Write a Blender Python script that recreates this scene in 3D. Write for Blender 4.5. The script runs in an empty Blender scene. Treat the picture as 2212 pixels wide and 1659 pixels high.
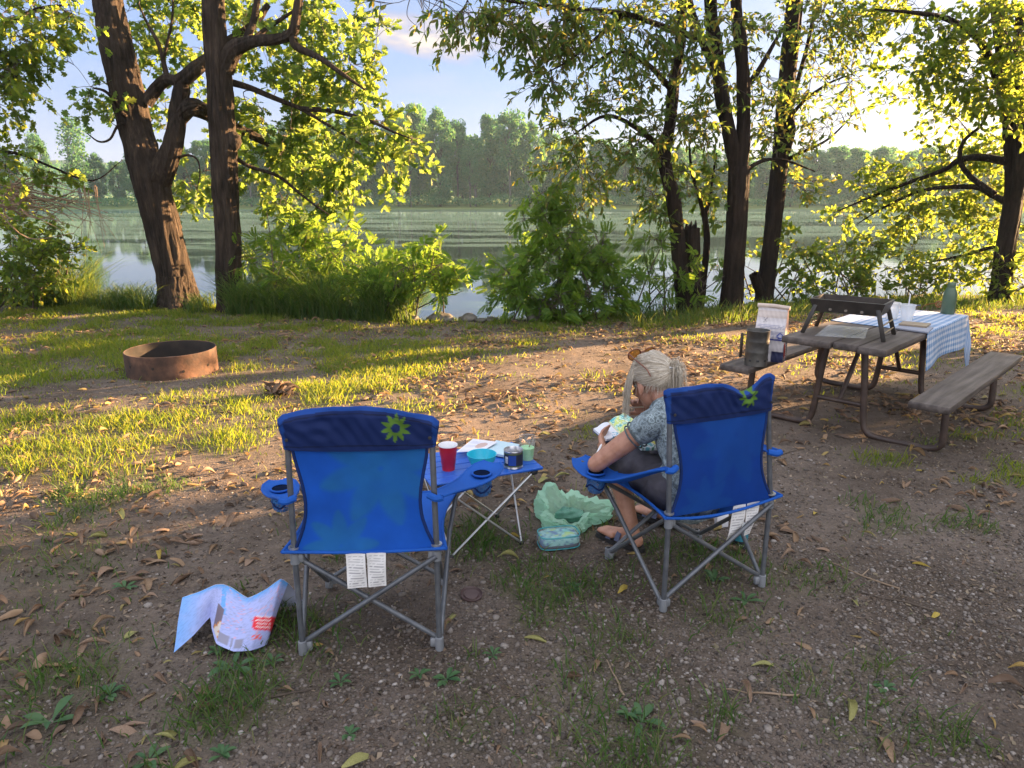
import bpy, math, random
import numpy as np
from mathutils import Vector, Matrix
R = math.radians
rng = np.random.default_rng(7)
random.seed(7)
scene = bpy.context.scene
COL = scene.collection

# ---------------------------------------------------------------- camera maths (survey of the place)
FPX, CX, CY, CAMH, PITCH, SLOPE = 1534.0, 1106.0, 829.5, 1.6, R(15.0), 0.015
_c, _s = math.cos(PITCH), math.sin(PITCH)
def _ray(px, py):
    a = (px-CX)/FPX; b = -(py-CY)/FPX
    return np.array([a, _c+b*_s, -_s+b*_c])
def G(px, py, h=0.0):
    r = _ray(px, py); t = (h-CAMH)/(r[2]+SLOPE*r[1])
    return np.array([0, 0, CAMH])+t*r
def at(px, py, y):
    r = _ray(px, py); return np.array([0, 0, CAMH])+r*(y/r[1])

# ---------------------------------------------------------------- scene graph
def tag(o, label=None, cat=None, group=None, kind=None):
    if label: o['label'] = label
    if cat: o['category'] = cat
    if group: o['group'] = group
    if kind: o['kind'] = kind
    return o
def empty(name, loc=(0, 0, 0), rz=0.0, label=None, cat=None, group=None):
    o = bpy.data.objects.new(name, None); COL.objects.link(o)
    o.empty_display_size = 0.1
    o.location = loc; o.rotation_euler = (0, 0, rz)
    return tag(o, label, cat, group)
def link(name, me, mat=None, parent=None, smooth=True):
    if mat is not None:
        for m in (mat if isinstance(mat, (list, tuple)) else [mat]): me.materials.append(m)
    if smooth and len(me.polygons):
        me.polygons.foreach_set('use_smooth', np.ones(len(me.polygons), dtype=bool))
    o = bpy.data.objects.new(name, me); COL.objects.link(o)
    if parent is not None: o.parent = parent
    return o
def copy_tree(o, parent=None):
    c = o.copy(); COL.objects.link(c)
    if parent is not None: c.parent = parent
    for ch in list(o.children): copy_tree(ch, c)
    return c

def np_mesh(name, V, sizes, idx, mats=None):
    """Mesh from arrays: V (n,3), sizes = verts per face, idx = flat vertex indices."""
    me = bpy.data.meshes.new(name)
    V = np.ascontiguousarray(V, dtype=np.float32)
    me.vertices.add(len(V)); me.vertices.foreach_set('co', V.ravel())
    idx = np.ascontiguousarray(idx, dtype=np.int32); sizes = np.asarray(sizes, dtype=np.int32)
    me.loops.add(len(idx)); me.loops.foreach_set('vertex_index', idx)
    me.polygons.add(len(sizes))
    me.polygons.foreach_set('loop_start', np.concatenate([[0], np.cumsum(sizes)[:-1]]).astype(np.int32))
    if mats is not None: me.polygons.foreach_set('material_index', np.asarray(mats, dtype=np.int32))
    me.update(calc_edges=True); me.validate()
    return me

def frames(path):
    P = np.asarray(path, float); n = len(P)
    T = np.zeros_like(P); T[1:-1] = P[2:]-P[:-2]; T[0] = P[1]-P[0]; T[-1] = P[-1]-P[-2]
    T /= np.maximum(np.linalg.norm(T, axis=1, keepdims=True), 1e-9)
    up = np.array([0, 0, 1.0]) if abs(T[0, 2]) < 0.9 else np.array([1.0, 0, 0])
    A = np.zeros_like(P); a = np.cross(T[0], up); a /= np.linalg.norm(a); A[0] = a
    for i in range(1, n):
        a = a-T[i]*np.dot(a, T[i]); a /= max(np.linalg.norm(a), 1e-9); A[i] = a
    return P, T, A, np.cross(T, A)
def smooth_path(P, sub=4):
    P = np.asarray(P, float)
    if len(P) < 3: return np.array([P[0]+(P[-1]-P[0])*t for t in np.linspace(0, 1, sub+1)])
    Q = np.vstack([2*P[0]-P[1], P, 2*P[-1]-P[-2]]); out = []
    for i in range(1, len(Q)-2):
        p0, p1, p2, p3 = Q[i-1:i+3]
        for t in np.linspace(0, 1, sub, endpoint=False):
            out.append(0.5*((2*p1)+(-p0+p2)*t+(2*p0-5*p1+4*p2-p3)*t*t+(-p0+3*p1-3*p2+p3)*t**3))
    out.append(P[-1]); return np.array(out)
def interp_r(rs, n):
    rs = np.atleast_1d(np.asarray(rs, float))
    return np.interp(np.linspace(0, 1, n), np.linspace(0, 1, len(rs)), rs) if len(rs) > 1 else np.full(n, rs[0])

class MB:
    def __init__(s): s.V = []; s.F = []; s.M = []; s.n = 0
    def add(s, V, F, m=0):
        V = [tuple(map(float, v)) for v in V]
        s.V += V; s.F += [tuple(i+s.n for i in f) for f in F]; s.M += [m]*len(F); s.n += len(V); return s
    def box(s, c, d, rot=None, m=0, bev=0.0):
        hx, hy, hz = d[0]/2, d[1]/2, d[2]/2
        if bev <= 0:
            V = [(x, y, z) for z in (-hz, hz) for y in (-hy, hy) for x in (-hx, hx)]
            F = [(0, 2, 3, 1), (4, 5, 7, 6), (0, 1, 5, 4), (2, 6, 7, 3), (0, 4, 6, 2), (1, 3, 7, 5)]
        else:
            b = min(bev, hx*.9, hy*.9, hz*.9)
            def ring(ix, iy, z):
                o = []
                for (sx, sy) in ((1, 1), (-1, 1), (-1, -1), (1, -1)):
                    cx, cy = sx*(ix-b), sy*(iy-b); a0 = {(1, 1): 0, (-1, 1): 90, (-1, -1): 180, (1, -1): 270}[(sx, sy)]
                    for k in (0, 45, 90):
                        o.append((cx+b*math.cos(R(a0+k)), cy+b*math.sin(R(a0+k)), z))
                return o
            rs = [ring(hx-b*.7, hy-b*.7, -hz), ring(hx, hy, -hz+b), ring(hx, hy, hz-b), ring(hx-b*.7, hy-b*.7, hz)]
            V = sum(rs, []); F = [tuple(range(11, -1, -1)), tuple(range(36, 48))]
            for r in range(3):
                for k in range(12): F.append((r*12+k, r*12+(k+1) % 12, (r+1)*12+(k+1) % 12, (r+1)*12+k))
        V = np.array(V)
        if rot is not None: V = V @ np.array(rot.to_3x3()).T
        return s.add(V+np.array(c), F, m)
    def tube(s, path, r, n=10, cap=True, m=0, jit=0.0, sub=0):
        if sub: path = smooth_path(path, sub)
        P, T, A, B = frames(path); rr = interp_r(r, len(P)); V = []; F = []
        ph = np.linspace(0, 2*np.pi, n, endpoint=False)
        for i in range(len(P)):
            k = rr[i]*(1+(rng.normal(0, jit, n) if jit else 0))
            V += list(P[i]+(np.cos(ph)*k)[:, None]*A[i]+(np.sin(ph)*k)[:, None]*B[i])
        for i in range(len(P)-1):
            for k in range(n):
                F.append((i*n+k, i*n+(k+1) % n, (i+1)*n+(k+1) % n, (i+1)*n+k))
        if cap: F.append(tuple(range(n-1, -1, -1))); F.append(tuple((len(P)-1)*n+k for k in range(n)))
        return s.add(V, F, m)
    def lathe(s, prof, c=(0, 0, 0), n=32, m=0, closed=False, sc=(1, 1)):
        V = []; F = []
        for (r, z) in prof:
            for k in range(n):
                a = 2*math.pi*k/n; V.append((c[0]+r*math.cos(a)*sc[0], c[1]+r*math.sin(a)*sc[1], c[2]+z))
        L = len(prof)
        for i in range(L-1 if not closed else L):
            j = (i+1) % L
            for k in range(n): F.append((i*n+k, i*n+(k+1) % n, j*n+(k+1) % n, j*n+k))
        return s.add(V, F, m)
    def disc(s, c, r, n=24, m=0, sc=(1, 1)):
        V = [(c[0]+r*math.cos(2*math.pi*k/n)*sc[0], c[1]+r*math.sin(2*math.pi*k/n)*sc[1], c[2]) for k in range(n)]
        return s.add(V, [tuple(range(n))], m)
    def grid(s, P, m=0):
        """P: (a,b,3) array of points."""
        a, b = P.shape[:2]
        F = [(i*b+j, i*b+j+1, (i+1)*b+j+1, (i+1)*b+j) for i in range(a-1) for j in range(b-1)]
        return s.add(P.reshape(-1, 3), F, m)
    def sheet(s, P, th, m=0):
        """A grid of points given thickness th: two skins and an edge."""
        a, b = P.shape[:2]; n0 = a*b
        du = np.gradient(P, axis=0); dv = np.gradient(P, axis=1); N = np.cross(du, dv)
        N /= np.maximum(np.linalg.norm(N, axis=2, keepdims=True), 1e-9)
        T = (P+N*th/2).reshape(-1, 3); Bt = (P-N*th/2).reshape(-1, 3)
        q = [(i*b+j, i*b+j+1, (i+1)*b+j+1, (i+1)*b+j) for i in range(a-1) for j in range(b-1)]
        F = list(q)+[tuple(n0+k for k in f[::-1]) for f in q]
        per = [(0, j) for j in range(b)]+[(i, b-1) for i in range(1, a)]+[(a-1, j) for j in range(b-2, -1, -1)]+[(i, 0) for i in range(a-2, 0, -1)]
        per = [i*b+j for i, j in per]
        for k in range(len(per)):
            u, v = per[k], per[(k+1) % len(per)]; F.append((v, u, n0+u, n0+v))
        return s.add(np.vstack([T, Bt]), F, m)
    def mesh(s, name):
        me = bpy.data.meshes.new(name); me.from_pydata(s.V, [], s.F); 
        if any(s.M): me.polygons.foreach_set('material_index', np.array(s.M, dtype=np.int32))
        me.update(); return me
    def build(s, name, mat, parent=None, smooth=True, edge=40):
        me = s.mesh(name); o = link(name, me, mat, parent, smooth)
        if smooth and edge: 
            try: me.set_sharp_from_angle(angle=R(edge))
            except Exception: pass
        return o
def colattr(me, fn):
    n = len(me.vertices); co = np.empty(n*3, dtype=np.float32); me.vertices.foreach_get('co', co); co = co.reshape(-1, 3)
    c = np.ones((n, 4), dtype=np.float32); c[:, :3] = fn(co)
    a = me.color_attributes.new('Col', 'FLOAT_COLOR', 'POINT'); a.data.foreach_set('color', c.ravel())
def vn(x, y, sc, seed=0):
    """value noise 0..1"""
    x = np.asarray(x, float)/sc+seed*17.31; y = np.asarray(y, float)/sc+seed*9.77
    xi = np.floor(x).astype(int); yi = np.floor(y).astype(int); fx = x-xi; fy = y-yi
    fx = fx*fx*(3-2*fx); fy = fy*fy*(3-2*fy)
    def h(a, b):
        v = np.sin(a*127.1+b*311.7+seed*74.7)*43758.5453; return v-np.floor(v)
    return (h(xi, yi)*(1-fx)+h(xi+1, yi)*fx)*(1-fy)+(h(xi, yi+1)*(1-fx)+h(xi+1, yi+1)*fx)*fy
def fbm(x, y, sc, seed=0, o=3):
    return sum(vn(x, y, sc/2**k, seed+k)*0.5**k for k in range(o))/sum(0.5**k for k in range(o))
def sstep(a, b, x):
    t = np.clip((np.asarray(x, float)-a)/(b-a), 0, 1); return t*t*(3-2*t)

# ---------------------------------------------------------------- materials
def newmat(name):
    m = bpy.data.materials.new(name); m.use_nodes = True; nt = m.node_tree
    b = nt.nodes.get('Principled BSDF'); return m, nt, b
def nd(nt, typ, **kw):
    n = nt.nodes.new(typ)
    for k, v in kw.items(): setattr(n, k, v)
    return n
def ramp(nt, fac, stops):
    r = nd(nt, 'ShaderNodeValToRGB'); e = r.color_ramp.elements
    e[0].position, e[0].color = stops[0][0], (*stops[0][1], 1)
    e[1].position, e[1].color = stops[-1][0], (*stops[-1][1], 1)
    for p, c in stops[1:-1]:
        x = e.new(p); x.color = (*c, 1)
    nt.links.new(fac, r.inputs[0]); return r.outputs[0]
def noise(nt, scale, detail=4, coord='Object', stretch=None, rough=0.55):
    tc = nd(nt, 'ShaderNodeTexCoord'); n = nd(nt, 'ShaderNodeTexNoise')
    n.inputs['Scale'].default_value = scale; n.inputs['Detail'].default_value = detail; n.inputs['Roughness'].default_value = rough
    src = tc.outputs[coord]
    if stretch:
        mp = nd(nt, 'ShaderNodeMapping'); mp.inputs['Scale'].default_value = stretch; nt.links.new(src, mp.inputs[0]); src = mp.outputs[0]
    nt.links.new(src, n.inputs['Vector']); return n.outputs['Fac']
def mixc(nt, fac, a, b, mode='MIX'):
    m = nd(nt, 'ShaderNodeMix', data_type='RGBA', blend_type=mode)
    for sck, v in ((m.inputs[0], fac), (m.inputs[6], a), (m.inputs[7], b)):
        if hasattr(v, 'links'): nt.links.new(v, sck)
        elif isinstance(v, (int, float)): sck.default_value = v
        else: sck.default_value = (*v, 1)
    return m.outputs[2]
def bump(nt, b, h, strength=0.3, dist=0.01):
    bp = nd(nt, 'ShaderNodeBump'); bp.inputs['Strength'].default_value = strength; bp.inputs['Distance'].default_value = dist
    nt.links.new(h, bp.inputs['Height']); nt.links.new(bp.outputs[0], b.inputs['Normal'])
def surf(name, stops, scale=8, rough=0.6, bmp=0.0, bscale=None, metal=0.0, detail=5, stretch=None, spec=0.5, attr=False, dist=0.005, sheen=0.0):
    m, nt, b = newmat(name); f = noise(nt, scale, detail, stretch=stretch)
    lo, hi = 0.32, 0.68
    st = [(lo+(hi-lo)*i/(max(len(stops)-1, 1)), c) for i, c in enumerate(stops)] if len(stops) > 1 else [(0, stops[0]), (1, stops[0])]
    c = ramp(nt, f, st)
    if attr:
        a = nd(nt, 'ShaderNodeAttribute', attribute_name='Col'); c = mixc(nt, 1.0, a.outputs['Color'], c, 'MULTIPLY')
    nt.links.new(c, b.inputs['Base Color']); b.inputs['Roughness'].default_value = rough; b.inputs['Metallic'].default_value = metal
    b.inputs['Specular IOR Level'].default_value = spec
    if sheen: b.inputs['Sheen Weight'].default_value = sheen
    if bmp: bump(nt, b, noise(nt, bscale or scale*3, 5, stretch=stretch), bmp, dist)
    return m
def leafmat(name, cols, trans, tmix=0.5, rough=0.55, spec=0.3):
    """leaf: a varied base colour from leaf to leaf, light shining through the blade"""
    m, nt, b = newmat(name)
    g = nd(nt, 'ShaderNodeNewGeometry')
    c = ramp(nt, g.outputs['Random Per Island'], [(i/(len(cols)-1), k) for i, k in enumerate(cols)])
    t = ramp(nt, g.outputs['Random Per Island'], [(i/(len(trans)-1), k) for i, k in enumerate(trans)])
    nt.links.new(c, b.inputs['Base Color']); b.inputs['Roughness'].default_value = rough; b.inputs['Specular IOR Level'].default_value = spec
    tr = nd(nt, 'ShaderNodeBsdfTranslucent'); nt.links.new(t, tr.inputs[0])
    mx = nd(nt, 'ShaderNodeMixShader'); mx.inputs[0].default_value = tmix
    out = nt.nodes['Material Output']
    nt.links.new(b.outputs[0], mx.inputs[1]); nt.links.new(tr.outputs[0], mx.inputs[2]); nt.links.new(mx.outputs[0], out.inputs[0])
    return m
def clothmat(name, base=None, tmix=0.35, rough=0.75, weave=700, attr=False, tcol=None):
    m, nt, b = newmat(name)
    f = noise(nt, 5, 5)
    if attr:
        a = nd(nt, 'ShaderNodeAttribute', attribute_name='Col'); c0 = a.outputs['Color']
        c = mixc(nt, 1.0, c0, ramp(nt, f, [(0.3, (.82, .82, .84)), (0.7, (1, 1, 1))]), 'MULTIPLY')
    else:
        c = ramp(nt, f, [(0.3, tuple(v*.8 for v in base)), (0.7, base)])
    nt.links.new(c, b.inputs['Base Color']); b.inputs['Roughness'].default_value = rough; b.inputs['Specular IOR Level'].default_value = 0.25
    bump(nt, b, noise(nt, 14, 4), 0.35, 0.006)
    if tmix:
        tr = nd(nt, 'ShaderNodeBsdfTranslucent'); nt.links.new(c, tr.inputs[0])
        mx = nd(nt, 'ShaderNodeMixShader'); mx.inputs[0].default_value = tmix
        nt.links.new(b.outputs[0], mx.inputs[1]); nt.links.new(tr.outputs[0], mx.inputs[2]); nt.links.new(mx.outputs[0], nt.nodes['Material Output'].inputs[0])
    return m
def barkmat(name, cols, sc=9, bs=0.9):
    m, nt, b = newmat(name)
    f = noise(nt, sc*1.7, 7, stretch=(1, 1, 0.13), rough=.65); g = noise(nt, 2.3, 4)
    c = ramp(nt, f, [(0.36, cols[0]), (0.52, cols[1]), (0.68, cols[2])])
    c = mixc(nt, 0.35, c, ramp(nt, g, [(0.35, cols[0]), (0.65, cols[2])]))
    nt.links.new(c, b.inputs['Base Color']); b.inputs['Roughness'].default_value = 0.9; b.inputs['Specular IOR Level'].default_value = 0.15
    bump(nt, b, f, 1.0, 0.06); return m

MT = {}
MT['steel'] = surf('grey_tube_paint', [(.085, .092, .105), (.14, .15, .165)], 18, 0.42, metal=0.35, bmp=0.05)
MT['silver'] = surf('bright_tube', [(.42, .43, .45), (.55, .56, .58)], 22, 0.32, metal=0.8)
MT['plastic_grey'] = surf('grey_plastic', [(.14, .15, .165), (.20, .21, .225)], 14, 0.5)
MT['black_plastic'] = surf('black_plastic', [(.015, .015, .017), (.03, .03, .033)], 14, 0.5)
MT['navy'] = clothmat('navy_nylon', (.007, .026, .12), 0.08)
MT['blue_trim'] = clothmat('blue_nylon', (.016, .115, .50), 0.22)
MT['blue_print'] = clothmat('printed_blue_nylon', attr=True, tmix=0.38)
MT['pocket_print'] = clothmat('printed_navy_nylon', attr=True, tmix=0.06)
MT['print'] = surf('printed_paper', [(.86, .86, .88), (1, 1, 1)], 6, 0.6, attr=True, spec=0.3)
MT['white_tag'] = surf('white_tag_cloth', [(.62, .61, .60), (.72, .71, .70)], 30, 0.85, attr=True)
MT['oak_leaf'] = leafmat('oak_leaves', [(.032, .078, .014), (.045, .10, .018), (.065, .125, .024)], [(.20, .33, .04), (.29, .40, .055), (.38, .43, .08)], 0.55)
MT['hick_leaf'] = leafmat('drooping_leaves', [(.042, .095, .018), (.058, .115, .022), (.075, .13, .026), (.10, .135, .028), (.17, .13, .03)], [(.18, .31, .04), (.24, .36, .05), (.31, .40, .065), (.37, .40, .06), (.46, .34, .05)], 0.52)
MT['maple_leaf'] = leafmat('bright_leaves', [(.036, .088, .013), (.052, .105, .016), (.075, .125, .02)], [(.25, .38, .035), (.35, .44, .05), (.44, .46, .07)], 0.58)
MT['locust_leaf'] = leafmat('feathery_leaves', [(.055, .125, .013), (.08, .155, .016), (.115, .18, .02)], [(.20, .37, .035), (.28, .43, .045), (.37, .45, .06)], 0.55)
MT['shaded_grass'] = leafmat('shaded_grass', [(.032, .085, .016), (.050, .11, .02), (.08, .125, .03), (.13, .135, .05)], [(.08, .19, .02), (.12, .22, .03), (.18, .22, .05)], 0.4)  # darker copy of the grass for the foreground, its shade put into the colour
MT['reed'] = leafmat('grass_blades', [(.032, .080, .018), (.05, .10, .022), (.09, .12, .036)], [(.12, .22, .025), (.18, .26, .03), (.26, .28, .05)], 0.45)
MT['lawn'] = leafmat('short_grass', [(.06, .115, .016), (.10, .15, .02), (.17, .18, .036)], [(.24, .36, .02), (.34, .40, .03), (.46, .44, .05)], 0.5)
MT['weed'] = leafmat('weed_leaves', [(.045, .11, .045), (.06, .13, .05), (.08, .15, .06)], [(.10, .19, .05), (.13, .21, .06)], 0.3)
MT['far_leaf'] = leafmat('far_leaves', [(.028, .115, .046), (.045, .145, .054), (.068, .165, .056)], [(.07, .22, .065), (.11, .27, .07), (.18, .29, .075)], 0.45)
MT['bark_oak'] = barkmat('furrowed_bark', [(.010, .008, .006), (.036, .027, .021), (.085, .063, .047)], 13)
MT['bark_dark'] = barkmat('dark_bark', [(.008, .006, .005), (.022, .016, .012), (.045, .032, .024)], 14)
MT['bark_far'] = barkmat('far_bark', [(.035, .035, .03), (.075, .072, .065), (.15, .145, .135)], 2)
MT['twig'] = surf('twig_bark', [(.05, .037, .028), (.10, .075, .055)], 10, 0.9)
MT['dry_twig'] = surf('dry_twig_bark', [(.16, .11, .07), (.30, .22, .15)], 10, 0.9)
SKY_STR, SUN_STR, EXPOSURE = 0.05, 5.0, 3.3
SUN_COL = (1.0, 0.62, 0.31)
KX = 2.05
FILL = (3.9, 3.9, 4.2)
HAZE = 0.00035
SHADE = [(15, -2.6, 9), (16.5, -.4, 10), (15, 1.8, 10), (17, 4.0, 10), (15.5, 6.2, 10), (17, 8.4, 10), (19, -1.5, 10), (19.5, .8, 11), (19, 3.0, 11), (20, 5.2, 11), (18, 10.4, 10), (17.5, -2.4, 10), (16.2, -1.5, 10), (13.8, -1.7, 7), (22, -2.2, 12), (22.5, -.1, 12), (23, 2.0, 12), (22.5, 4.2, 12), (23, 6.4, 12)]
# ---------------------------------------------------------------- camera, sky, sun
cam = bpy.data.cameras.new('camera'); cam.sensor_width = 36; cam.lens = 36*FPX/2212; cam.clip_start = 0.05; cam.clip_end = 6000
cob = bpy.data.objects.new('camera', cam); COL.objects.link(cob); cob.location = (0, 0, CAMH); cob.rotation_euler = (R(90)-PITCH, 0, 0)
scene.camera = cob
SUN_AZ, SUN_EL = R(63), R(11.5)
w = bpy.data.worlds.new('World'); scene.world = w; w.use_nodes = True; nt = w.node_tree
bg = nt.nodes['Background']
sky = nd(nt, 'ShaderNodeTexSky'); sky.sky_type = 'NISHITA'; sky.sun_disc = False
sky.sun_elevation = SUN_EL; sky.sun_rotation = SUN_AZ; sky.air_density = 1.0; sky.dust_density = 2.2; sky.ozone_density = 1.4; sky.altitude = 200
# evening clouds: thin bands low ahead, plus an added, unseen fill brightening overhead and behind
tc = nd(nt, 'ShaderNodeTexCoord'); sep = nd(nt, 'ShaderNodeSeparateXYZ'); nt.links.new(tc.outputs['Generated'], sep.inputs[0])
mp = nd(nt, 'ShaderNodeMapping'); mp.inputs['Scale'].default_value = (1.0, 1.0, 3.2); mp.inputs['Location'].default_value = (0.35, 0.1, 0.4)
nt.links.new(tc.outputs['Generated'], mp.inputs[0])
n1 = nd(nt, 'ShaderNodeTexNoise'); n1.inputs['Scale'].default_value = 3.4; n1.inputs['Detail'].default_value = 7; n1.inputs['Roughness'].default_value = 0.55
nt.links.new(mp.outputs[0], n1.inputs['Vector'])
def mth(op, a, b=None, clamp=False):
    m = nd(nt, 'ShaderNodeMath', operation=op); m.use_clamp = clamp
    for i, v in enumerate((a, b)):
        if v is None: continue
        if hasattr(v, 'links'): nt.links.new(v, m.inputs[i])
        else: m.inputs[i].default_value = v
    return m.outputs[0]
# one small pink-white cloud ahead over the river, made of noise round its own direction
def puff(d, sx, sz, amt):
    v = Vector(d).normalized()
    dx = mth('MULTIPLY', mth('SUBTRACT', sep.outputs[0], v.x), 1/sx); dz = mth('MULTIPLY', mth('SUBTRACT', sep.outputs[2], v.z), 1/sz)
    tilt = mth('ADD', dz, mth('MULTIPLY', dx, 0.55))
    r2 = mth('ADD', mth('MULTIPLY', dx, dx), mth('MULTIPLY', tilt, tilt))
    fall = mth('SUBTRACT', 1.0, r2, True)
    n = nd(nt, 'ShaderNodeTexNoise'); n.inputs['Scale'].default_value = 16; n.inputs['Detail'].default_value = 6
    nt.links.new(mp.outputs[0], n.inputs['Vector'])
    k = mth('MULTIPLY', fall, mth('SUBTRACT', mth('MULTIPLY', n.outputs['Fac'], 2.6), 0.6, True))
    fwd = mth('GREATER_THAN', sep.outputs[1], 0.2)
    return mth('MULTIPLY', mth('MULTIPLY', k, fwd), amt)
p1 = puff(_ray(915, 80), 0.085, 0.026, 2.0)
p2 = puff(_ray(1130, 80), 0.10, 0.03, 1.0)
p3 = puff(_ray(975, 118), 0.03, 0.012, 1.4)
pm = mth('MAXIMUM', mth('MAXIMUM', p1, p2), p3)
def kx(c): return tuple(v*KX for v in c)
grad = ramp(nt, mth('ADD', mth('MULTIPLY', sep.outputs[2], 2.2), 0.06, True), [(0.05, kx((.68, .63, .77))), (0.16, kx((.52, .57, .85))), (0.36, kx((.38, .51, .90))), (0.75, kx((.30, .46, .86)))])
base = mixc(nt, 0.88, sky.outputs[0], grad)
# thin high cloud streaks
mp2 = nd(nt, 'ShaderNodeMapping'); mp2.inputs['Scale'].default_value = (1.2, 1.2, 6.0); nt.links.new(tc.outputs['Generated'], mp2.inputs[0]); nt.links.new(mp2.outputs[0], n1.inputs['Vector'])
st = mth('MULTIPLY', ramp(nt, n1.outputs['Fac'], [(0.50, (0, 0, 0)), (0.75, (1, 1, 1))]), 0.35)
base = mixc(nt, mth('MULTIPLY', st, mth('MULTIPLY', sep.outputs[2], 6.0, True)), base, kx((.80, .74, .80)))
pcol = ramp(nt, pm, [(0.0, kx((.62, .55, .66))), (0.5, kx((.82, .70, .74))), (1.0, kx((1.0, .90, .84)))])
base = mixc(nt, mth('MULTIPLY', pm, 1.1, True), base, pcol)
# glow of the sky round the low sun
dot = nd(nt, 'ShaderNodeVectorMath', operation='DOT_PRODUCT'); nt.links.new(tc.outputs['Generated'], dot.inputs[0]); dot.inputs[1].default_value = (math.sin(SUN_AZ)*math.cos(SUN_EL), math.cos(SUN_AZ)*math.cos(SUN_EL), math.sin(SUN_EL))
dmx = mth('MAXIMUM', dot.outputs['Value'], 0.0)
gl_ = mth('ADD', mth('MULTIPLY', mth('POWER', dmx, 5.0), 0.30), mth('MULTIPLY', mth('POWER', dmx, 18.0), 0.9))
base = mixc(nt, mth('MULTIPLY', gl_, 1.0, True), base, kx((2.6, 2.2, 1.65)))
# fill light added to the unseen sky overhead and behind, broken up by noise
fm = mth('MAXIMUM', mth('MULTIPLY', mth('SUBTRACT', sep.outputs[2], 0.50), 2.6), mth('MULTIPLY', mth('SUBTRACT', mth('MULTIPLY', sep.outputs[1], -1.0), 0.10), 2.0), True)
fm = mth('MULTIPLY', mth('MINIMUM', fm, 1.0), mth('GREATER_THAN', fm, 0.0))
skyc = mixc(nt, mth('MULTIPLY', fm, mth('ADD', 0.55, mth('MULTIPLY', n1.outputs['Fac'], 0.7)), True), base, FILL)
nt.links.new(skyc, bg.inputs['Color']); bg.inputs['Strength'].default_value = SKY_STR
sl = bpy.data.lights.new('sun', 'SUN'); sl.energy = SUN_STR; sl.angle = R(0.55); sl.color = SUN_COL
so = bpy.data.objects.new('sun', sl); COL.objects.link(so)
sd = Vector((math.sin(SUN_AZ)*math.cos(SUN_EL), math.cos(SUN_AZ)*math.cos(SUN_EL), math.sin(SUN_EL)))
so.rotation_euler = sd.to_track_quat('Z', 'Y').to_euler(); so.location = sd*60
scene.view_settings.view_transform = 'Standard'; scene.view_settings.look = 'None'
scene.view_settings.exposure = EXPOSURE; scene.view_settings.gamma = 1
scene.render.engine = 'CYCLES'
cy = scene.cycles; cy.use_denoising = True; cy.max_bounces = 8; cy.diffuse_bounces = 4; cy.glossy_bounces = 4; cy.transmission_bounces = 6; cy.transparent_max_bounces = 8
cy.volume_bounces = 0; cy.sample_clamp_indirect = 8; cy.caustics_reflective = False; cy.caustics_refractive = False
# ---------------------------------------------------------------- ground, river, far bank, hills
WATER = -1.3
_bp = np.array([G(px, py)[:2] for px, py in ((0, 652), (150, 660), (300, 664), (600, 678), (880, 689), (1000, 694), (1100, 692), (1350, 681), (1500, 676), (1650, 655), (1900, 640), (2212, 640))])
def yb(x):
    return np.interp(x, _bp[:, 0], _bp[:, 1])
def gz(x, y):
    """height of the campsite ground"""
    x = np.asarray(x, float); y = np.asarray(y, float)
    rel = (fbm(x, y, 1.7, 3, 3)-0.5)*0.035+(vn(x, y, 0.22, 5)-0.5)*0.012
    return -SLOPE*np.clip(y, -30, 14)+rel*np.exp(-((x/40)**2))-0.006
def terr(x, y):
    z = gz(x, y); e = yb(x)+(vn(x, y*0, 0.9, 8)-0.5)*0.5
    k = sstep(0.0, 1.9, y-e-0.15); z = z*(1-k)+(-2.1)*k
    far = sstep(139.5, 143, y+6*(fbm(x, y*0, 40, 2)-.5)); z = z*(1-far)+(-0.75+0.5*fbm(x, y, 60, 4)+np.clip((y-150)/400, 0, .6))*far
    return z
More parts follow.
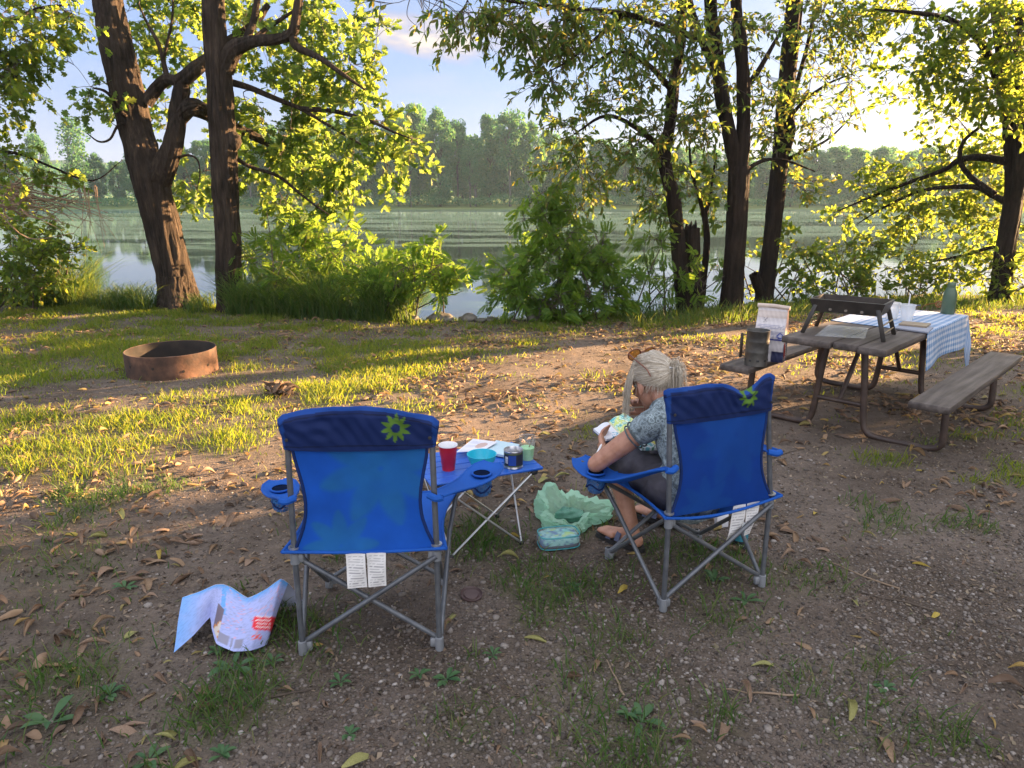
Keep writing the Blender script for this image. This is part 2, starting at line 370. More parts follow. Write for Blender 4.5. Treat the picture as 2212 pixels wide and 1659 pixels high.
def grassd(x, y):
    """0..1: how thickly grass grows"""
    n = fbm(x, y, 1.1, 11, 3); n2 = fbm(x, y, 0.35, 21, 2)
    edge = np.interp(y, [3.3, 4.2, 5.2, 6.2, 7.2, 8.4, 9.2, 10.5], [-3.2, -1.55, -0.85, -0.55, -0.05, 0.2, 0.9, 1.5])
    lawn = sstep(0.25, -0.55, x-edge+(n-.5)*1.6)*sstep(3.3, 4.9, y+(n2-.5)*1.2)
    bare1 = np.exp(-(((x+3.6)/1.0)**2+((y-6.05)/0.42)**2))            # worn earth round the fire ring
    bare2 = np.exp(-(((x+2.0)/1.2)**2+((y-4.3)/0.45)**2))
    lawn = lawn*(1-.85*bare1)*(1-.6*bare2)*(0.14+1.0*sstep(.40, .60, n2*.55+n*.45))
    strip = sstep(-1.6, -0.5, y-yb(x)+(n-.5)*1.4)*(0.35+0.65*sstep(-1.0, 2.0, x))*sstep(.25, .5, n2)
    right = sstep(1.0, 3.0, x)*sstep(6.5, 9.0, y)*sstep(.5, .7, n)*.6
    tuft = sstep(.56, .72, fbm(x, y, 0.30, 31, 2))*0.75*sstep(.35, .6, n)*(1-sstep(4.0, 6.0, y)*.6)
    patch = 1.2*np.exp(-(((x-0.28)/0.20)**2+((y-1.95)/0.36)**2))+0.6*np.exp(-(((x+1.0)/0.22)**2+((y-2.0)/0.14)**2))
    for (px, py, r, a) in ((1040, 1170, .20, .9), (800, 1150, .3, .3), (1010, 1560, .12, .9), (1540, 1545, .08, 1.), (1400, 1640, .10, 1.), (480, 1530, .14, 1.), (100, 1500, .28, .6), (80, 1220, .35, .5), (1750, 1480, .12, .6), (1900, 1440, .08, .8), (1330, 1380, .12, .6), (640, 1380, .2, .5), (1560, 1330, .16, .5), (1850, 1560, .15, .5)):
        q = G(px, py); patch = patch+a*np.exp(-(((x-q[0])/r)**2+((y-q[1])/r)**2))
    return np.clip(np.maximum.reduce([lawn, strip, right, tuft, patch*(.4+.6*sstep(.3, .6, n2))]), 0, 1)
def gravd(x, y):
    n = fbm(x, y, 0.8, 41, 3)
    return np.clip(sstep(-2.2, 1.2, x+(n-.5)*2)*sstep(5.5, 2.0, y)*(.35+.65*sstep(.3, .6, n))+.35*np.exp(-((x+3.0)/.8)**2-((y-6.2)/.3)**2)+.5*np.exp(-((x+2.6)/1.1)**2-((y-3.75)/.25)**2), 0, 1)

def axis(lo, hi, fine_lo, fine_hi, st, growth=1.16):
    a = list(np.arange(fine_lo, fine_hi+st/2, st)); d = st
    while a[-1] < hi: d = min(d*growth, 60); a.append(a[-1]+d)
    d = st; b = []
    v = fine_lo
    while v > lo: d = min(d*growth, 60); v -= d; b.append(v)
    return np.array(b[::-1]+a)
xs = axis(-600, 600, -8.5, 9.5, 0.055); ys = axis(-60, 540, 0.6, 13.5, 0.05)
xs = xs[np.abs(xs) < 640]; ys = ys[ys < 560]
X, Y = np.meshgrid(xs, ys)
Z = terr(X, Y)
V = np.stack([X, Y, Z], -1).reshape(-1, 3)
ny, nx = X.shape
ii = (np.arange(ny-1)[:, None]*nx+np.arange(nx-1)[None, :]).ravel()
F = np.stack([ii, ii+1, ii+nx+1, ii+nx], 1)
me = np_mesh('ground', V, np.full(len(F), 4), F.ravel())
gd = grassd(X, Y).ravel(); gv = gravd(X, Y).ravel()
fb = sstep(120, 140, Y).ravel()
a = me.color_attributes.new('Col', 'FLOAT_COLOR', 'POINT')
C4 = np.stack([gd, gv, fb, np.ones_like(gd)], 1).astype(np.float32); a.data.foreach_set('color', C4.ravel())
m, nt, b = newmat('earth')
at_ = nd(nt, 'ShaderNodeAttribute', attribute_name='Col'); sp_ = nd(nt, 'ShaderNodeSeparateColor'); nt.links.new(at_.outputs['Color'], sp_.inputs[0])
n_big = noise(nt, 1.4, 6); n_mid = noise(nt, 14, 8, rough=.7); n_fine = noise(nt, 90, 6, rough=.7)
soil = ramp(nt, n_mid, [(0.30, (.044, .031, .023)), (0.48, (.104, .076, .056)), (0.60, (.175, .130, .098)), (0.72, (.26, .20, .158))])
soil = mixc(nt, 0.45, soil, ramp(nt, n_fine, [(0.32, (.05, .04, .033)), (0.52, (.115, .09, .072)), (0.70, (.27, .22, .185))]))
soil = mixc(nt, 0.40, soil, ramp(nt, n_big, [(0.38, (.055, .045, .036)), (0.62, (.215, .178, .152))]))
# little stones set in the earth
vo = nd(nt, 'ShaderNodeTexVoronoi'); vo.inputs['Scale'].default_value = 62; tcg = nd(nt, 'ShaderNodeTexCoord'); nt.links.new(tcg.outputs['Object'], vo.inputs['Vector'])
stone = ramp(nt, vo.outputs['Distance'], [(0.30, (1, 1, 1)), (0.46, (0, 0, 0))])
scol = mixc(nt, 1.0, ramp(nt, vo.outputs['Color'], [(0.2, (.45, .38, .34)), (0.8, (1.25, 1.15, 1.08))]), (.19, .165, .148), 'MULTIPLY')
gm = nd(nt, 'ShaderNodeMath', operation='MULTIPLY'); nt.links.new(stone, gm.inputs[0]); nt.links.new(sp_.outputs[1], gm.inputs[1])
gm2 = nd(nt, 'ShaderNodeMath', operation='MULTIPLY'); nt.links.new(gm.outputs[0], gm2.inputs[0]); nt.links.new(ramp(nt, vo.outputs['Color'], [(0.35, (0, 0, 0)), (0.5, (1, 1, 1))]), gm2.inputs[1])
soil = mixc(nt, gm2.outputs[0], soil, scol)
moss = ramp(nt, n_mid, [(0.3, (.05, .06, .022)), (0.7, (.11, .12, .045))])
gf = nd(nt, 'ShaderNodeMath', operation='MULTIPLY'); gf.inputs[1].default_value = 0.6; nt.links.new(sp_.outputs[0], gf.inputs[0])
soil = mixc(nt, gf.outputs[0], soil, moss)
mead = ramp(nt, noise(nt, 0.05, 5), [(0.35, (.10, .17, .04)), (0.65, (.20, .25, .07))])
soil = mixc(nt, sp_.outputs[2], soil, mead)
nt.links.new(soil, b.inputs['Base Color']); b.inputs['Roughness'].default_value = 0.95; b.inputs['Specular IOR Level'].default_value = 0.15
hm = nd(nt, 'ShaderNodeMath', operation='ADD'); nt.links.new(n_mid, hm.inputs[0]); nt.links.new(n_fine, hm.inputs[1])
hm2 = nd(nt, 'ShaderNodeMath', operation='ADD'); nt.links.new(hm.outputs[0], hm2.inputs[0]); nt.links.new(gm.outputs[0], hm2.inputs[1])
bump(nt, b, hm2.outputs[0], 0.9, 0.012)
tag(link('ground', me, m), kind='structure')

# river
wx = np.array([-590., -200, -60, -20, -8, 0, 8, 20, 60, 200, 590]); wy = np.array([8.5, 14, 30, 60, 100, 146.])
PX, PY = np.meshgrid(wx, wy); P = np.stack([PX, PY, np.full_like(PX, WATER)], -1)
m, nt, b = newmat('river_water')
tcw = nd(nt, 'ShaderNodeTexCoord')
def wn(scale, sc3, det=4, rough=.5):
    mpw = nd(nt, 'ShaderNodeMapping'); mpw.inputs['Scale'].default_value = sc3; nt.links.new(tcw.outputs['Object'], mpw.inputs[0])
    n = nd(nt, 'ShaderNodeTexNoise'); n.inputs['Scale'].default_value = scale; n.inputs['Detail'].default_value = det; n.inputs['Roughness'].default_value = rough
    nt.links.new(mpw.outputs[0], n.inputs['Vector']); return n.outputs['Fac']
sepw = nd(nt, 'ShaderNodeSeparateXYZ'); nt.links.new(tcw.outputs['Object'], sepw.inputs[0])
band = wn(1.0, (0.06, 0.20, 1), 8, .72); fine = wn(1.0, (0.35, 1.5, 1), 8, .75)
# floating weed lies in long drifts from mid-river to the far side
mr = nd(nt, 'ShaderNodeMapRange'); mr.inputs['From Min'].default_value = 17; mr.inputs['From Max'].default_value = 62; nt.links.new(sepw.outputs[1], mr.inputs['Value'])
mm = nd(nt, 'ShaderNodeMath', operation='ADD'); nt.links.new(band, mm.inputs[0])
mk = nd(nt, 'ShaderNodeMath', operation='MULTIPLY'); mk.inputs[1].default_value = 0.15; nt.links.new(mr.outputs[0], mk.inputs[0]); nt.links.new(mk.outputs[0], mm.inputs[1])
mf = nd(nt, 'ShaderNodeMath', operation='MULTIPLY_ADD'); mf.inputs[1].default_value = 0.22; nt.links.new(fine, mf.inputs[0]); nt.links.new(mm.outputs[0], mf.inputs[2])
wm = ramp(nt, mf.outputs[0], [(0.66, (0, 0, 0)), (0.76, (1, 1, 1))])
wmul = nd(nt, 'ShaderNodeMath', operation='MULTIPLY'); wmul.inputs[1].default_value = 0.34; nt.links.new(wm, wmul.inputs[0])
weed = ramp(nt, fine, [(0.35, (.07, .14, .11)), (0.65, (.22, .33, .29))])
nt.links.new(mixc(nt, 1.0, (.012, .022, .016), (.012, .022, .016)), b.inputs['Base Color'])
b.inputs['Roughness'].default_value = 0.03; b.inputs['IOR'].default_value = 1.33; b.inputs['Specular IOR Level'].default_value = 0.5
r1 = wn(1.0, (1.6, 5.0, 1), 4); r2 = wn(1.0, (0.15, 0.5, 1), 3)
ra = nd(nt, 'ShaderNodeMath', operation='MULTIPLY_ADD'); ra.inputs[1].default_value = 0.35; nt.links.new(r1, ra.inputs[0]); nt.links.new(r2, ra.inputs[2])
bump(nt, b, ra.outputs[0], 0.045, 0.05)
wd = nd(nt, 'ShaderNodeBsdfDiffuse'); nt.links.new(weed, wd.inputs[0])
mxw = nd(nt, 'ShaderNodeMixShader'); nt.links.new(wmul.outputs[0], mxw.inputs[0]); nt.links.new(b.outputs[0], mxw.inputs[1]); nt.links.new(wd.outputs[0], mxw.inputs[2])
nt.links.new(mxw.outputs[0], nt.nodes['Material Output'].inputs[0])
tag(MB().grid(P).build('river_water', m, smooth=False), kind='structure')

# low hills on the horizon
hx = np.linspace(-600, 600, 160); prof = np.linspace(0, 1, 14)
hh = 6+9*fbm(hx, hx*0, 110, 51, 4)+17*np.exp(-((hx+300)/90)**2)
P = np.stack([np.stack([hx, np.full_like(hx, 450+60*t), -3+hh*math.sin(t*math.pi*.5)+1.2*vn(hx, hx*0+t*50, 9, 3)*t], -1) for t in prof])
hm_ = surf('hill_woods', [(.02, .045, .02), (.05, .08, .03)], 0.02, 0.95, spec=0.1)
tag(MB().grid(P).build('hills', hm_), kind='structure')
# ---------------------------------------------------------------- grass, gravel, fallen leaves, small weeds
def sample_view(n, y0, y1, power=1.0, wide=0.82):
    """points on the ground seen from the campsite's edge, thicker near"""
    u = rng.random(n); y = (y0**power+(y1**power-y0**power)*u)**(1/power)
    x = (rng.random(n)*2-1)*(wide*y+1.15); return x, y
def blades(name, x, y, h, wd, lean, mat, curl=0.5, z=None, zoff=0.0):
    n = len(x); z0 = (terr(x, y) if z is None else z)+zoff
    az = rng.random(n)*2*np.pi; la = rng.random(n)*2*np.pi; L = h*lean*(0.3+rng.random(n))
    dx, dy = np.cos(la)*L, np.sin(la)*L; wx, wy = np.cos(az)*wd, np.sin(az)*wd
    P = np.zeros((n, 7, 3), dtype=np.float32)
    for k, (t, wf) in enumerate(((0, .8), (.45, 1.0), (.78, .65))):
        cx = x+dx*t**(1+curl); cyy = y+dy*t**(1+curl); cz = z0+h*(t-curl*.25*t*t*lean)
        P[:, 2*k] = np.stack([cx-wx*wf, cyy-wy*wf, cz], 1); P[:, 2*k+1] = np.stack([cx+wx*wf, cyy+wy*wf, cz], 1)
    P[:, 6] = np.stack([x+dx, y+dy, z0+h*(1-curl*.3*lean)], 1)
    b0 = (np.arange(n)*7)[:, None]
    idx = np.concatenate([b0+np.array([0, 1, 3, 2]), b0+np.array([2, 3, 5, 4]), b0+np.array([4, 5, 6])], 1)
    me = np_mesh(name, P.reshape(-1, 3), np.tile([4, 4, 3], n), idx.ravel())
    return link(name, me, mat)
xa, ya = sample_view(540000, 1.25, 12.6, 1.55)
gdv = grassd(xa, ya); k = rng.random(len(xa)) < gdv*np.interp(ya, [1.2, 3.5, 5], [.85, .75, .56])
k &= ya < yb(xa)+0.5
for (cx_, cy_, r_) in ((-3.36, 6.87, 0.44), (G(1228, 1128)[0], G(1228, 1128)[1], .19), (G(1206, 1178)[0], G(1206, 1178)[1], .12), (-1.08, 2.42, .13)): k &= ((xa-cx_)**2+(ya-cy_)**2) > r_*r_
xa, ya, gdv = xa[k], ya[k], gdv[k]
hs = np.interp(ya, [1.2, 3.6, 5], [1.6, 1.3, 1.0])*(0.022+0.055*rng.random(len(xa))**1.5)*(0.55+0.7*gdv)*(0.8+0.6*vn(xa, ya, .5, 9))
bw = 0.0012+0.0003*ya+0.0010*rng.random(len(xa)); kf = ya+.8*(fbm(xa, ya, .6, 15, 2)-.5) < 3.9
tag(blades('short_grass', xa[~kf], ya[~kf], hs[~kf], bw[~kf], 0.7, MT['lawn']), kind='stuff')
tag(blades('shaded_grass', xa[kf], ya[kf], hs[kf], bw[kf], 0.9, MT['shaded_grass'], .8), kind='stuff')

# gravel: many small stones, half sunk
phi = (1+5**.5)/2
ICO = np.array([(-1, phi, 0), (1, phi, 0), (-1, -phi, 0), (1, -phi, 0), (0, -1, phi), (0, 1, phi), (0, -1, -phi), (0, 1, -phi), (phi, 0, -1), (phi, 0, 1), (-phi, 0, -1), (-phi, 0, 1)])/1.9
ICF = np.array([(0, 11, 5), (0, 5, 1), (0, 1, 7), (0, 7, 10), (0, 10, 11), (1, 5, 9), (5, 11, 4), (11, 10, 2), (10, 7, 6), (7, 1, 8), (3, 9, 4), (3, 4, 2), (3, 2, 6), (3, 6, 8), (3, 8, 9), (4, 9, 5), (2, 4, 11), (6, 2, 10), (8, 6, 7), (9, 8, 1)])
xg, yg = sample_view(150000, 1.2, 6.6, 0.8)
k = rng.random(len(xg)) < gravd(xg, yg)*0.72+0.035; xg, yg = xg[k], yg[k]; n = len(xg)
sz = 0.0030+0.0062*rng.random(n)**2.2+0.009*(rng.random(n) > .965)*rng.random(n)
ax3 = np.stack([0.7+.7*rng.random(n), 0.7+.7*rng.random(n), 0.45+.35*rng.random(n)], 1)*sz[:, None]
an = rng.random(n)*2*np.pi; J = 1+rng.normal(0, .13, (n, 12, 1))
P = ICO[None]*J*ax3[:, None]; ca, sa = np.cos(an)[:, None], np.sin(an)[:, None]
Q = np.stack([P[..., 0]*ca-P[..., 1]*sa, P[..., 0]*sa+P[..., 1]*ca, P[..., 2]], -1)+np.stack([xg, yg, terr(xg, yg)+sz*.15], 1)[:, None]
me = np_mesh('gravel', Q.reshape(-1, 3), np.full(20*n, 3), ((np.arange(n)*12)[:, None, None]+ICF[None]).ravel())
m, nt, b = newmat('pebbles'); g = nd(nt, 'ShaderNodeNewGeometry')
c = ramp(nt, g.outputs['Random Per Island'], [(0, (.055, .044, .036)), (.4, (.105, .085, .07)), (.75, (.165, .138, .118)), (.96, (.235, .205, .18)), (1, (.34, .31, .285))])
nt.links.new(mixc(nt, 0.5, c, mixc(nt, 1.0, c, ramp(nt, noise(nt, 120, 3), [(.3, (.5, .5, .5)), (.7, (1.2, 1.2, 1.2))]), 'MULTIPLY')), b.inputs['Base Color']); b.inputs['Roughness'].default_value = .85
tag(link('gravel', me, m, smooth=True), kind='stuff')

# fallen leaves
def litter_template(curl, bend, twist, W=0.36):
    nu, nv = 9, 6; P = np.zeros((nu, nv, 3))
    for i, u in enumerate(np.linspace(0, 1, nu)):
        w_ = W*(math.sin(math.pi*min(1, u*0.93+0.05))**0.75)*(1-.25*u)+0.012
        cl_ = curl*(0.7+0.6*u); zc = math.sin(u*math.pi)*bend*.25+bend*.12*u; tw = twist*(u-.5)
        for j, v in enumerate(np.linspace(-1, 1, nv)):
            if abs(cl_) > .05:
                rr = w_/cl_; a_ = v*cl_; lx, lz = rr*math.sin(a_), rr*(1-math.cos(a_))
            else: lx, lz = w_*v, 0
            lx, lz = lx*math.cos(tw)-lz*math.sin(tw), lx*math.sin(tw)+lz*math.cos(tw)
            P[i, j] = (u-.5, lx, zc+lz+.012*math.sin(9*u+3*v))
    P[..., 2] -= P[..., 2].min(); return P
LT = [litter_template(c_, b_, t_, w_) for c_, b_, t_, w_ in ((2.5, .35, .6, .32), (3.3, -.3, 1.2, .34), (1.9, .7, -1.1, .26), (1.1, .5, .6, .22), (2.9, .8, -1.5, .30), (3.6, .15, .5, .36), (-1.6, .6, 1.0, .28), (.7, .45, -.7, .21))]
def litmat(name, cols):
    m, nt, b = newmat(name); g = nd(nt, 'ShaderNodeNewGeometry')
    if len(cols) > 1: c = ramp(nt, g.outputs['Random Per Island'], [(i/(len(cols)-1), q) for i, q in enumerate(cols)])
    else: c = ramp(nt, noise(nt, 25, 4), [(.3, tuple(v*.7 for v in cols[0])), (.7, cols[0])])
    c = mixc(nt, .5, c, mixc(nt, 1.0, c, ramp(nt, noise(nt, 30, 5), [(.3, (.55, .5, .45)), (.7, (1.1, 1.1, 1.1))]), 'MULTIPLY'))
    nt.links.new(c, b.inputs['Base Color']); b.inputs['Roughness'].default_value = .7; b.inputs['Specular IOR Level'].default_value = .3
    tr = nd(nt, 'ShaderNodeBsdfTranslucent'); nt.links.new(c, tr.inputs[0]); mx = nd(nt, 'ShaderNodeMixShader'); mx.inputs[0].default_value = .22
    nt.links.new(b.outputs[0], mx.inputs[1]); nt.links.new(tr.outputs[0], mx.inputs[2]); nt.links.new(mx.outputs[0], nt.nodes['Material Output'].inputs[0]); return m
KINDS = [('tan', (.33, .225, .14), 'curled tan dead leaf lying on the bare earth'), ('brown', (.20, .13, .085), 'dark brown shrivelled leaf lying on the ground'),
         ('pink', (.34, .235, .165), 'pale pinkish brown curled leaf lying on gravel and earth'), ('yellow', (.50, .38, .08), 'yellow fallen leaf lying on the campsite ground'), ('olive', (.36, .35, .13), 'half dried olive green leaf fallen on the ground')]
LM = [litmat('dead_leaf_'+k_, [c_]) for k_, c_, _ in KINDS]
LMIX = litmat('dead_leaves_mixed', [(.09, .062, .045), (.17, .115, .08), (.26, .17, .11), (.35, .235, .145), (.30, .20, .12), (.22, .145, .095), (.44, .30, .10), (.27, .24, .10)])
TF = []
for t, T in enumerate(LT): TF.append(MB().grid(T))
leaf_mesh = {}
def litd(x, y):
    q = fbm(x, y, .9, 61, 3)
    a = 0.26+1.0*np.exp(-((x-.9)/1.9)**2-((y-7.0)/2.1)**2)+.35*np.exp(-((x+1.6)/1.0)**2-((y-4.3)/.5)**2)+.55*sstep(1.5, 3, x)*sstep(3, 6, y)+.25*sstep(7.5, 9.5, y)
    return np.clip(a*(.14+1.3*sstep(.36, .68, q)), 0, 1.3)
xl, yl = sample_view(29000, 1.25, 10.6, 1.35)
k = (rng.random(len(xl)) < litd(xl, yl)*np.interp(yl, [1.2, 3.4, 4.5], [.85, .88, .95])) & (yl < yb(xl)-.1) & (((xl+3.36)**2+(yl-6.87)**2) > .2); xl, yl = xl[k], yl[k]
Ll = (0.034+0.060*rng.random(len(xl))**1.6)*np.interp(yl, [1.2, 3.5], [1.0, 1.22]); near = Ll/np.hypot(xl, yl)*(np.abs(xl) < .70*yl+.1); order = np.argsort(-near)
def leafM(i, x, y, L, tilt=0.18):
    return Matrix.Translation((x, y, float(terr(x, y))+.001-L*.05*rng.random())) @ Matrix.Rotation(rng.random()*6.283, 4, 'Z') @ Matrix.Rotation(rng.normal(0, tilt), 4, 'Y') @ Matrix.Rotation(rng.normal(0, tilt), 4, 'X') @ Matrix.Diagonal((L*(.8+.4*rng.random()), L*(.7+.6*rng.random()), L*(.7+.6*rng.random()), 1))
special = [(1345, 1277, 3, .10, 6), (345, 1200, 3, .10, 4), (225, 1345, 0, .085, 2), (285, 1370, 4, .08, 7), (400, 1655, 4, .09, 2), (770, 1650, 4, .085, 7), (385, 1505, 2, .07, 2), (1850, 1305, 4, .085, 3), (2020, 1330, 3, .05, 7), (1990, 1225, 3, .07, 0), (1830, 1540, 4, .09, 2), (1985, 1020, 3, .07, 6), (1760, 1110, 3, .06, 7), (1560, 1590, 2, .09, 2), (540, 1320, 2, .08, 0), (700, 1520, 2, .07, 1), (1650, 1440, 4, .08, 3), (155, 1155, 3, .085, 6), (1290, 1440, 0, .085, 3)]
ids = list(order[:281]); nobj = 0
for j in range(300):
    if j < len(special):
        px, py, kd, L, t = special[j]; q = G(px, py); x, y = q[0], q[1]
    else:
        i = ids[j-len(special)]; x, y, L = xl[i], yl[i], Ll[i]; t = int(rng.integers(0, len(LT))); kd = int(rng.choice(5, p=[.30, .38, .23, .04, .05]))
    if (t, kd) not in leaf_mesh:
        me = TF[t].mesh('fallen_leaf'); me.materials.append(LM[kd]); me.polygons.foreach_set('use_smooth', np.ones(len(me.polygons), dtype=bool)); leaf_mesh[(t, kd)] = me
    o = bpy.data.objects.new('fallen_leaf', leaf_mesh[(t, kd)]); COL.objects.link(o); o.matrix_world = leafM(j, x, y, L)
    tag(o, KINDS[kd][2], 'leaf', KINDS[kd][0]+' leaves fallen on the ground')
rest = order[281:]; VV = []; n = len(rest)
base = [T.reshape(-1, 3) for T in LT]; nvt = len(base[0]); FT = np.array(TF[0].F)
for i in rest: VV.append(base[rng.integers(0, len(LT))] @ np.array(leafM(i, xl[i], yl[i], Ll[i]).to_3x3()).T+np.array([xl[i], yl[i], float(terr(xl[i], yl[i]))+.002]))
me = np_mesh('leaf_litter', np.concatenate(VV), np.full(len(FT)*n, 4), ((np.arange(n)*nvt)[:, None, None]+FT[None]).ravel())
tag(link('leaf_litter', me, LMIX), kind='stuff')

# crumbs of broken leaf, bark and twig trodden into the earth
xc, yc = sample_view(120000, 1.22, 8.5, 1.05); k = rng.random(len(xc)) < .25+.75*fbm(xc, yc, .5, 66, 2)**1.5; xc, yc = xc[k], yc[k]; n = len(xc)
s1 = (.004+.012*rng.random(n)**2); s2 = s1*(.18+.5*rng.random(n)); an = rng.random(n)*6.283; tl = rng.normal(0, .35, (n, 2)); ux, uy = np.cos(an), np.sin(an); zc = terr(xc, yc)+.0025+.002*rng.random(n)
P = np.stack([np.stack([xc+a*s1*ux-b_*s2*uy, yc+a*s1*uy+b_*s2*ux, zc+a*s1*tl[:, 0]+b_*s2*tl[:, 1]], 1) for a, b_ in ((-1, 0), (-.1, -1), (1, .1), (.2, 1))], 1)
me = np_mesh('leaf_crumbs', P.reshape(-1, 3), np.full(n, 4), np.arange(4*n))
tag(link('leaf_crumbs', me, litmat('crumbs', [(.035, .026, .02), (.07, .05, .036), (.12, .085, .06), (.20, .145, .10), (.30, .235, .17), (.10, .10, .05)])), kind='stuff')

# broad-leaved weeds
def weed_mesh(nl, L, W):
    mb = MB()
    for q in range(nl):
        a0 = 6.283*q/nl+rng.normal(0, .4); up = .30+.85*rng.random(); l = L*(.7+.5*rng.random()); P = np.zeros((7, 5, 3))
        for i, u in enumerate(np.linspace(0, 1, 7)):
            w_ = W*l*max(.06, math.sin(math.pi*min(1, max(0, (u-.18)/.82)))**.8) if u > .18 else .04*l
            r_ = l*(u*math.cos(up*(1-u*.8))); z_ = l*u*math.sin(up)*(1-.55*u*u)
            for j, v in enumerate((-1, -.5, 0, .5, 1)):
                lx = w_*v; P[i, j] = (r_*math.cos(a0)-lx*math.sin(a0), r_*math.sin(a0)+lx*math.cos(a0), z_+abs(v)*w_*.28)
        mb.grid(P)
    me = mb.mesh('weed_plant'); me.materials.append(MT['weed']); me.polygons.foreach_set('use_smooth', np.ones(len(me.polygons), dtype=bool)); return me
WM = [weed_mesh(6, .10, .17), weed_mesh(8, .07, .20), weed_mesh(5, .12, .16), weed_mesh(9, .085, .18)]
wspots = [(735, 1475), (755, 1590), (505, 1440), (560, 1400), (270, 1270), (235, 1500), (320, 1640), (480, 1630), (1065, 1418), (1240, 1272), (1385, 1562), (1360, 1548), (905, 1462), (965, 1470), (1610, 1300), (470, 1405), (590, 1430), (1910, 1490), (110, 1560), (1545, 1255)]
for q, (px, py) in enumerate(wspots):
    p = G(px, py); o = bpy.data.objects.new('weed_plant', WM[q % 4]); COL.objects.link(o)
    o.location = (p[0], p[1], float(terr(p[0], p[1]))); o.rotation_euler = (0, 0, rng.random()*6.28); o.scale = [0.40+.34*rng.random()]*3
    tag(o, 'low broad leaved green weed growing flat on the ground', 'weed', 'broad leaved weeds in the bare ground')
# dry sticks
for q, (px, py, L, az) in enumerate(((620, 790, .9, 15), (880, 1065, .25, 60), (1860, 1245, .32, 130), (1930, 1300, .3, 150), (1180, 900, .3, 8), (1700, 980, .35, 30), (1330, 1465, .2, 100), (660, 1490, .25, 20), (1640, 1500, .25, 170), (330, 850, .3, 12))):
    p = G(px, py); a0 = R(az); pts = []
    for t in np.linspace(0, 1, 7):
        x, y = p[0]+math.cos(a0)*L*(t-.5)+rng.normal(0, .012*L), p[1]+math.sin(a0)*L*(t-.5)+rng.normal(0, .02*L)
        pts.append((x, y, float(terr(x, y))+.006))
    mb = MB().tube(pts, [.004, .003, .0015], 6)
    if L > .28: mb.tube([pts[3], (pts[3][0]+.05*L+.03, pts[3][1]+.10*L, pts[3][2]+.015)], [.003, .0015], 5)
    tag(mb.build('dry_stick', MT['dry_twig'] if q % 2 == 0 else MT['twig']), 'thin dry stick lying on the ground among leaves', 'stick', 'sticks lying on the campsite ground')
# clump of torn dead leaves by the lawn
p = G(603, 850); mb = MB()
for q in range(26):
    T = LT[q % 8].reshape(-1, 3); Mx = leafM(0, 0, 0, .12+.08*rng.random(), .9).to_3x3()
    mb.add(T @ np.array(Mx).T+np.array([rng.normal(0, .06), rng.normal(0, .04), .01+.05*rng.random()]), TF[q % 8].F)
o = mb.build('dead_leaf_clump', litmat('clump_leaf', [(.10, .07, .05), (.20, .14, .10)])); o.location = (p[0], p[1], float(terr(p[0], p[1])))
tag(o, 'dark brown clump of dead leaves on the lit grass behind the empty chair', 'leaf clump')

# stones at the water's edge
def rock(px, py, r, label, flat=.6):
    import bmesh
    bm = bmesh.new(); bmesh.ops.create_icosphere(bm, subdivisions=3, radius=1)
    s_ = rng.random()*50
    from mathutils import noise as mn
    for v in bm.verts:
        d = 1+.32*mn.noise(v.co*1.3+Vector((s_, 0, 0)))+.12*mn.noise(v.co*4+Vector((0, s_, 0))); v.co = Vector((v.co.x*r*d*1.25, v.co.y*r*d, v.co.z*r*d*flat))
    me = bpy.data.meshes.new('rock'); bm.to_mesh(me); bm.free()
    o = link('rock', me, surf('river_rock', [(.05, .045, .038), (.11, .10, .085), (.19, .17, .15)], 9, .85, bmp=.5)); p = G(px, py)
    o.location = (p[0], p[1]+.12, float(gz(p[0], p[1]))+r*flat*.35); o.rotation_euler = (0, 0, rng.random()*6)
    return tag(o, label, 'rock', 'rocks along the water edge')
rock(950, 694, .15, 'mossy rock at the left edge of the gap in the bank')
rock(1010, 694, .115, 'tallest grey rock in the gap above the water')
rock(1037, 696, .065, 'small pale rock between two larger ones on the bank')
rock(1060, 695, .085, 'brown rounded rock by the feathery bush foot')
rock(885, 692, .11, 'low rock half hidden at the end of tall reeds')
rock(1170, 690, .24, 'large dark boulder under the feathery bush', .9)
rock(1225, 688, .15, 'dark stone beside the big boulder under the bush', .8)
# ---------------------------------------------------------------- trees and shrubs
def half(pts, fold):
    """leaf template from the outline of one half: two blades folded along the midrib"""
    r = [(x, y, abs(y)*fold) for x, y in pts]; l = [(x, -y, abs(y)*fold) for x, y in pts[1:-1]]
    V = r+l; n = len(r); A = list(range(n)); B = [0]+list(range(n, n+len(l)))+[n-1]
    return np.array(V), [A[::-1], B]
def frond(np_=7):
    V = []; F = []
    for k in range(np_+1):
        t = .12+.8*k/np_
        for s in ((1, -1) if k < np_ else (0,)):
            L = .30*math.sin(math.pi*(.18+.62*t))+.05; d = np.array([.45, .9*s, .10]) if s else np.array([1, 0, .02]); d = d/np.linalg.norm(d)
            w_ = np.cross(d, (0, 0, 1)); o = np.array([t, 0, -.14*t*t]); n = len(V)
            V += [o, o+d*L*.5+w_*L*.22, o+d*L, o+d*L*.5-w_*L*.22]; F.append([n, n+1, n+2, n+3])
    return np.array(V), F
TP = {
    'oak': half([(0, 0), (.10, .05), (.20, .20), (.30, .10), (.42, .33), (.55, .34), (.58, .14), (.74, .28), (.82, .24), (.84, .10), (1, 0)], .3),
    'lance': half([(0, 0), (.22, .13), (.5, .19), (.78, .11), (1, 0)], .35),
    'ovate': half([(0, 0), (.15, .20), (.40, .30), (.72, .18), (1, 0)], .3),
    'rhomb': half([(0, 0), (.45, .32), (1, 0)], .25),
    'frond': frond()}
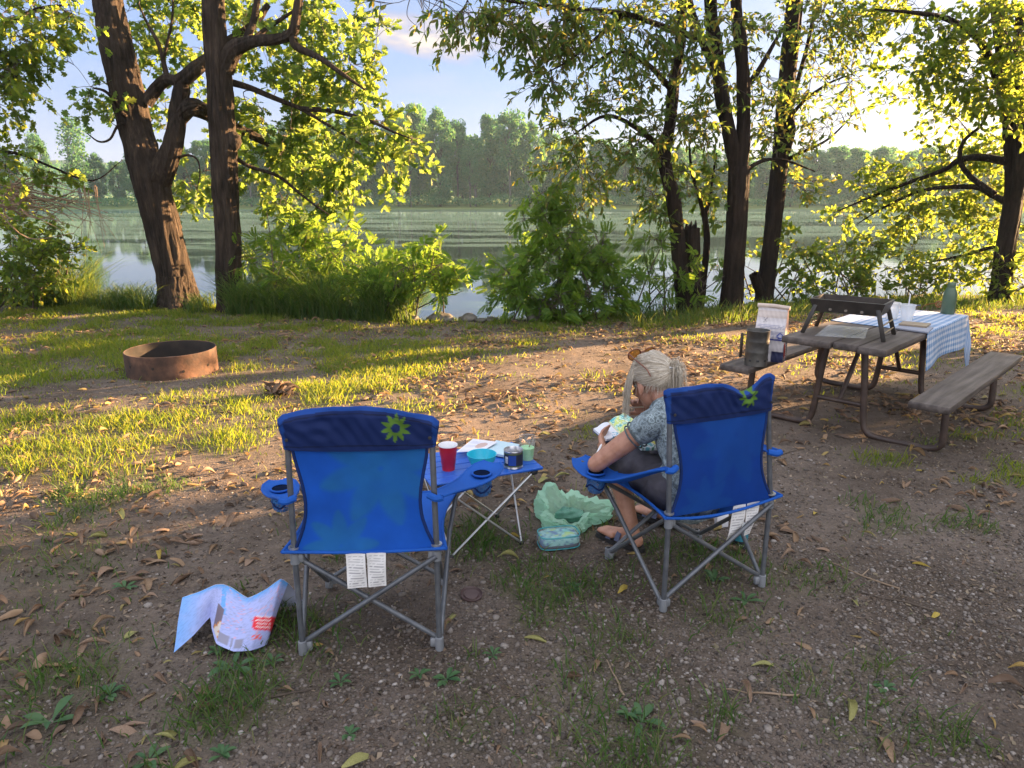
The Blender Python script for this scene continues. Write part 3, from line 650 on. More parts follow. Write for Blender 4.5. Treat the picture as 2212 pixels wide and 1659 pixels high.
def scatter_leaves(P, D, L, tmpl, up=0.9):
    V0, F0 = TP[tmpl]; n = len(P)
    D = D/np.maximum(np.linalg.norm(D, axis=1, keepdims=True), 1e-6)
    N = np.array([0, 0, up])+rng.normal(0, .85, (n, 3)); N -= D*(N*D).sum(1, keepdims=True); N /= np.maximum(np.linalg.norm(N, axis=1, keepdims=True), 1e-6)
    S = np.cross(N, D); A = V0[None]*L[:, None, None]
    Q = P[:, None]+A[..., 0:1]*D[:, None]+A[..., 1:2]*S[:, None]+A[..., 2:3]*N[:, None]
    sizes = np.tile([len(f) for f in F0], n); flat = np.concatenate([np.array(f) for f in F0])
    return Q.reshape(-1, 3), sizes, ((np.arange(n)*len(V0))[:, None]+flat[None]).ravel()
def bark_tube(P0, rr, n=88):
    P, T, A, B = frames(P0); ph = np.linspace(0, 2*np.pi, n, endpoint=False); c, q = np.cos(ph)[None], np.sin(ph)[None]; L = np.concatenate([[0], np.cumsum(np.linalg.norm(np.diff(P, axis=0), axis=1))])[:, None]
    X, Y = rr[:, None]*c+7, rr[:, None]*q+5+L*.10; rdg = 1-np.abs(2*fbm(X, Y, .055, 7, 2)-1)*2; lump = fbm(X+L*.3, Y+L*.5, .5, 9, 2)-.5; pl = vn(X*1.0, L*np.ones_like(X)+X, .09, 4)
    k = rr[:, None]+.030*np.clip(rdg, -.6, 1)*np.clip(rr[:, None]/.2, .4, 1.3)+.010*(pl-.5)+rr[:, None]*.16*lump
    V = P[:, None]+k[..., None]*(c[..., None]*A[:, None]+q[..., None]*B[:, None]); mb = MB(); m = len(P); i = np.arange(m-1)[:, None]*n; j = np.arange(n)[None]; j2 = (j+1) % n
    F = np.stack([i+j, i+j2, i+n+j2, i+n+j], -1).reshape(-1, 4); mb.V = [tuple(v) for v in V.reshape(-1, 3).tolist()]; mb.F = [tuple(f) for f in F.tolist()]; mb.M = [0]*len(mb.F); mb.n = len(mb.V); return mb
class Tree:
    def __init__(s, name, base, label, cat='tree', group=None, bark='bark_dark'):
        s.b = np.array(base, float); s.root = empty(name, base, 0, label, cat, group); s.bark = MT[bark]
        s.pts = []; s.rad = []; s.tw = MB(); s.LP = []; s.LD = []; s.LL = []; s.tm = 'ovate'
    def stem(s, P, r, part='trunk', n=14, sub=5, jit=0.03, twig=False, wob=0.0):
        Q = smooth_path(P, sub)
        if wob: Q[1:-1] += rng.normal(0, wob, Q[1:-1].shape)
        rr = interp_r(r, len(Q)); s.pts += list(Q); s.rad += list(rr)
        if twig: s.tw.tube(Q-s.b, rr, 5)
        elif rr.max() > .085:
            Q2 = smooth_path(Q, 7); r2 = np.interp(np.linspace(0, 1, len(Q2)), np.linspace(0, 1, len(rr)), rr); bark_tube(Q2-s.b, r2).build(part, s.bark, s.root, edge=0)
        else: MB().tube(Q-s.b, rr, n, jit=jit).build(part, s.bark, s.root, edge=0)
        return Q
    def pstem(s, pp, r, part='trunk', **k):
        return s.stem([at(*p) for p in pp], r, part, **k)
    def cluster(s, C, Rr, n, L, droop=0.35, per=42, twl=0.42, bare=0.0):
        C = np.array(C, float); Rr = np.array(Rr, float); ns = max(1, int(round(n/per)))
        v = rng.normal(0, 1, (ns, 3)); v /= np.linalg.norm(v, axis=1, keepdims=True); S = C+v*Rr*(rng.random((ns, 1))**.42)
        pts = np.array(s.pts); d = np.array([np.min(((pts-q)**2).sum(1)) for q in S]); S = S[np.argsort(d)]
        for q in S:
            pts = np.array(s.pts); j = np.argmin(((pts-q)**2).sum(1)); a = pts[j]; dist = np.linalg.norm(q-a)
            r0 = min(s.rad[j]*.6, .006+.007*dist)
            mid = (a+q)/2+rng.normal(0, .07*dist+.01, 3)+np.array([0, 0, .08*dist])
            br = smooth_path([a, mid, q], 3); s.tw.tube(br-s.b, [r0, max(.0035, r0*.4)], 5, cap=False)
            s.pts += list(br[2:]); s.rad += list(np.linspace(r0, .005, len(br))[2:])
            dirb = (q-a)/max(dist, 1e-6)
            for t in range(4):
                if rng.random() < bare: continue
                dt = dirb*.6+rng.normal(0, .6, 3)*np.array([1, 1, .7]); dt /= np.linalg.norm(dt); l = twl*(.5+.8*rng.random())
                o = br[-1-int(rng.integers(0, 3))]; e = o+dt*l-np.array([0, 0, droop*.35*l])
                tw = smooth_path([o, (o+e)/2+np.array([0, 0, .06*l]), e], 2); s.tw.tube(tw-s.b, [.0045, .002], 4, cap=False)
                k = max(2, int(per/4*(.6+.8*rng.random()))); u = .25+.75*rng.random(k); u[:2] = 1
                p = o+(e-o)*u[:, None]+np.array([0, 0, .06*l])*(4*u*(1-u))[:, None]
                dd = dt*.7+rng.normal(0, .65, (k, 3)); dd[:, 2] -= droop
                s.LP.append(p); s.LD.append(dd); s.LL.append(L*(.6+.6*rng.random(k)))
    def pc(s, px, py, y, rx, ry, n, L, **k):
        sc = y/FPX; s.cluster(at(px, py, y), (rx*sc, min(rx, ry)*sc*.9+.12, ry*sc), n, L, **k)
    def finish(s, leaf, tmpl, crown='crown', twigm='twig'):
        if s.LP:
            V, sz, ix = scatter_leaves(np.concatenate(s.LP)-s.b, np.concatenate(s.LD), np.concatenate(s.LL), tmpl)
            tv = np.array(s.tw.V, dtype=float).reshape(-1, 3); tf = s.tw.F
            nV = len(V); V = np.vstack([V, tv]) if len(tv) else V
            sizes = np.concatenate([sz, [len(f) for f in tf]]); idx = np.concatenate([ix]+[np.array(f)+nV for f in tf]) if tf else ix
            mats = np.concatenate([np.zeros(len(sz), int), np.ones(len(tf), int)])
            me = np_mesh(crown, V, sizes, idx, mats); link(crown, me, [MT[leaf], MT[twigm]], s.root)
        return s.root
def sc(px, y): return px/FPX*y       # a width in photo pixels, in metres at distance y

# --- forked oak at the left
b = G(386, 662)
t = Tree('oak_tree', b, 'thick leaning tree with a forked gnarled limb, left of the straight trunk', bark='bark_oak')
yd = b[1]
tp = [(388, 672, yd), (384, 640, yd), (372, 580, yd), (346, 470, yd), (318, 370, yd), (287, 250, yd+.1), (256, 120, yd+.1), (232, 0, yd+.2), (207, -150, yd+.3), (180, -330, yd+.4), (160, -500, yd+.5)]
t.pstem(tp, [sc(47, yd), sc(37, yd), sc(33, yd), sc(32, yd), sc(32, yd), sc(29, yd), sc(27, yd), sc(25, yd), sc(23, yd), sc(19, yd), sc(13, yd)], n=20, jit=.035)
for (dx, dy_) in ((42, .05), (-40, .0), (15, -.35), (28, -.2)):
    q = b+np.array([sc(dx, yd), dy_, 0.0]); t.stem([b+np.array([sc(dx*.3, yd), dy_*.4, .45]), b+np.array([sc(dx*.75, yd), dy_*.8, .12]), q+np.array([sc(dx*.4, yd), dy_*.5, -.06])], [.17, .11, .05], 'root', n=9, sub=3)
t.pstem([(338, 395, yd), (366, 335, yd-.1), (379, 285, yd-.1), (384, 245, yd), (392, 190, yd), (390, 168, yd)], [sc(25, yd), sc(19, yd), sc(17, yd), sc(17, yd), sc(14, yd), sc(10, yd)], 'branch')
t.pstem([(386, 250, yd), (410, 232, yd), (440, 240, yd+.2), (480, 262, yd+.5), (560, 300, yd+.8), (640, 345, yd+.9)], [sc(17, yd), sc(16, yd), sc(15, yd), sc(12, yd), sc(8, yd), .03], 'branch')
t.pstem([(388, 178, yd), (410, 160, yd), (440, 135, yd+.2), (480, 100, yd+.6), (540, 60, yd+.9), (580, 10, yd+1)], [sc(14, yd), sc(13, yd), sc(12, yd), sc(9, yd), .06, .04], 'branch')
t.pstem([(392, 178, yd), (362, 172, yd), (340, 190, yd+.1), (316, 222, yd+.1)], [sc(10, yd), sc(10, yd), sc(11, yd), sc(12, yd)], 'branch')
t.pstem([(362, 172, yd), (352, 130, yd), (340, 90, yd), (318, 50, yd+.2), (300, 10, yd+.3)], [.05, .035, .03, .02, .012], 'branch', n=8)
t.pstem([(352, 130, yd), (362, 90, yd-.1), (372, 40, yd-.1), (374, -20, yd)], [.028, .022, .018, .012], 'branch', n=8)
t.pstem([(290, 262, yd), (262, 242, yd-.2), (246, 215, yd-.3), (225, 196, yd-.4), (200, 190, yd-.4)], [.036, .03, .026, .022, .01], 'branch', n=8)
t.pstem([(290, 272, yd), (258, 268, yd-.2), (238, 300, yd-.3), (214, 306, yd-.4), (188, 288, yd-.5)], [.024, .021, .018, .014, .006], 'branch', n=8)
t.pstem([(375, 345, yd), (405, 335, yd-.2), (426, 345, yd-.2), (432, 375, yd-.1), (425, 410, yd-.1)], [.022, .018, .014, .01, .006], 'branch', n=8)
for c in ((165, 165, 11.2, 30, 30, 170), (190, 215, 11.3, 30, 25, 90), (250, 262, 11.4, 25, 25, 60), (330, 40, 12.6, 60, 60, 620), (400, 55, 12.9, 55, 80, 640), (300, 150, 12.4, 45, 60, 180), (430, 175, 13, 45, 55, 260), (360, 110, 12.5, 50, 50, 240), (400, 320, 13, 40, 45, 170), (402, 420, 12.8, 38, 45, 330), (425, 390, 12.4, 30, 40, 160), (300, 215, 12.8, 30, 30, 80), (345, 265, 13, 30, 40, 120), (560, 330, 12.9, 60, 50, 420), (600, 410, 12.8, 70, 40, 520), (560, 30, 12.8, 70, 60, 420)):
    t.pc(*c[:5], int(c[5]*.62), .15)
for c in ((220, -260, 12, 160, 120, 500), (100, -350, 12, 150, 120, 350)): t.pc(*c, .16)
t.finish('oak_leaf', 'oak')

# --- straight trunk beside it, carrying the big crown of lit leaves
b = G(498, 670); yd = b[1]
t = Tree('oak_tree', b, 'straight furrowed trunk with a burl, its lit leafy boughs reaching over the river', bark='bark_oak')
t.pstem([(499, 680, yd), (498, 655, yd), (493, 560, yd), (489, 450, yd), (484, 350, yd), (476, 200, yd), (466, 100, yd), (460, 0, yd), (452, -150, yd), (448, -400, yd+.2)], [sc(33, yd), sc(26, yd), sc(25, yd), sc(24, yd), sc(25, yd), sc(22, yd), sc(19, yd), sc(18, yd), sc(16, yd), .08], n=20, jit=.035)
mb = MB(); bc = at(505, 305, yd-.05)
mb.lathe([(0.0, -.14), (.07, -.10), (.115, -.02), (.105, .07), (.05, .13), (0, .14)], bc-b, 12); mb.build('burl', MT['bark_oak'], t.root, edge=0)
t.pstem([(484, 150, yd), (504, 110, yd-.05), (528, 95, yd-.1), (556, 88, yd-.1), (600, 84, yd-.2), (632, 70, yd-.3), (641, 30, yd-.3), (652, -40, yd-.3)], [sc(17, yd), sc(15, yd), sc(12, yd), .075, .065, .06, .055, .04], 'branch')
t.pstem([(632, 70, yd-.3), (640, 100, yd-.3), (690, 125, yd-.4), (740, 160, yd-.5), (790, 195, yd-.5)], [.06, .06, .04, .03, .012], 'branch', n=9)
t.pstem([(528, 95, yd-.1), (546, 50, yd), (556, 0, yd), (566, -60, yd)], [.06, .05, .045, .035], 'branch', n=9)
t.pstem([(540, 90, yd-.1), (580, 60, yd+.2), (640, 20, yd+.3)], [.045, .035, .02], 'branch', n=8)
t.pstem([(486, 175, yd+.1), (540, 190, yd+.3), (600, 215, yd+.4), (650, 235, yd+.3), (700, 265, yd+.1), (760, 300, yd-.1), (810, 330, yd-.2)], [.055, .046, .038, .032, .024, .016, .008], 'branch', n=9)
t.pstem([(650, 235, yd+.3), (720, 240, yd), (800, 262, yd-.4), (850, 285, yd-.5), (890, 300, yd-.5)], [.04, .032, .024, .016, .008], 'branch', n=8)
t.pstem([(490, 330, yd+.1), (540, 360, yd+.3), (600, 380, yd+.4), (650, 420, yd+.3), (690, 450, yd+.2), (720, 470, yd+.1)], [.036, .03, .025, .02, .014, .007], 'branch', n=8)
for c in ((560, 60, 12, 75, 75, 760), (680, 60, 11.4, 90, 65, 900), (770, 90, 11, 45, 55, 420), (620, 160, 11.8, 100, 60, 900), (735, 175, 11.2, 70, 45, 520), (790, 205, 11, 40, 22, 160), (560, 250, 12.2, 65, 60, 560), (660, 280, 11.9, 80, 50, 700), (620, 350, 12, 85, 45, 700), (700, 380, 11.7, 60, 45, 560), (740, 420, 11.6, 32, 35, 240), (690, 450, 11.6, 36, 30, 200), (790, 262, 11, 45, 26, 240), (845, 295, 10.9, 55, 26, 380), (880, 330, 10.8, 28, 30, 200), (830, 340, 10.9, 35, 26, 190), (760, 330, 11.2, 40, 28, 200), (540, 400, 12.4, 40, 40, 250)):
    t.pc(*c[:5], int(c[5]*.66), .15)
for c in ((640, -110, 11.6, 160, 80, 700), (430, -200, 11.6, 150, 120, 500)): t.pc(*c, .16)
t.finish('oak_leaf', 'oak')

# --- tree leaning in from the left edge, and the tangle of dry twigs below it
b = np.array([-9.3, 9.9, float(gz(-9.3, 9.9))])
t = Tree('ash_tree', b, 'leafy tree reaching in from the far left edge, with bare dry twigs below')
t.stem([b+(0, 0, -.1), b+(.1, 0, 1.5), b+(.3, 0, 3.2), b+(.5, -.2, 6)], [.2, .16, .14, .08])
t.stem([b+(.28, 0, 2.9)]+[at(*q) for q in [(-190, 150, 9.9), (-90, 100, 9.7), (0, 60, 9.6), (80, 20, 9.5), (150, 10, 9.5)]], [.08, .06, .04, .025, .01], 'branch', n=8)
t.stem([b+(.15, 0, 1.7)]+[at(*q) for q in [(-190, 330, 9.9), (-60, 230, 9.8), (0, 190, 9.7), (40, 160, 9.6)]], [.06, .045, .03, .012], 'branch', n=8)
t.stem([b+(.08, 0, 1.2)]+[at(*q) for q in [(-200, 420, 9.9), (-60, 340, 9.9), (30, 330, 10), (110, 360, 10), (200, 390, 10), (265, 345, 10)]], [.05, .035, .025, .018, .012, .004], 'branch', n=7)
for c in ((20, 60, 9.5, 60, 70, 720), (110, 25, 9.5, 60, 28, 330), (10, 165, 9.6, 45, 50, 420), (20, 245, 9.8, 40, 45, 260), (40, 110, 9.7, 40, 40, 240), (15, 330, 9.9, 35, 40, 160), (70, 385, 10, 45, 30, 120), (150, 378, 10, 45, 18, 60), (-60, 150, 9.6, 60, 120, 420)): t.pc(*c, .115)
for c in ((-60, -160, 9.6, 150, 90, 500),): t.pc(*c, .12)
r0 = t.finish('maple_leaf', 'oak')
mb = MB()
for q in range(46):
    p0 = at(-30+60*rng.random(), 395+60*rng.random(), 10.1+.4*rng.random()); e = at(40+210*rng.random()**1.3, 380+130*rng.random(), 10.1+.5*rng.random())
    mid = (p0+e)/2+rng.normal(0, .12, 3); mb.tube(smooth_path([p0, mid, e], 4)-b, [.013, .005], 5)
for q in range(9):
    p0 = at(180+30*rng.random(), 395+20*rng.random(), 10.1); mb.tube(smooth_path([p0, p0+(rng.normal(0, .06), 0, -.35), p0+(rng.normal(0, .15), 0, -.55-.35*rng.random())], 4)-b, [.006, .003], 5)
mb.build('dry_branch', MT['dry_twig'], r0)

# --- the trees at the right of the gap
b = G(1482, 676); yd = b[1]
t = Tree('hickory_tree', b, 'thin crooked trunk behind the broken snag, right of the feathery bush')
t.pstem([(1482, 690, yd), (1476, 640, yd), (1466, 540, yd), (1456, 440, yd), (1436, 345, yd), (1448, 260, yd), (1456, 180, yd), (1470, 90, yd), (1474, -20, yd), (1478, -200, yd)], [sc(18, yd), sc(16, yd), sc(14, yd), sc(13, yd), sc(12.5, yd), sc(11, yd), sc(10, yd), sc(9, yd), sc(8, yd), .03])
t.pstem([(1440, 330, yd), (1380, 280, yd-.2), (1310, 250, yd-.4), (1240, 290, yd-.5)], [.05, .035, .025, .01], 'branch', n=8)
t.pstem([(1456, 200, yd), (1400, 140, yd-.3), (1330, 110, yd-.5), (1270, 150, yd-.6)], [.045, .035, .02, .01], 'branch', n=8)
for c in ((1400, 150, 10.3, 80, 45, 330), (1300, 210, 10.3, 75, 40, 300), (1235, 285, 10.4, 75, 35, 260), (1390, 260, 10.5, 70, 45, 320), (1320, 330, 10.6, 80, 35, 280), (1225, 350, 10.5, 70, 30, 170), (1270, 400, 10.8, 45, 30, 170), (1420, 350, 10.7, 60, 40, 240), (1480, 260, 10.6, 50, 50, 220), (1400, 430, 11, 60, 40, 240), (1490, 400, 11, 45, 50, 200)): t.pc(*c[:5], int(c[5]*1.5), .105, droop=.6)
t.finish('hick_leaf', 'lance')
b = G(1500, 672); yd = b[1]
o = Tree('tree_snag', b, 'broken off dead snag between the thin trunk and a sapling', 'snag')
o.pstem([(1500, 684, yd), (1500, 640, yd), (1496, 560, yd), (1492, 494, yd)], [sc(22, yd), sc(17, yd), sc(16, yd), sc(17, yd)], jit=.07)
for q in range(5):
    a = at(1482+5*q, 497, yd-.03+.02*q); MB().tube([a-b, a-b+np.array([rng.normal(0, .01), 0, .06+.09*rng.random()])], [.035, .006], 6).build('splinter', MT['bark_dark'], o.root)
b = G(1514, 668); yd = b[1]+.1
t = Tree('sapling', b, 'slim forked sapling right beside the broken snag', 'tree')
t.pstem([(1512, 676, yd), (1520, 600, yd), (1527, 520, yd), (1522, 470, yd), (1508, 415, yd), (1494, 370, yd), (1488, 300, yd)], [sc(9, yd), sc(7.5, yd), sc(7, yd), sc(6, yd), .03, .025, .012], n=9)
t.pstem([(1522, 470, yd), (1533, 430, yd), (1540, 380, yd), (1548, 330, yd)], [.035, .03, .02, .01], 'branch', n=8)
for c in ((1500, 400, 11.2, 45, 45, 190), (1540, 360, 11.2, 30, 40, 110), (1540, 470, 11.4, 30, 40, 110)): t.pc(*c, .11)
t.finish('maple_leaf', 'ovate')

b = G(1580, 674); yd = b[1]
t = Tree('hickory_tree', b, 'tall double trunk that splits above its base, its long drooping leaves over the gap')
t.pstem([(1578, 688, yd), (1580, 650, yd), (1588, 540, yd), (1594, 430, yd), (1596, 360, yd)], [sc(27, yd), sc(22, yd), sc(19.5, yd), sc(19, yd), sc(20, yd)], n=18)
t.pstem([(1592, 370, yd), (1576, 290, yd), (1560, 210, yd), (1548, 120, yd), (1536, 20, yd), (1528, -150, yd), (1520, -300, yd)], [sc(14, yd), sc(13, yd), sc(13, yd), sc(12, yd), sc(11, yd), sc(9, yd), .04], 'trunk')
t.pstem([(1600, 370, yd), (1606, 280, yd), (1606, 190, yd), (1600, 100, yd), (1590, 0, yd+.1), (1584, -200, yd+.2)], [sc(13, yd), sc(13, yd), sc(12, yd), sc(11, yd), sc(9.5, yd), .05], 'trunk')
t.pstem([(1558, 190, yd), (1536, 130, yd-.1), (1514, 80, yd-.2), (1490, 10, yd-.3), (1476, -80, yd-.4)], [sc(9, yd), sc(9, yd), sc(8, yd), sc(7, yd), .03], 'branch', n=9)
t.pstem([(1515, 85, yd-.2), (1440, 60, yd-.6), (1350, 30, yd-1.0), (1240, 20, yd-1.4), (1120, 5, yd-1.7), (1010, -10, yd-1.8), (900, -15, yd-1.9)], [.05, .042, .034, .028, .02, .014, .006], 'branch', n=8)
t.pstem([(1350, 30, yd-1.0), (1290, 80, yd-1.2), (1230, 130, yd-1.5), (1175, 160, yd-1.6)], [.026, .02, .014, .006], 'branch', n=7)
t.pstem([(1604, 200, yd), (1640, 150, yd+.2), (1680, 80, yd+.3), (1720, 20, yd+.3)], [.05, .04, .025, .012], 'branch', n=8)
t.pstem([(1598, 380, yd), (1640, 350, yd+.4), (1690, 345, yd+.6), (1760, 370, yd+.7)], [.04, .03, .02, .01], 'branch', n=8)
for c in ((842, 8, 9.1, 20, 16, 45), (975, 8, 9.1, 50, 14, 110), (1010, 35, 9.1, 45, 28, 190), (1090, 30, 9.2, 70, 32, 380), (1110, 72, 9.2, 38, 20, 130), (1170, 165, 9.3, 34, 34, 200), (1225, 120, 9.4, 50, 40, 250), (1190, 30, 9.3, 70, 35, 320), (1280, 60, 9.5, 75, 55, 480), (1380, 60, 9.9, 80, 55, 480), (1470, 60, 10.2, 60, 60, 330), (1540, 160, 10.6, 45, 60, 190), (1510, 270, 10.8, 50, 50, 220), (1640, 60, 11, 50, 60, 260), (1650, 170, 11.3, 45, 60, 220), (1560, 30, 10.6, 50, 40, 190), (1650, 290, 11.6, 40, 50, 210)): t.pc(*c[:5], int(c[5]*1.4), .112, droop=.65)
for c in ((1350, -130, 9.8, 220, 80, 900), (1100, -120, 9.2, 150, 60, 400), (1600, -150, 10.8, 140, 100, 600)): t.pc(*c, .14, droop=.8)
for q in range(12):
    p0 = at(880+60*rng.random(), -12, 9.1); e = at(895+130*rng.random(), 20+60*rng.random(), 9.1+.2*rng.random()); t.tw.tube(smooth_path([p0, (p0+e)/2+rng.normal(0, .05, 3), e], 4)-t.b, [.006, .002], 4)
t.finish('hick_leaf', 'lance')

b = G(1652, 650); yd = b[1]
t = Tree('hickory_tree', b, 'straight dark trunk leaning right, with a cut stub low down beside it')
t.pstem([(1650, 664, yd), (1652, 630, yd), (1664, 540, yd), (1676, 430, yd), (1686, 330, yd), (1695, 240, yd), (1705, 130, yd), (1715, 20, yd), (1726, -100, yd), (1738, -260, yd)], [sc(21, yd), sc(17, yd), sc(15.5, yd), sc(15.5, yd), sc(15, yd), sc(15, yd), sc(14.5, yd), sc(14, yd), sc(12, yd), .06], n=18)
t.pstem([(1648, 640, yd), (1638, 618, yd-.1), (1628, 592, yd-.15)], [.10, .085, .08], 'stub', n=10, sub=3)
t.pstem([(1700, 330, yd-.1), (1712, 280, yd-.2), (1708, 240, yd-.2), (1722, 180, yd-.2), (1746, 90, yd-.2), (1762, 0, yd-.2)], [.05, .05, .045, .035, .03, .02], 'branch', n=9)
t.pstem([(1708, 250, yd-.2), (1740, 215, yd-.3), (1790, 180, yd-.4), (1840, 160, yd-.5)], [.035, .025, .018, .008], 'branch', n=7)
t.pstem([(1690, 350, yd), (1730, 330, yd), (1790, 300, yd), (1850, 240, yd)], [.04, .028, .018, .008], 'branch', n=7)
for c in ((1745, 50, 11.5, 55, 55, 330), (1790, 130, 11.7, 60, 45, 240), (1840, 180, 11.8, 50, 35, 140), (1740, 200, 11.7, 45, 40, 140), (1790, 250, 11.9, 60, 40, 130), (1730, 300, 12, 50, 40, 170), (1740, 390, 12.3, 40, 40, 150), (1830, 60, 11.5, 60, 45, 280), (1660, 250, 12.2, 35, 50, 130)): t.pc(*c[:5], int(c[5]*1.6), .10, droop=.45)
for c in ((1760, -140, 11.8, 150, 90, 500),): t.pc(*c, .13, droop=.5)
t.finish('hick_leaf', 'lance')

b = G(2160, 652); yd = b[1]
t = Tree('maple_tree', b, 'spreading tree at the right edge whose low boughs sweep over the water')
t.pstem([(2158, 666, yd), (2160, 630, yd), (2172, 540, yd), (2188, 440, yd), (2190, 360, yd), (2184, 250, yd), (2176, 160, yd), (2160, 60, yd), (2150, -60, yd), (2140, -250, yd)], [sc(23, yd), sc(19, yd), sc(17, yd), sc(16, yd), sc(15, yd), sc(14, yd), sc(13, yd), sc(11, yd), sc(9, yd), .05], n=18)
t.pstem([(2190, 450, yd), (2202, 380, yd-.2), (2206, 260, yd-.3), (2196, 140, yd-.4), (2205, 20, yd-.5)], [sc(11, yd), sc(12, yd), sc(11, yd), sc(9, yd), .05], 'trunk')
t.pstem([(2180, 350, yd), (2120, 340, yd+.3), (2072, 346, yd+.6), (2037, 368, yd+.8), (1950, 399, yd+1.0), (1864, 433, yd+1.1), (1800, 460, yd+1.1)], [.07, .06, .05, .04, .03, .02, .008], 'branch', n=9)
t.pstem([(2180, 440, yd), (2140, 420, yd+.3), (2102, 404, yd+.5), (1994, 411, yd+.9), (1907, 450, yd+1.1), (1850, 485, yd+1.1)], [.06, .05, .045, .03, .018, .008], 'branch', n=9)
t.pstem([(2172, 540, yd), (2140, 535, yd+.2), (2080, 552, yd+.5), (1990, 570, yd+.7)], [.04, .032, .024, .01], 'branch', n=8)
t.pstem([(2150, 420, yd+.1), (2095, 380, yd+.4), (2074, 345, yd+.5), (2082, 305, yd+.5), (2120, 270, yd+.4), (2140, 230, yd+.3)], [.05, .045, .04, .03, .025, .015], 'branch', n=8)
t.pstem([(2178, 210, yd), (2148, 150, yd-.2), (2118, 90, yd-.4), (2089, 62, yd-.5), (2037, 38, yd-.7), (1980, 28, yd-.9), (1890, 20, yd-1.1)], [.085, .075, .06, .05, .04, .03, .01], 'branch', n=9)
for c in ((1900, 25, 11, 100, 26, 380), (2040, 70, 10.8, 85, 55, 560), (2165, 60, 10.6, 60, 75, 640), (1985, 130, 11, 60, 32, 210), (2085, 165, 10.8, 75, 42, 480), (2185, 210, 10.4, 48, 65, 600), (2070, 250, 11, 70, 32, 300), (1955, 225, 11.4, 40, 28, 90), (2150, 320, 10.8, 65, 45, 480), (2050, 345, 11, 75, 32, 380), (1955, 380, 11, 60, 28, 260), (1885, 425, 11, 65, 26, 280), (2000, 440, 10.9, 95, 40, 560), (2120, 430, 10.8, 75, 50, 560), (1835, 465, 11.2, 45, 22, 160), (2185, 500, 11, 40, 60, 420), (1950, 490, 11.2, 80, 22, 200), (2090, 520, 11.4, 60, 35, 220), (2030, 570, 11.8, 55, 30, 160)): t.pc(c[0], c[1], c[2]+(2.3 if c[1] > 215 else 0.6), c[3], c[4], int(c[5]*1.7), .105, droop=.3)
for c in ((2100, -150, 11.4, 200, 100, 900), (2330, -40, 12, 110, 120, 600)): t.pc(*c, .11, droop=.3)
t.finish('maple_leaf', 'ovate')

# --- shrubs along the bank
def shrub(name, label, base, clusters, leaf, tmpl, L, nst=9, group=None, sp=.25, droop=.35, per=30, twl=.3, dens=1.0):
    b = np.array(base); t = Tree(name, b, label, 'bush', group, 'twig')
    cs = [at(c[0], c[1], c[2]) for c in clusters]
    for q in range(nst):
        e = cs[q % len(cs)]+rng.normal(0, .15, 3); a = b+np.array([rng.normal(0, sp), rng.normal(0, sp*.6), -.05])
        t.stem([a, (a*.55+e*.45)+np.array([rng.normal(0, .08), 0, .25*abs(e[2]-a[2])*.5]), e], [.014, .010, .004], 'stem', n=6, sub=3, jit=0)
    for c in clusters: t.pc(*c[:5], int(c[5]*dens*(.95 if tmpl == 'frond' else 1.5)), L, per=per, twl=twl, droop=droop)
    return t.finish(leaf, tmpl, 'foliage')
B = G(1215, 688)
shrub('feathery_bush', 'tall feathery leaved bush standing in the gap, dark rocks at its foot', B, [(1172, 440, 10.3, 26, 24, 80), (1232, 468, 10.4, 34, 24, 90), (1155, 480, 10.2, 24, 24, 60), (1205, 512, 10.3, 42, 26, 120), (1268, 535, 10.4, 44, 26, 130), (1145, 575, 10.1, 38, 24, 130), (1218, 590, 10.2, 56, 28, 180), (1300, 590, 10.3, 38, 30, 130), (1108, 622, 10.0, 36, 20, 120), (1180, 648, 10.0, 56, 24, 190), (1275, 650, 10.2, 48, 26, 140), (1340, 595, 10.5, 30, 30, 80), (1090, 600, 10.1, 26, 26, 60), (1330, 640, 10.3, 34, 22, 80), (1190, 415, 10.4, 18, 16, 30)], 'locust_leaf', 'frond', .19, 16, sp=.3, per=14, twl=.24, dens=1.35)
shrub('feathery_bush', 'feathery leaved bush growing round the broken snag and thin trunk', G(1450, 678), [(1412, 515, 10.9, 30, 24, 70), (1400, 575, 10.8, 26, 28, 60), (1452, 605, 10.6, 34, 30, 90), (1505, 600, 10.5, 22, 30, 50), (1540, 580, 11.2, 22, 30, 40), (1425, 470, 11, 24, 20, 40)], 'locust_leaf', 'frond', .18, 9, sp=.4, per=14, twl=.20, dens=.9)
shrub('feathery_bush', 'wide arching feathery bush behind the tall reeds beside the straight trunk', G(690, 672), [(620, 480, 11.3, 35, 32, 90), (655, 520, 11.2, 50, 35, 150), (720, 515, 11.1, 50, 35, 130), (560, 560, 11.3, 36, 45, 120), (640, 575, 11.1, 60, 35, 190), (745, 565, 11, 55, 38, 180), (690, 610, 10.9, 70, 30, 200), (600, 620, 11, 60, 30, 150), (800, 590, 10.7, 45, 34, 140), (780, 620, 10.6, 50, 25, 120)], 'locust_leaf', 'frond', .20, 14, sp=.6, per=16, twl=.28)
shrub('sumac_bush', 'bright green sumac leaning over the water at the edge of the gap', G(880, 690), [(935, 545, 10.2, 26, 22, 46), (960, 565, 10.2, 20, 20, 30), (900, 585, 10.2, 40, 24, 90), (850, 600, 10.3, 40, 28, 100), (940, 610, 10.1, 45, 16, 70), (880, 635, 10.1, 45, 18, 80), (975, 605, 10.0, 20, 12, 20)], 'locust_leaf', 'frond', .24, 9, sp=.25, per=12, twl=.26)
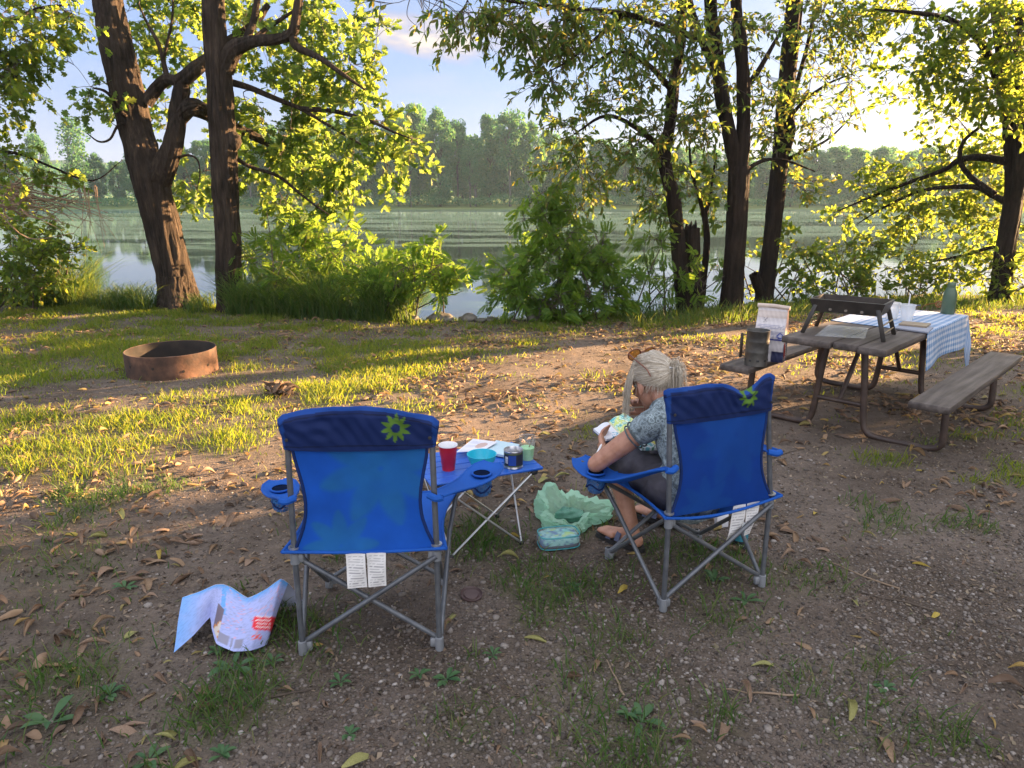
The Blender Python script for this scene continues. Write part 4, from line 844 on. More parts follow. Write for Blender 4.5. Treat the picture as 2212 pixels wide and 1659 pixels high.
shrub('leafy_bush', 'yellow green leafy bush at the left edge over the reeds', G(40, 662), [(20, 490, 11.2, 45, 40, 300), (90, 510, 11.3, 45, 30, 240), (40, 560, 11, 50, 35, 330), (120, 560, 11.1, 40, 35, 210), (135, 530, 11.2, 30, 20, 90), (10, 610, 10.9, 45, 30, 260), (80, 615, 10.8, 40, 25, 170)], 'maple_leaf', 'ovate', .10, 10, sp=.5)
rb = 'sunlit shrubs along the right bank'
shrub('leafy_bush', 'sunlit low bush beside the trunk with the cut stub', G(1725, 650), [(1700, 510, 12.3, 35, 40, 170), (1740, 560, 12.3, 45, 40, 250), (1715, 610, 12.1, 40, 30, 170), (1605, 560, 12.8, 30, 40, 70), (1615, 620, 12.6, 28, 26, 60)], 'maple_leaf', 'ovate', .10, 9, sp=.4)
shrub('leafy_bush', 'sunlit bush on the bank seen behind the charcoal grill', G(1850, 642), [(1800, 560, 12.6, 45, 45, 260), (1860, 530, 12.7, 45, 40, 230), (1880, 590, 12.5, 55, 35, 260), (1810, 610, 12.4, 45, 25, 160)], 'maple_leaf', 'ovate', .10, 9, sp=.5)
shrub('leafy_bush', 'sunlit bush on the bank seen behind the green bottle', G(2010, 640), [(1960, 560, 12.7, 45, 35, 190), (2030, 590, 12.5, 50, 30, 200), (2090, 580, 12.5, 40, 40, 190), (1950, 605, 12.5, 45, 22, 140)], 'maple_leaf', 'ovate', .10, 9, sp=.5)
shrub('willow_shoot', 'narrow leaved young shoots at the foot of the spreading right tree', G(2180, 650), [(2150, 590, 12, 35, 30, 130), (2200, 575, 12, 30, 40, 150), (2185, 625, 11.9, 40, 20, 120)], 'maple_leaf', 'lance', .13, 9, sp=.4)
# --- tall reeds on the edge of the bank
def reeds(px0, px1, n, h0, h1, label_seed):
    px = px0+(px1-px0)*rng.random(n); q = np.array([G(p, 0.5*(661+np.interp(p, [0, 300, 600, 900], [652, 664, 678, 690])))[:2] for p in px])
    x = q[:, 0]; y = yb(x)-.35+.75*rng.random(n); cl = vn(x, y*0, .45, label_seed); h = (h0+(h1-h0)*rng.random(n)**1.4)*(.25+1.15*cl); kk = rng.random(n) < .25+1.1*vn(x, y*0, .21, label_seed+3)**1.3; x, y, h = x[kk], y[kk], h[kk]; n = len(x)
    tag(blades('tall_grass', x, y, h, .0032+.0026*rng.random(n), .85, MT['reed'], 1.1), kind='stuff')
reeds(50, 345, 4600, .34, 1.05, 71); reeds(520, 905, 6000, .34, 1.05, 72); reeds(-120, 60, 1200, .2, .6, 73); reeds(425, 470, 350, .2, .45, 74)
px = 1340+880*rng.random(5200); q = np.array([G(p, np.interp(p, [1300, 1600, 1800, 2212], [688, 672, 652, 650]))[:2] for p in px]); y = q[:, 1]-1.1+1.4*rng.random(len(q))
tag(blades('tall_grass', q[:, 0], y, (.05+.22*rng.random(len(q))**2)*(.5+.9*vn(q[:, 0], y, .6, 77)), .004+.002*rng.random(len(q)), .6, MT['reed'], .8), kind='stuff')

# --- trees out of the picture at the right that shade the campsite from the low sun
def thick(s, u, h, label, n, r=2.2, low=.3):
    x = s*math.sin(SUN_AZ)+u*math.sin(SUN_AZ+R(90)); y = s*math.cos(SUN_AZ)+u*math.cos(SUN_AZ+R(90))
    b = np.array([x, y, float(terr(x, y))]); t = Tree('maple_tree', b, label, 'tree', 'shade trees beyond the right side of the campsite')
    t.stem([b+(0, 0, -.1), b+(.1, .1, h*.4), b+(0, .2, h*.95)], [.2, .14, .03])
    for q in range(7):
        a = q*2.4; z0 = low+.5+(h*.6)*q/7; t.stem([b+(0, 0, z0), b+(math.cos(a)*r*.5, math.sin(a)*r*.5, z0+.5), b+(math.cos(a)*r*.9, math.sin(a)*r*.9, z0+.9)], [.06, .04, .015], 'branch', n=7, sub=3)
    nz = max(2, int(h/1.6))
    for k in range(nz):
        z = low+.9+(h-low-1.0)*k/(nz-1); rr = r*(1-.35*(k/(nz-1))**2)
        t.cluster(b+(0, 0, z), (rr, rr, 1.1), int(n/nz), .27, per=40, twl=.55)
    t.finish('maple_leaf', 'rhomb')
for s, u, h in SHADE: thick(s, u, h, 'dense leafy shade tree beyond the right side of the campsite', 4600)
# ---------------------------------------------------------------- the far bank, about 140 m away
def far_tree(kind):
    """trunk and crown of a 20 m tree; returns two meshes"""
    tr = MB(); Hh = 20.0; P = []; S = []
    sway = rng.normal(0, .6, 2)
    main = smooth_path([(0, 0, -1), (sway[0]*.3, sway[1]*.3, 5), (sway[0], sway[1], 11), (sway[0]*1.2, 0, 18.5)], 3); tr.tube(main, [.42, .32, .2, .06], 7)
    nl = {'full': 34, 'high': 22, 'thin': 18, 'low': 30}[kind]
    for q in range(nl):
        t = (q+.5)/nl; zlo = {'full': 2.0, 'high': 8.0, 'thin': 5.0, 'low': .8}[kind]; z = zlo+(19.2-zlo)*t**.9
        w_ = {'full': 4.6, 'high': 4.4, 'thin': 2.6, 'low': 5.0}[kind]*math.sin(math.pi*(.12+.80*t))**.7*(.7+.5*rng.random())
        a = q*2.399+rng.normal(0, .5); c = np.array([math.cos(a)*w_*.75, math.sin(a)*w_*.75, z]); o = main[min(len(main)-1, int(len(main)*min(.95, (z*.75+1)/20)))]
        tr.tube(smooth_path([o, (o+c)/2+(0, 0, .5), c], 2), [.12, .03], 4, cap=False)
        n = int({'full': 330, 'high': 230, 'thin': 120, 'low': 330}[kind]*(.6+.8*rng.random())); v = rng.normal(0, 1, (n, 3)); v /= np.linalg.norm(v, axis=1, keepdims=True)
        rad = (1.1+.9*rng.random())*np.array([1.15, 1.15, .85]); P.append(c+v*rad*(rng.random((n, 1))**.4)); S.append(.45+.42*rng.random(n))
    P = np.concatenate(P); S = np.concatenate(S); V, sz, ix = scatter_leaves(P, rng.normal(0, 1, (len(P), 3))-np.array([0, 0, .3]), S, 'rhomb')
    cm = np_mesh('crown', V, sz, ix); cm.materials.append(MT['far_leaf'])
    tm = tr.mesh('trunk'); tm.materials.append(MT['bark_far'] if kind in ('thin', 'high') else MT['bark_dark']); return tm, cm
FT_ = {k: [far_tree(k) for _ in range(2)] for k in ('full', 'high', 'thin', 'low')}
FLAB = {'full': ('full leafy tree on the far bank across the river', 'full crowned trees on the far bank'), 'high': ('high crowned tree with a pale bare trunk on the far bank', 'high crowned trees on the far bank'),
        'thin': ('slender sparse tree on the far bank across the river', 'slender trees on the far bank'), 'low': ('broad low branched tree on the far bank across the river', 'broad low trees on the far bank')}
far = [(30, 318, 46, 'full', 0), (98, 286, 44, 'high', 0), (180, 252, 56, 'thin', 4), (220, 330, 40, 'low', 6), (262, 348, 36, 'full', 2), (305, 322, 50, 'low', 8), (405, 315, 60, 'full', 0), (452, 300, 60, 'low', 0), (545, 280, 56, 'high', 0), (590, 268, 60, 'full', 6), (636, 262, 62, 'full', 0), (676, 240, 66, 'low', 2), (724, 262, 60, 'full', 5), (770, 256, 58, 'high', 0), (812, 286, 52, 'low', 3),
       (862, 236, 66, 'high', 0), (905, 222, 70, 'full', 3), (952, 234, 70, 'low', 0), (990, 258, 50, 'high', 2), (1028, 290, 46, 'thin', 0), (1060, 246, 62, 'full', 4), (1102, 236, 68, 'high', 0), (1142, 262, 60, 'low', 1), (1186, 280, 60, 'full', 5), (1236, 292, 62, 'low', 0), (1290, 300, 62, 'full', 2), (1346, 306, 62, 'low', 3), (1404, 312, 60, 'full', 0), (1466, 318, 62, 'low', 5), (1530, 322, 60, 'full', 1), (1592, 322, 62, 'low', 0), (1650, 326, 60, 'full', 4), (1706, 330, 60, 'low', 0), (1752, 322, 60, 'full', 2), (1798, 314, 66, 'low', 3), (1846, 318, 64, 'full', 0), (1892, 316, 64, 'low', 6), (1944, 326, 60, 'full', 3), (2006, 330, 64, 'low', 0), (2070, 330, 64, 'full', 5), (2140, 332, 64, 'low', 0), (2206, 334, 64, 'full', 0),
       (888, 300, 40, 'high', -1), (1016, 320, 36, 'high', -1), (838, 306, 30, 'thin', 8), (568, 330, 40, 'low', 9), (1165, 318, 40, 'low', 9), (700, 330, 40, 'low', 10)]
far += [(-10+2250*q/45+10*math.sin(q*7), (296 if 500 < -10+2250*q/45 < 1150 else 332)+16*math.sin(q*3.1), 62, ('full', 'low')[q % 2], 13+3*math.sin(q*5)) for q in range(46) if -10+2250*q/45 > 380]
for px, top, wpx, kind, dy in far:
    y = 146+dy*1.6; p = at(px, 452, y); base = float(terr(p[0], y)); h = at(px, top, y)[2]-base; wm_ = wpx/FPX*y*1.02
    tm, cm = FT_[kind][int(rng.integers(0, 2))]
    o = empty('far_tree', (p[0], y, base), rng.random()*6.28, FLAB[kind][0], 'tree', FLAB[kind][1])
    for nm, me in (('trunk', tm), ('crown', cm)):
        c = bpy.data.objects.new(nm, me); COL.objects.link(c); c.parent = o
    wref = {'full': 11.0, 'high': 10.5, 'thin': 7.5, 'low': 12.0}[kind]; s_ = wm_/wref*1.22; o.scale = (s_, s_, h/20.2)
# brush and young growth along the far edge, and the woods behind the meadow
def mass(name, n, xr, y0, y1, hf, size, mat):
    x = (rng.random(n)*2-1)*xr; y = y0+(y1-y0)*rng.random(n); hz = hf(x, y)*rng.random(n)**.8; P = np.stack([x, y, terr(x, y)+hz], 1)
    V, sz, ix = scatter_leaves(P, rng.normal(0, 1, (n, 3)), size*(.6+.8*rng.random(n)), 'rhomb'); tag(link(name, np_mesh(name, V, sz, ix), MT[mat]), kind='stuff')
mass('undergrowth', 26000, 125, 142, 149, lambda x, y: .5+2.6*fbm(x, y*0, 7, 81, 3)**1.5+1.6*(vn(x, y*0, 3, 85) > .72), .42, 'far_leaf')
mass('woodland', 42000, 360, 285, 330, lambda x, y: 6+13*fbm(x, y*0, 32, 83, 4), 1.1, 'far_leaf')
# fallen grey timber lying on the far shore
for px, py, L, a in ((655, 449, 7, 20), (760, 447, 6, 60), (580, 450, 5, 30), (1165, 450, 5, 120), (1255, 446, 6, 75)):
    p = at(px, py, 144); b0 = np.array([p[0], 144, float(terr(p[0], 144))+.2]); ar = R(a)
    tag(MB().tube([b0, b0+(math.cos(ar)*L*.5, .3, math.sin(ar)*L*.5+.2), b0+(math.cos(ar)*L, .5, math.sin(ar)*L)], [.22, .16, .05], 7).build('driftwood_log', MT['bark_far']), 'grey fallen log leaning on the far shore', 'log', 'grey logs on the far shore')
# the air over the river
hz = bpy.data.materials.new('haze_air'); hz.use_nodes = True; nt = hz.node_tree; nt.nodes.clear()
out = nd(nt, 'ShaderNodeOutputMaterial'); pv = nd(nt, 'ShaderNodeVolumePrincipled'); pv.inputs['Density'].default_value = HAZE; pv.inputs['Color'].default_value = (.50, .74, 1.0, 1); pv.inputs['Anisotropy'].default_value = 0.25
nt.links.new(pv.outputs[0], out.inputs['Volume'])
if HAZE > 0:
    o = MB().box((0, 240, 14.0), (1320, 660, 36)).build('haze', hz, smooth=False); tag(o, kind='stuff')
# ---------------------------------------------------------------- folding chairs
def setcol(me, C):
    c = np.ones((len(me.vertices), 4), dtype=np.float32); c[:, :3] = C
    a = me.color_attributes.new('Col', 'FLOAT_COLOR', 'POINT'); a.data.foreach_set('color', c.ravel())
def flower(dx, dz, r, n=10, rot=0.0, inner=.22, hw=.17, soft=.015):
    """1 inside a daisy of n petals"""
    d = np.hypot(dx, dz)/r; th = np.arctan2(dz, dx)+rot; dl = ((th*n/(2*np.pi)) % 1.0-.5)*2*np.pi/n; a = d*np.cos(dl); b = np.abs(d*np.sin(dl)); t = np.clip((a-inner*.6)/(1-inner*.6), 0, 1)
    w = hw*np.sin(np.pi*t**.8)**.6; pet = np.clip((w-b)/soft+.5, 0, 1)*(a < 1); ring = np.clip((.48-d)/soft+.5, 0, 1); hole = np.clip((d-inner)/soft+.5, 0, 1)
    return np.maximum(pet, ring*(d > inner))*hole
def fabric_sheet(P, th, name, mat, parent, col=None):
    mb = MB().sheet(P, th); o = mb.build(name, mat, parent, edge=60)
    if col is not None: setcol(o.data, np.vstack([col.reshape(-1, 3)]*2))
    return o
def make_chair(loc, rz, label, arms, top, sag, printed, bow, seed, lean, asag={-1: .028, 1: .028}):
    def sk(P):
        P = np.array(P, float); u = np.clip((P[..., 0]/.25+1)/2, 0, 1); k = np.clip(P[..., 2]-.40, 0, 1)/.5; P[..., 0] = P[..., 0]+(lean[0]*(1-u)+lean[1]*u)*k; P[..., 1] = P[..., 1]+lean[2]*k; return P
    r_ = np.random.default_rng(seed)
    root = empty('camping_chair', loc, rz, label, 'chair', 'matching blue folding chairs')
    W = .25; FW = .245; FY = .46; ZS = .405
    fc = {s: (s*.30, .45, ZS+.005) for s in (-1, 1)}
    for s in (-1, 1):
        MB().tube(sk([(s*W, 0, .012), (s*W, 0, .4), (s*W, 0, .86)]), .0105, 12).build('post', MT['steel'], root)
        MB().tube([(s*W, .012, .035), (-s*W, .012*s, ZS-.02)], .0095, 10).build('cross_tube', MT['steel'], root)
        MB().tube([(s*FW, FY-.012, .035), (-s*.29, FY-.02-.02*s, ZS-.01)], .0095, 10).build('cross_tube', MT['steel'], root)
        ae = arms[s]; q = np.array(fc[s]); e = np.array([ae[0], ae[1]-.02, ae[2]-.012])
        MB().tube([(s*(W+.004), .02, .035), q+(s*.006, 0, 0), e], .0095, 10, sub=3).build('side_tube', MT['steel'], root)
        MB().tube([(s*FW, FY-.02, .035), (s*(W-.004), .03, ZS-.02)], .0095, 10).build('side_tube', MT['steel'], root)
        for (x, y) in ((s*W, .0), (s*FW, FY)):
            mb = MB().lathe([(0, 0), (.016, 0), (.0165, .02), (.0155, .052), (.010, .054)], (x, y, -.004), 14)
            d = -s; mb.box((x+d*.020, y+.008, .024), (.028, .020, .036), bev=.005); mb.box((x, y+(.022 if y < .1 else -.022), .024), (.020, .028, .036), bev=.005)
            mb.build('foot', MT['plastic_grey'], root)
        MB().lathe([(.012, -.024), (.0165, -.022), (.0165, .018), (.012, .02)], (s*W, 0, ZS-.018), 14).box((s*(W-.018), .006, ZS-.02), (.026, .026, .034), bev=.005).build('hub', MT['plastic_grey'], root)
        MB().lathe([(.0115, -.003), (.020, -.003), (.020, .003), (.0115, .003)], (s*W, 0, ZS+.022), 16).build('eyelet', MT['silver'], root)
    # seat
    nu, nv = 25, 21; P = np.zeros((nu, nv, 3))
    for i, u in enumerate(np.linspace(-1, 1, nu)):
        for j, v in enumerate(np.linspace(0, 1, nv)):
            hw = .285+.03*v-.035*math.sin(math.pi*v); y = -.028+.50*v-(.0 if v > .5 else 0)+.03*(1-abs(u))*math.sin(math.pi*v)*0
            if v < .15: y += .02*(1-abs(u)**4)*(1-v/.15)
            z = ZS+.018+.006*v-sag*(1-abs(u)**2.2)*(math.sin(math.pi*(.12+.80*v))**1.1)
            P[i, j] = (hw*u, y, z)
    fabric_sheet(P, .004, 'seat', MT['blue_trim'], root)
    for v, yy in ((0, 0), (nv-1, 0)): MB().tube(P[:, v], .006, 8).build('piping', MT['blue_trim'], root)
    for i in (0, nu-1): MB().tube(P[i], .006, 8).build('piping', MT['blue_trim'], root)
    # back panel, waisted
    zz = [.415, .44, .48, .54, .60, .66, .72, .77, .83]; hw = [.247, .238, .220, .203, .199, .206, .219, .230, .237]
    nu, nv = 73, 73; P = np.zeros((nu, nv, 3)); vz = np.linspace(.415, .83, nv); vw = np.interp(vz, np.linspace(.415, .83, 60), np.interp(np.linspace(.415, .83, 60), zz, hw))
    ker = np.ones(7)/7; vw = np.convolve(np.pad(vw, 3, mode='edge'), ker, 'valid')
    U = np.linspace(-1, 1, nu)
    for j in range(nv):
        t = (vz[j]-.415)/(.83-.415)
        P[:, j, 0] = U*vw[j]; P[:, j, 2] = vz[j]+.006*np.cos(U*2)-.012*(1-t)*(1-U**2)
        P[:, j, 1] = -.006+bow*np.sin(math.pi*t)**.8*(1-U**2*.8)+.004*np.sin(9*U+3*t+seed)*np.sin(math.pi*t)
    base = np.array([.013, .125, .58]) if printed else np.array([.007, .060, .34]); col = np.tile(base, (nu, nv, 1))
    g = np.array([.028, .22, .50])
    f = np.maximum(flower(P[..., 0]-.065, P[..., 2]-.715, .225, 8, .10, .02, .21,   .09), flower(P[..., 0]+.085, P[..., 2]-.43, .135, 8, .35, .02, .20, .08))
    f = f*(.75+.35*vn(P[..., 0]*9, P[..., 2]*9, .5, 3)); col = col*(1-f[..., None]*(.72 if printed else .12))+g*f[..., None]*(.6 if printed else .12)
    st = (fbm(P[..., 0]*10, P[..., 2]*10, .7, seed, 3)-.5)*.25; col = col*(1+st[..., None])
    P = sk(P)
    fabric_sheet(P, .003, 'back_panel', MT['blue_print'], root, col)
    for i in (0, nu-1): MB().tube(P[i, ::4], .006, 8).build('piping', MT['navy'], root)
    # head band: a double layer pulled over the posts
    nu, nv = 121, 57; rows = []
    U = np.linspace(-1, 1, nu); Vv = np.linspace(0, 1, nv)
    topz = np.array([top(u) for u in U]); botz = .795+.012*U**2-.008
    sh = []
    for side in (-1, 1):
        Q = np.zeros((nu, nv, 3))
        for j, v in enumerate(Vv):
            z = botz+(topz-botz)*v; x = U*(.268+.006*v-.004*np.cos(3*v))
            th = .021*(np.clip(1-(np.abs(U))**10, 0, 1)**.5)*(np.clip(1-max(0, v-.8)/.2*.85, 0, 1))*(.55+.45*np.abs(U)**2)
            wr = .006*np.sin(7*U+5*v+seed)*v+.003*np.sin(17*U-6*v)*v+.002*np.sin(31*U+14*v+2*np.sin(5*U))*np.sin(math.pi*v)+.004*np.exp(-((U-(.42 if not printed else -.5))/.2)**2)*np.sin(20*v)*v
            Q[:, j] = np.stack([x, side*th+wr-.002-.012*(1-U**2)*v, z+.002*side], 1)
        sh.append(sk(Q))
    mb = MB(); mb.grid(sh[0][:, ::-1]); mb.grid(sh[1]); n0 = nu*nv
    # close rim: top, bottom and both ends
    def id0(i, j): return i*nv+(nv-1-j)
    def id1(i, j): return n0+i*nv+j
    for i in range(nu-1):
        mb.F.append((id0(i, nv-1), id0(i+1, nv-1), id1(i+1, nv-1), id1(i, nv-1))); mb.M.append(0)
    for j in range(nv-1):
        for i in (0, nu-1): mb.F.append((id0(i, j), id0(i, j+1), id1(i, j+1), id1(i, j))); mb.M.append(0)
    o = mb.build('head_band', MT['pocket_print'], root, edge=70)
    co = np.array(mb.V); kk = np.clip(co[:, 2]-.40, 0, 1)/.5; co[:, 0] -= np.interp(co[:, 0], [-.27+lean[0], .27+lean[1]], [lean[0], lean[1]])*kk; col = np.tile(np.array([.0045, .017, .088]), (len(co), 1)); fl = flower(co[:, 0]-.128, co[:, 2]-(.868 if printed else .872), .052, 10, .1, .30, .155)
    e = np.abs(np.abs(co[:, 0])-.262) < .009; col[e] = (.008, .045, .21)
    ft = np.interp(co[:, 0]/.27, U, topz)-co[:, 2] < .012; col[ft] = (.009, .055, .26)
    col = col*(1-fl[:, None])+np.array([.085, .18, .022])*fl[:, None]; sm = (np.abs(co[:, 2]-np.interp(co[:, 0]/.27, U, topz)+.022) < .0022) | (np.abs(co[:, 2]-.806) < .0022); col[sm] *= .45; setcol(o.data, col)
    for s in (-1, 1): MB().lathe([(0, .0), (.006, 0), (.006, .003), (0, .004)], (0, 0, 0), 10).build('rivet', MT['black_plastic'], root).matrix_local = Matrix.Translation(sk([(s*.245, -.027, .835)])[0]) @ Matrix.Rotation(R(90), 4, 'X')
    # arm straps with a net cup holder in the front end
    for s in (-1, 1):
        ae = np.array(arms[s]); p0 = sk([(s*(W+.006), -.018, .615)])[0]; nu, nv = 25, 13; P = np.zeros((nu, nv, 3)); d = ae-p0; pw = np.array([d[1], -d[0], 0]); pw /= np.linalg.norm(pw)
        for i, u in enumerate(np.linspace(0, 1, nu)):
            c = p0+d*u-np.array([0, 0, asag[s]*math.sin(math.pi*u**1.4)]); w_ = np.interp(u, [0, .08, .2, .55, .8, .93, 1], [.026, .030, .034, .056, .070, .062, .034])
            for j, v in enumerate(np.linspace(-1, 1, nv)): P[i, j] = c+pw*w_*v+np.array([0, 0, -.014*(1-v*v)*math.sin(math.pi*u)+.006*v*v])
        a = fabric_sheet(P, .006, 'arm_rest', MT['blue_trim'], root)
        for j in (0, nv-1): MB().tube(P[:, j], .005, 7).build('piping', MT['blue_trim'], a)
        MB().tube([P[0, 0]+(0, -.005, 0), P[0, 6]+(s*.004, -.014, 0), P[0, 12]+(0, -.005, 0)], .013, 8, sub=3).build('loop', MT['blue_trim'], a)
        cc = p0+d*.78-np.array([0, 0, asag[s]*math.sin(math.pi*.78**1.4)-.002]); ring = [(cc[0]+.038*math.cos(t), cc[1]+.038*math.sin(t), cc[2]+.004) for t in np.linspace(0, 6.283, 25)]
        MB().tube(ring, .0045, 7, cap=False).build('cup_ring', MT['blue_trim'], a)
        MB().lathe([(.0, -.001), (.033, -.001), (.034, 0.001)], cc+(0, 0, .004), 20).build('opening_shade', HOLE_SHADE, a)
        net = MB().lathe([(.038, -.008), (.041, -.04), (.036, -.078), (.028, -.088), (0, -.089)], cc, 20); n_ = net.build('cup_net', NET, a)
        MB().tube([cc+(.04*math.cos(t), .04*math.sin(t), -.055-.012*math.sin(3*t)) for t in np.linspace(0, 6.283, 20)], .004, 6, cap=False).build('net_hem', MT['navy'], a)
    return root
HOLE_SHADE = surf('cup_shade', [(.002, .006, .022), (.004, .010, .035)], 9, .9, spec=.05)  # near-black disc colour standing for the shade inside the cup holder
m, nt, b = newmat('cup_net'); b.inputs['Base Color'].default_value = (.03, .14, .38, 1); tr = nd(nt, 'ShaderNodeBsdfTransparent'); mx = nd(nt, 'ShaderNodeMixShader')
ck = nd(nt, 'ShaderNodeTexVoronoi'); ck.inputs['Scale'].default_value = 240; tcx = nd(nt, 'ShaderNodeTexCoord'); nt.links.new(tcx.outputs['Object'], ck.inputs['Vector'])
nt.links.new(ramp(nt, ck.outputs['Distance'], [(.38, (0, 0, 0)), (.5, (1, 1, 1))]), mx.inputs[0]); nt.links.new(tr.outputs[0], mx.inputs[1]); nt.links.new(b.outputs[0], mx.inputs[2]); nt.links.new(mx.outputs[0], nt.nodes['Material Output'].inputs[0]); NET = m
def gpt(px, py): 
    p = G(px, py); return np.array([p[0], p[1], float(terr(p[0], p[1]))])
AO = (-.518, 2.279, float(terr(-.518, 2.279))+.004); ARZ = R(2.8)
chairA = make_chair(AO, ARZ, 'empty blue folding chair with faded daisy print on its back, beside the map', {-1: (-.42, .46, .49), 1: (.46, .50, .535)}, lambda u: .905+.040*(1-abs(u+.12)**1.7)-.014*max(0, abs(u)-.93)/.07, .055, True, .018, 1, (.010, -.006, .0))
BO = (.846, 2.645, float(terr(.846, 2.645))+.004); BRZ = R(22.0)
def topB(u): return .932-.046*math.exp(-((u-.42)/.26)**2)+.016*math.exp(-((u-.9)/.16)**2)-.010*max(0, abs(u)-.93)/.07
chairB = make_chair(BO, BRZ, 'occupied blue folding chair with a sagging head band, the woman sitting in it', {-1: (-.375, .53, .485), 1: (.40, .50, .54)}, topB, .125, False, -.012, 5, (-.022, -.062, .01), {-1: .075, 1: .028})
# white care tags under the seats
def tagmesh(P, parent):
    mb = MB().sheet(P, .0015); o = mb.build('care_tag', MT['white_tag'], parent); n = P.shape[0]*P.shape[1]
    v = np.tile(np.linspace(0, 1, P.shape[1])[None], (P.shape[0], 1)); u = np.tile(np.linspace(0, 1, P.shape[0])[:, None], (1, P.shape[1]))
    ln = ((v*13) % 1 < .30) & (np.abs(u-.5) < .40) & (vn(u*20, np.floor(v*13), .8, 3) > .30) & (v > .05) & (v < .95)
    c = np.where(ln[..., None], np.array([.46, .46, .48]), np.array([1, 1, 1])); setcol(o.data, np.vstack([c.reshape(-1, 3)]*2)); return o
def tagP(x0, x1, y, z0, z1, cut=0.0, sw=0.0):
    P = np.zeros((14, 60, 3)); 
    for i, u in enumerate(np.linspace(0, 1, 14)):
        for j, v in enumerate(np.linspace(0, 1, 60)):
            xx = x0+(x1-x0)*u; k = 1-cut*(v if u > .5 else v*.4); xm = x0+(x1-x0)*.45; P[i, j] = (xm+(xx-xm)*k, y+sw*v*v+.004*math.sin(5*v+3*u), z0+(z1-z0)*v)
    return P
tagmesh(tagP(-.068, .0, -.02, .405, .272), chairA); tagmesh(tagP(.004, .072, -.017, .405, .274, .12), chairA)
tagmesh(tagP(.062, .124, .0, .40, .235, .0, .03), chairB); tagmesh(tagP(.132, .196, .0, .40, .25, .62, .015), chairB)

# ---------------------------------------------------------------- low folding table and what stands on it
TA = math.atan2(.21, .51); fl_ = np.array([-.362, 2.935]); ex = np.array([math.cos(TA), math.sin(TA)]); ey = np.array([-ex[1], ex[0]]); LX, LY, TZ = .555, .395, .40
tc_ = fl_+ex*LX/2+ey*LY/2; tz0 = float(terr(*tc_))
tb = empty('folding_table', (tc_[0], tc_[1], tz0), TA, 'low folding table with blue slats on thin silver crossed legs', 'table')
TBL = surf('blue_anodised', [(.012, .085, .42), (.02, .12, .52)], 6, .38, bmp=.04)
ns = 6
for k in range(ns):
    w_ = LY/ns; MB().box((0, -LY/2+w_*(k+.5), TZ-.006), (LX, w_-.004, .012), bev=.004).build('slat', TBL, tb)
for s in (-1, 1):
    MB().box((s*.19, 0, TZ-.019), (.018, LY-.02, .012)).build('rail', MT['silver'], tb)
fx, fy = .178, .165
for sx in (-1, 1):
    for sy in (-1, 1):
        f0 = np.array([sx*fx, sy*fy, .012]); MB().tube([f0, (-sx*.235, sy*(LY/2-.02), TZ-.02)], .0052, 9).build('leg', MT['silver'], tb)
        MB().tube([f0, (sx*.235, -sy*(LY/2-.035), TZ-.02)], .0052, 9).build('leg', MT['silver'], tb)
        MB().box(f0+(0, 0, -.002), (.022, .022, .022), bev=.005).build('foot', MT['black_plastic'], tb)
        MB().box((sx*.235, sy*(LY/2-.022), TZ-.024), (.03, .03, .022), bev=.005).build('corner_joint', MT['black_plastic'], tb)
def ontable(px, py):
    p = G(px, py, TZ+tz0+SLOPE*3.1); return np.array([p[0], p[1], tz0+TZ+.0005])
def shell(prof, t): # open vessel: outer profile up, inner back down
    return [(0, prof[0][1])]+list(prof)+[(max(.0005, r-t), z+(t if i == len(prof)-1 else 0)) for i, (r, z) in list(enumerate(prof[::-1]))][0:]+[(0, prof[0][1]+t)]
def vessel(prof, t): return [(0, prof[0][1])]+list(prof)+[(max(.0005, r-t), max(z, prof[0][1]+t)) for r, z in prof[::-1]]+[(0, prof[0][1]+t)]
RED = surf('red_plastic', [(.42, .012, .03), (.50, .02, .04)], 12, .35); WHT = surf('white_plastic', [(.72, .72, .74), (.8, .8, .82)], 10, .4)
p = ontable(969, 1014); r_ = empty('red_cup', p, 0, 'red plastic party cup with a white inside on the blue table', 'cup')
MB().lathe([(0, 0), (.030, 0), (.0325, .03), (.034, .032), (.037, .07), (.0385, .073), (.043, .118)], (0, 0, 0), 32).build('cup_wall', RED, r_)
MB().lathe([(.043, .118), (.0455, .121), (.0445, .124), (.042, .121), (.036, .07), (.029, .004), (0, .004)], (0, 0, 0), 32).build('lining', WHT, r_)
p = ontable(1041, 1014); r_ = MB().lathe(vessel([(.036, 0), (.038, .006), (.052, .028), (.064, .055), (.070, .078)], .003), (0, 0, 0), 40).build('bowl', surf('turquoise_plastic', [(.02, .42, .56), (.03, .48, .62)], 8, .35)); r_.location = p; tag(r_, 'turquoise plastic bowl standing on the blue table behind the chair arm', 'bowl')
p = ontable(1109, 1008); r_ = empty('tin_can', p, 0, 'open tin can with a dark printed label on the blue table', 'can')
TIN = surf('tinplate', [(.5, .5, .52), (.62, .62, .64)], 9, .28, metal=.9)
MB().lathe([(0, 0), (.044, 0), (.046, .003), (.0445, .007), (.0445, .080), (.0465, .084), (.0455, .087), (.0435, .084), (.0430, .012), (0, .01)], (0, 0, 0), 40).build('tin_body', TIN, r_)
mb = MB().lathe([(.0449, .012), (.0449, .076)], (0, 0, 0), 96); mb2 = MB(); zz = np.linspace(.012, .076, 24); aa = np.linspace(0, 6.283, 160)
P = np.array([[(.0450*math.cos(a), .0450*math.sin(a), z) for z in zz] for a in aa]); mb2.grid(P); o = mb2.build('label', MT['print'], r_)
Aq = np.tile(aa[:, None], (1, 24)); Zq = np.tile(zz[None], (160, 1)); c = np.tile(np.array([.02, .025, .05]), (160, 24, 1))
ang = (Aq-(1.5*math.pi-.55)) % 6.283
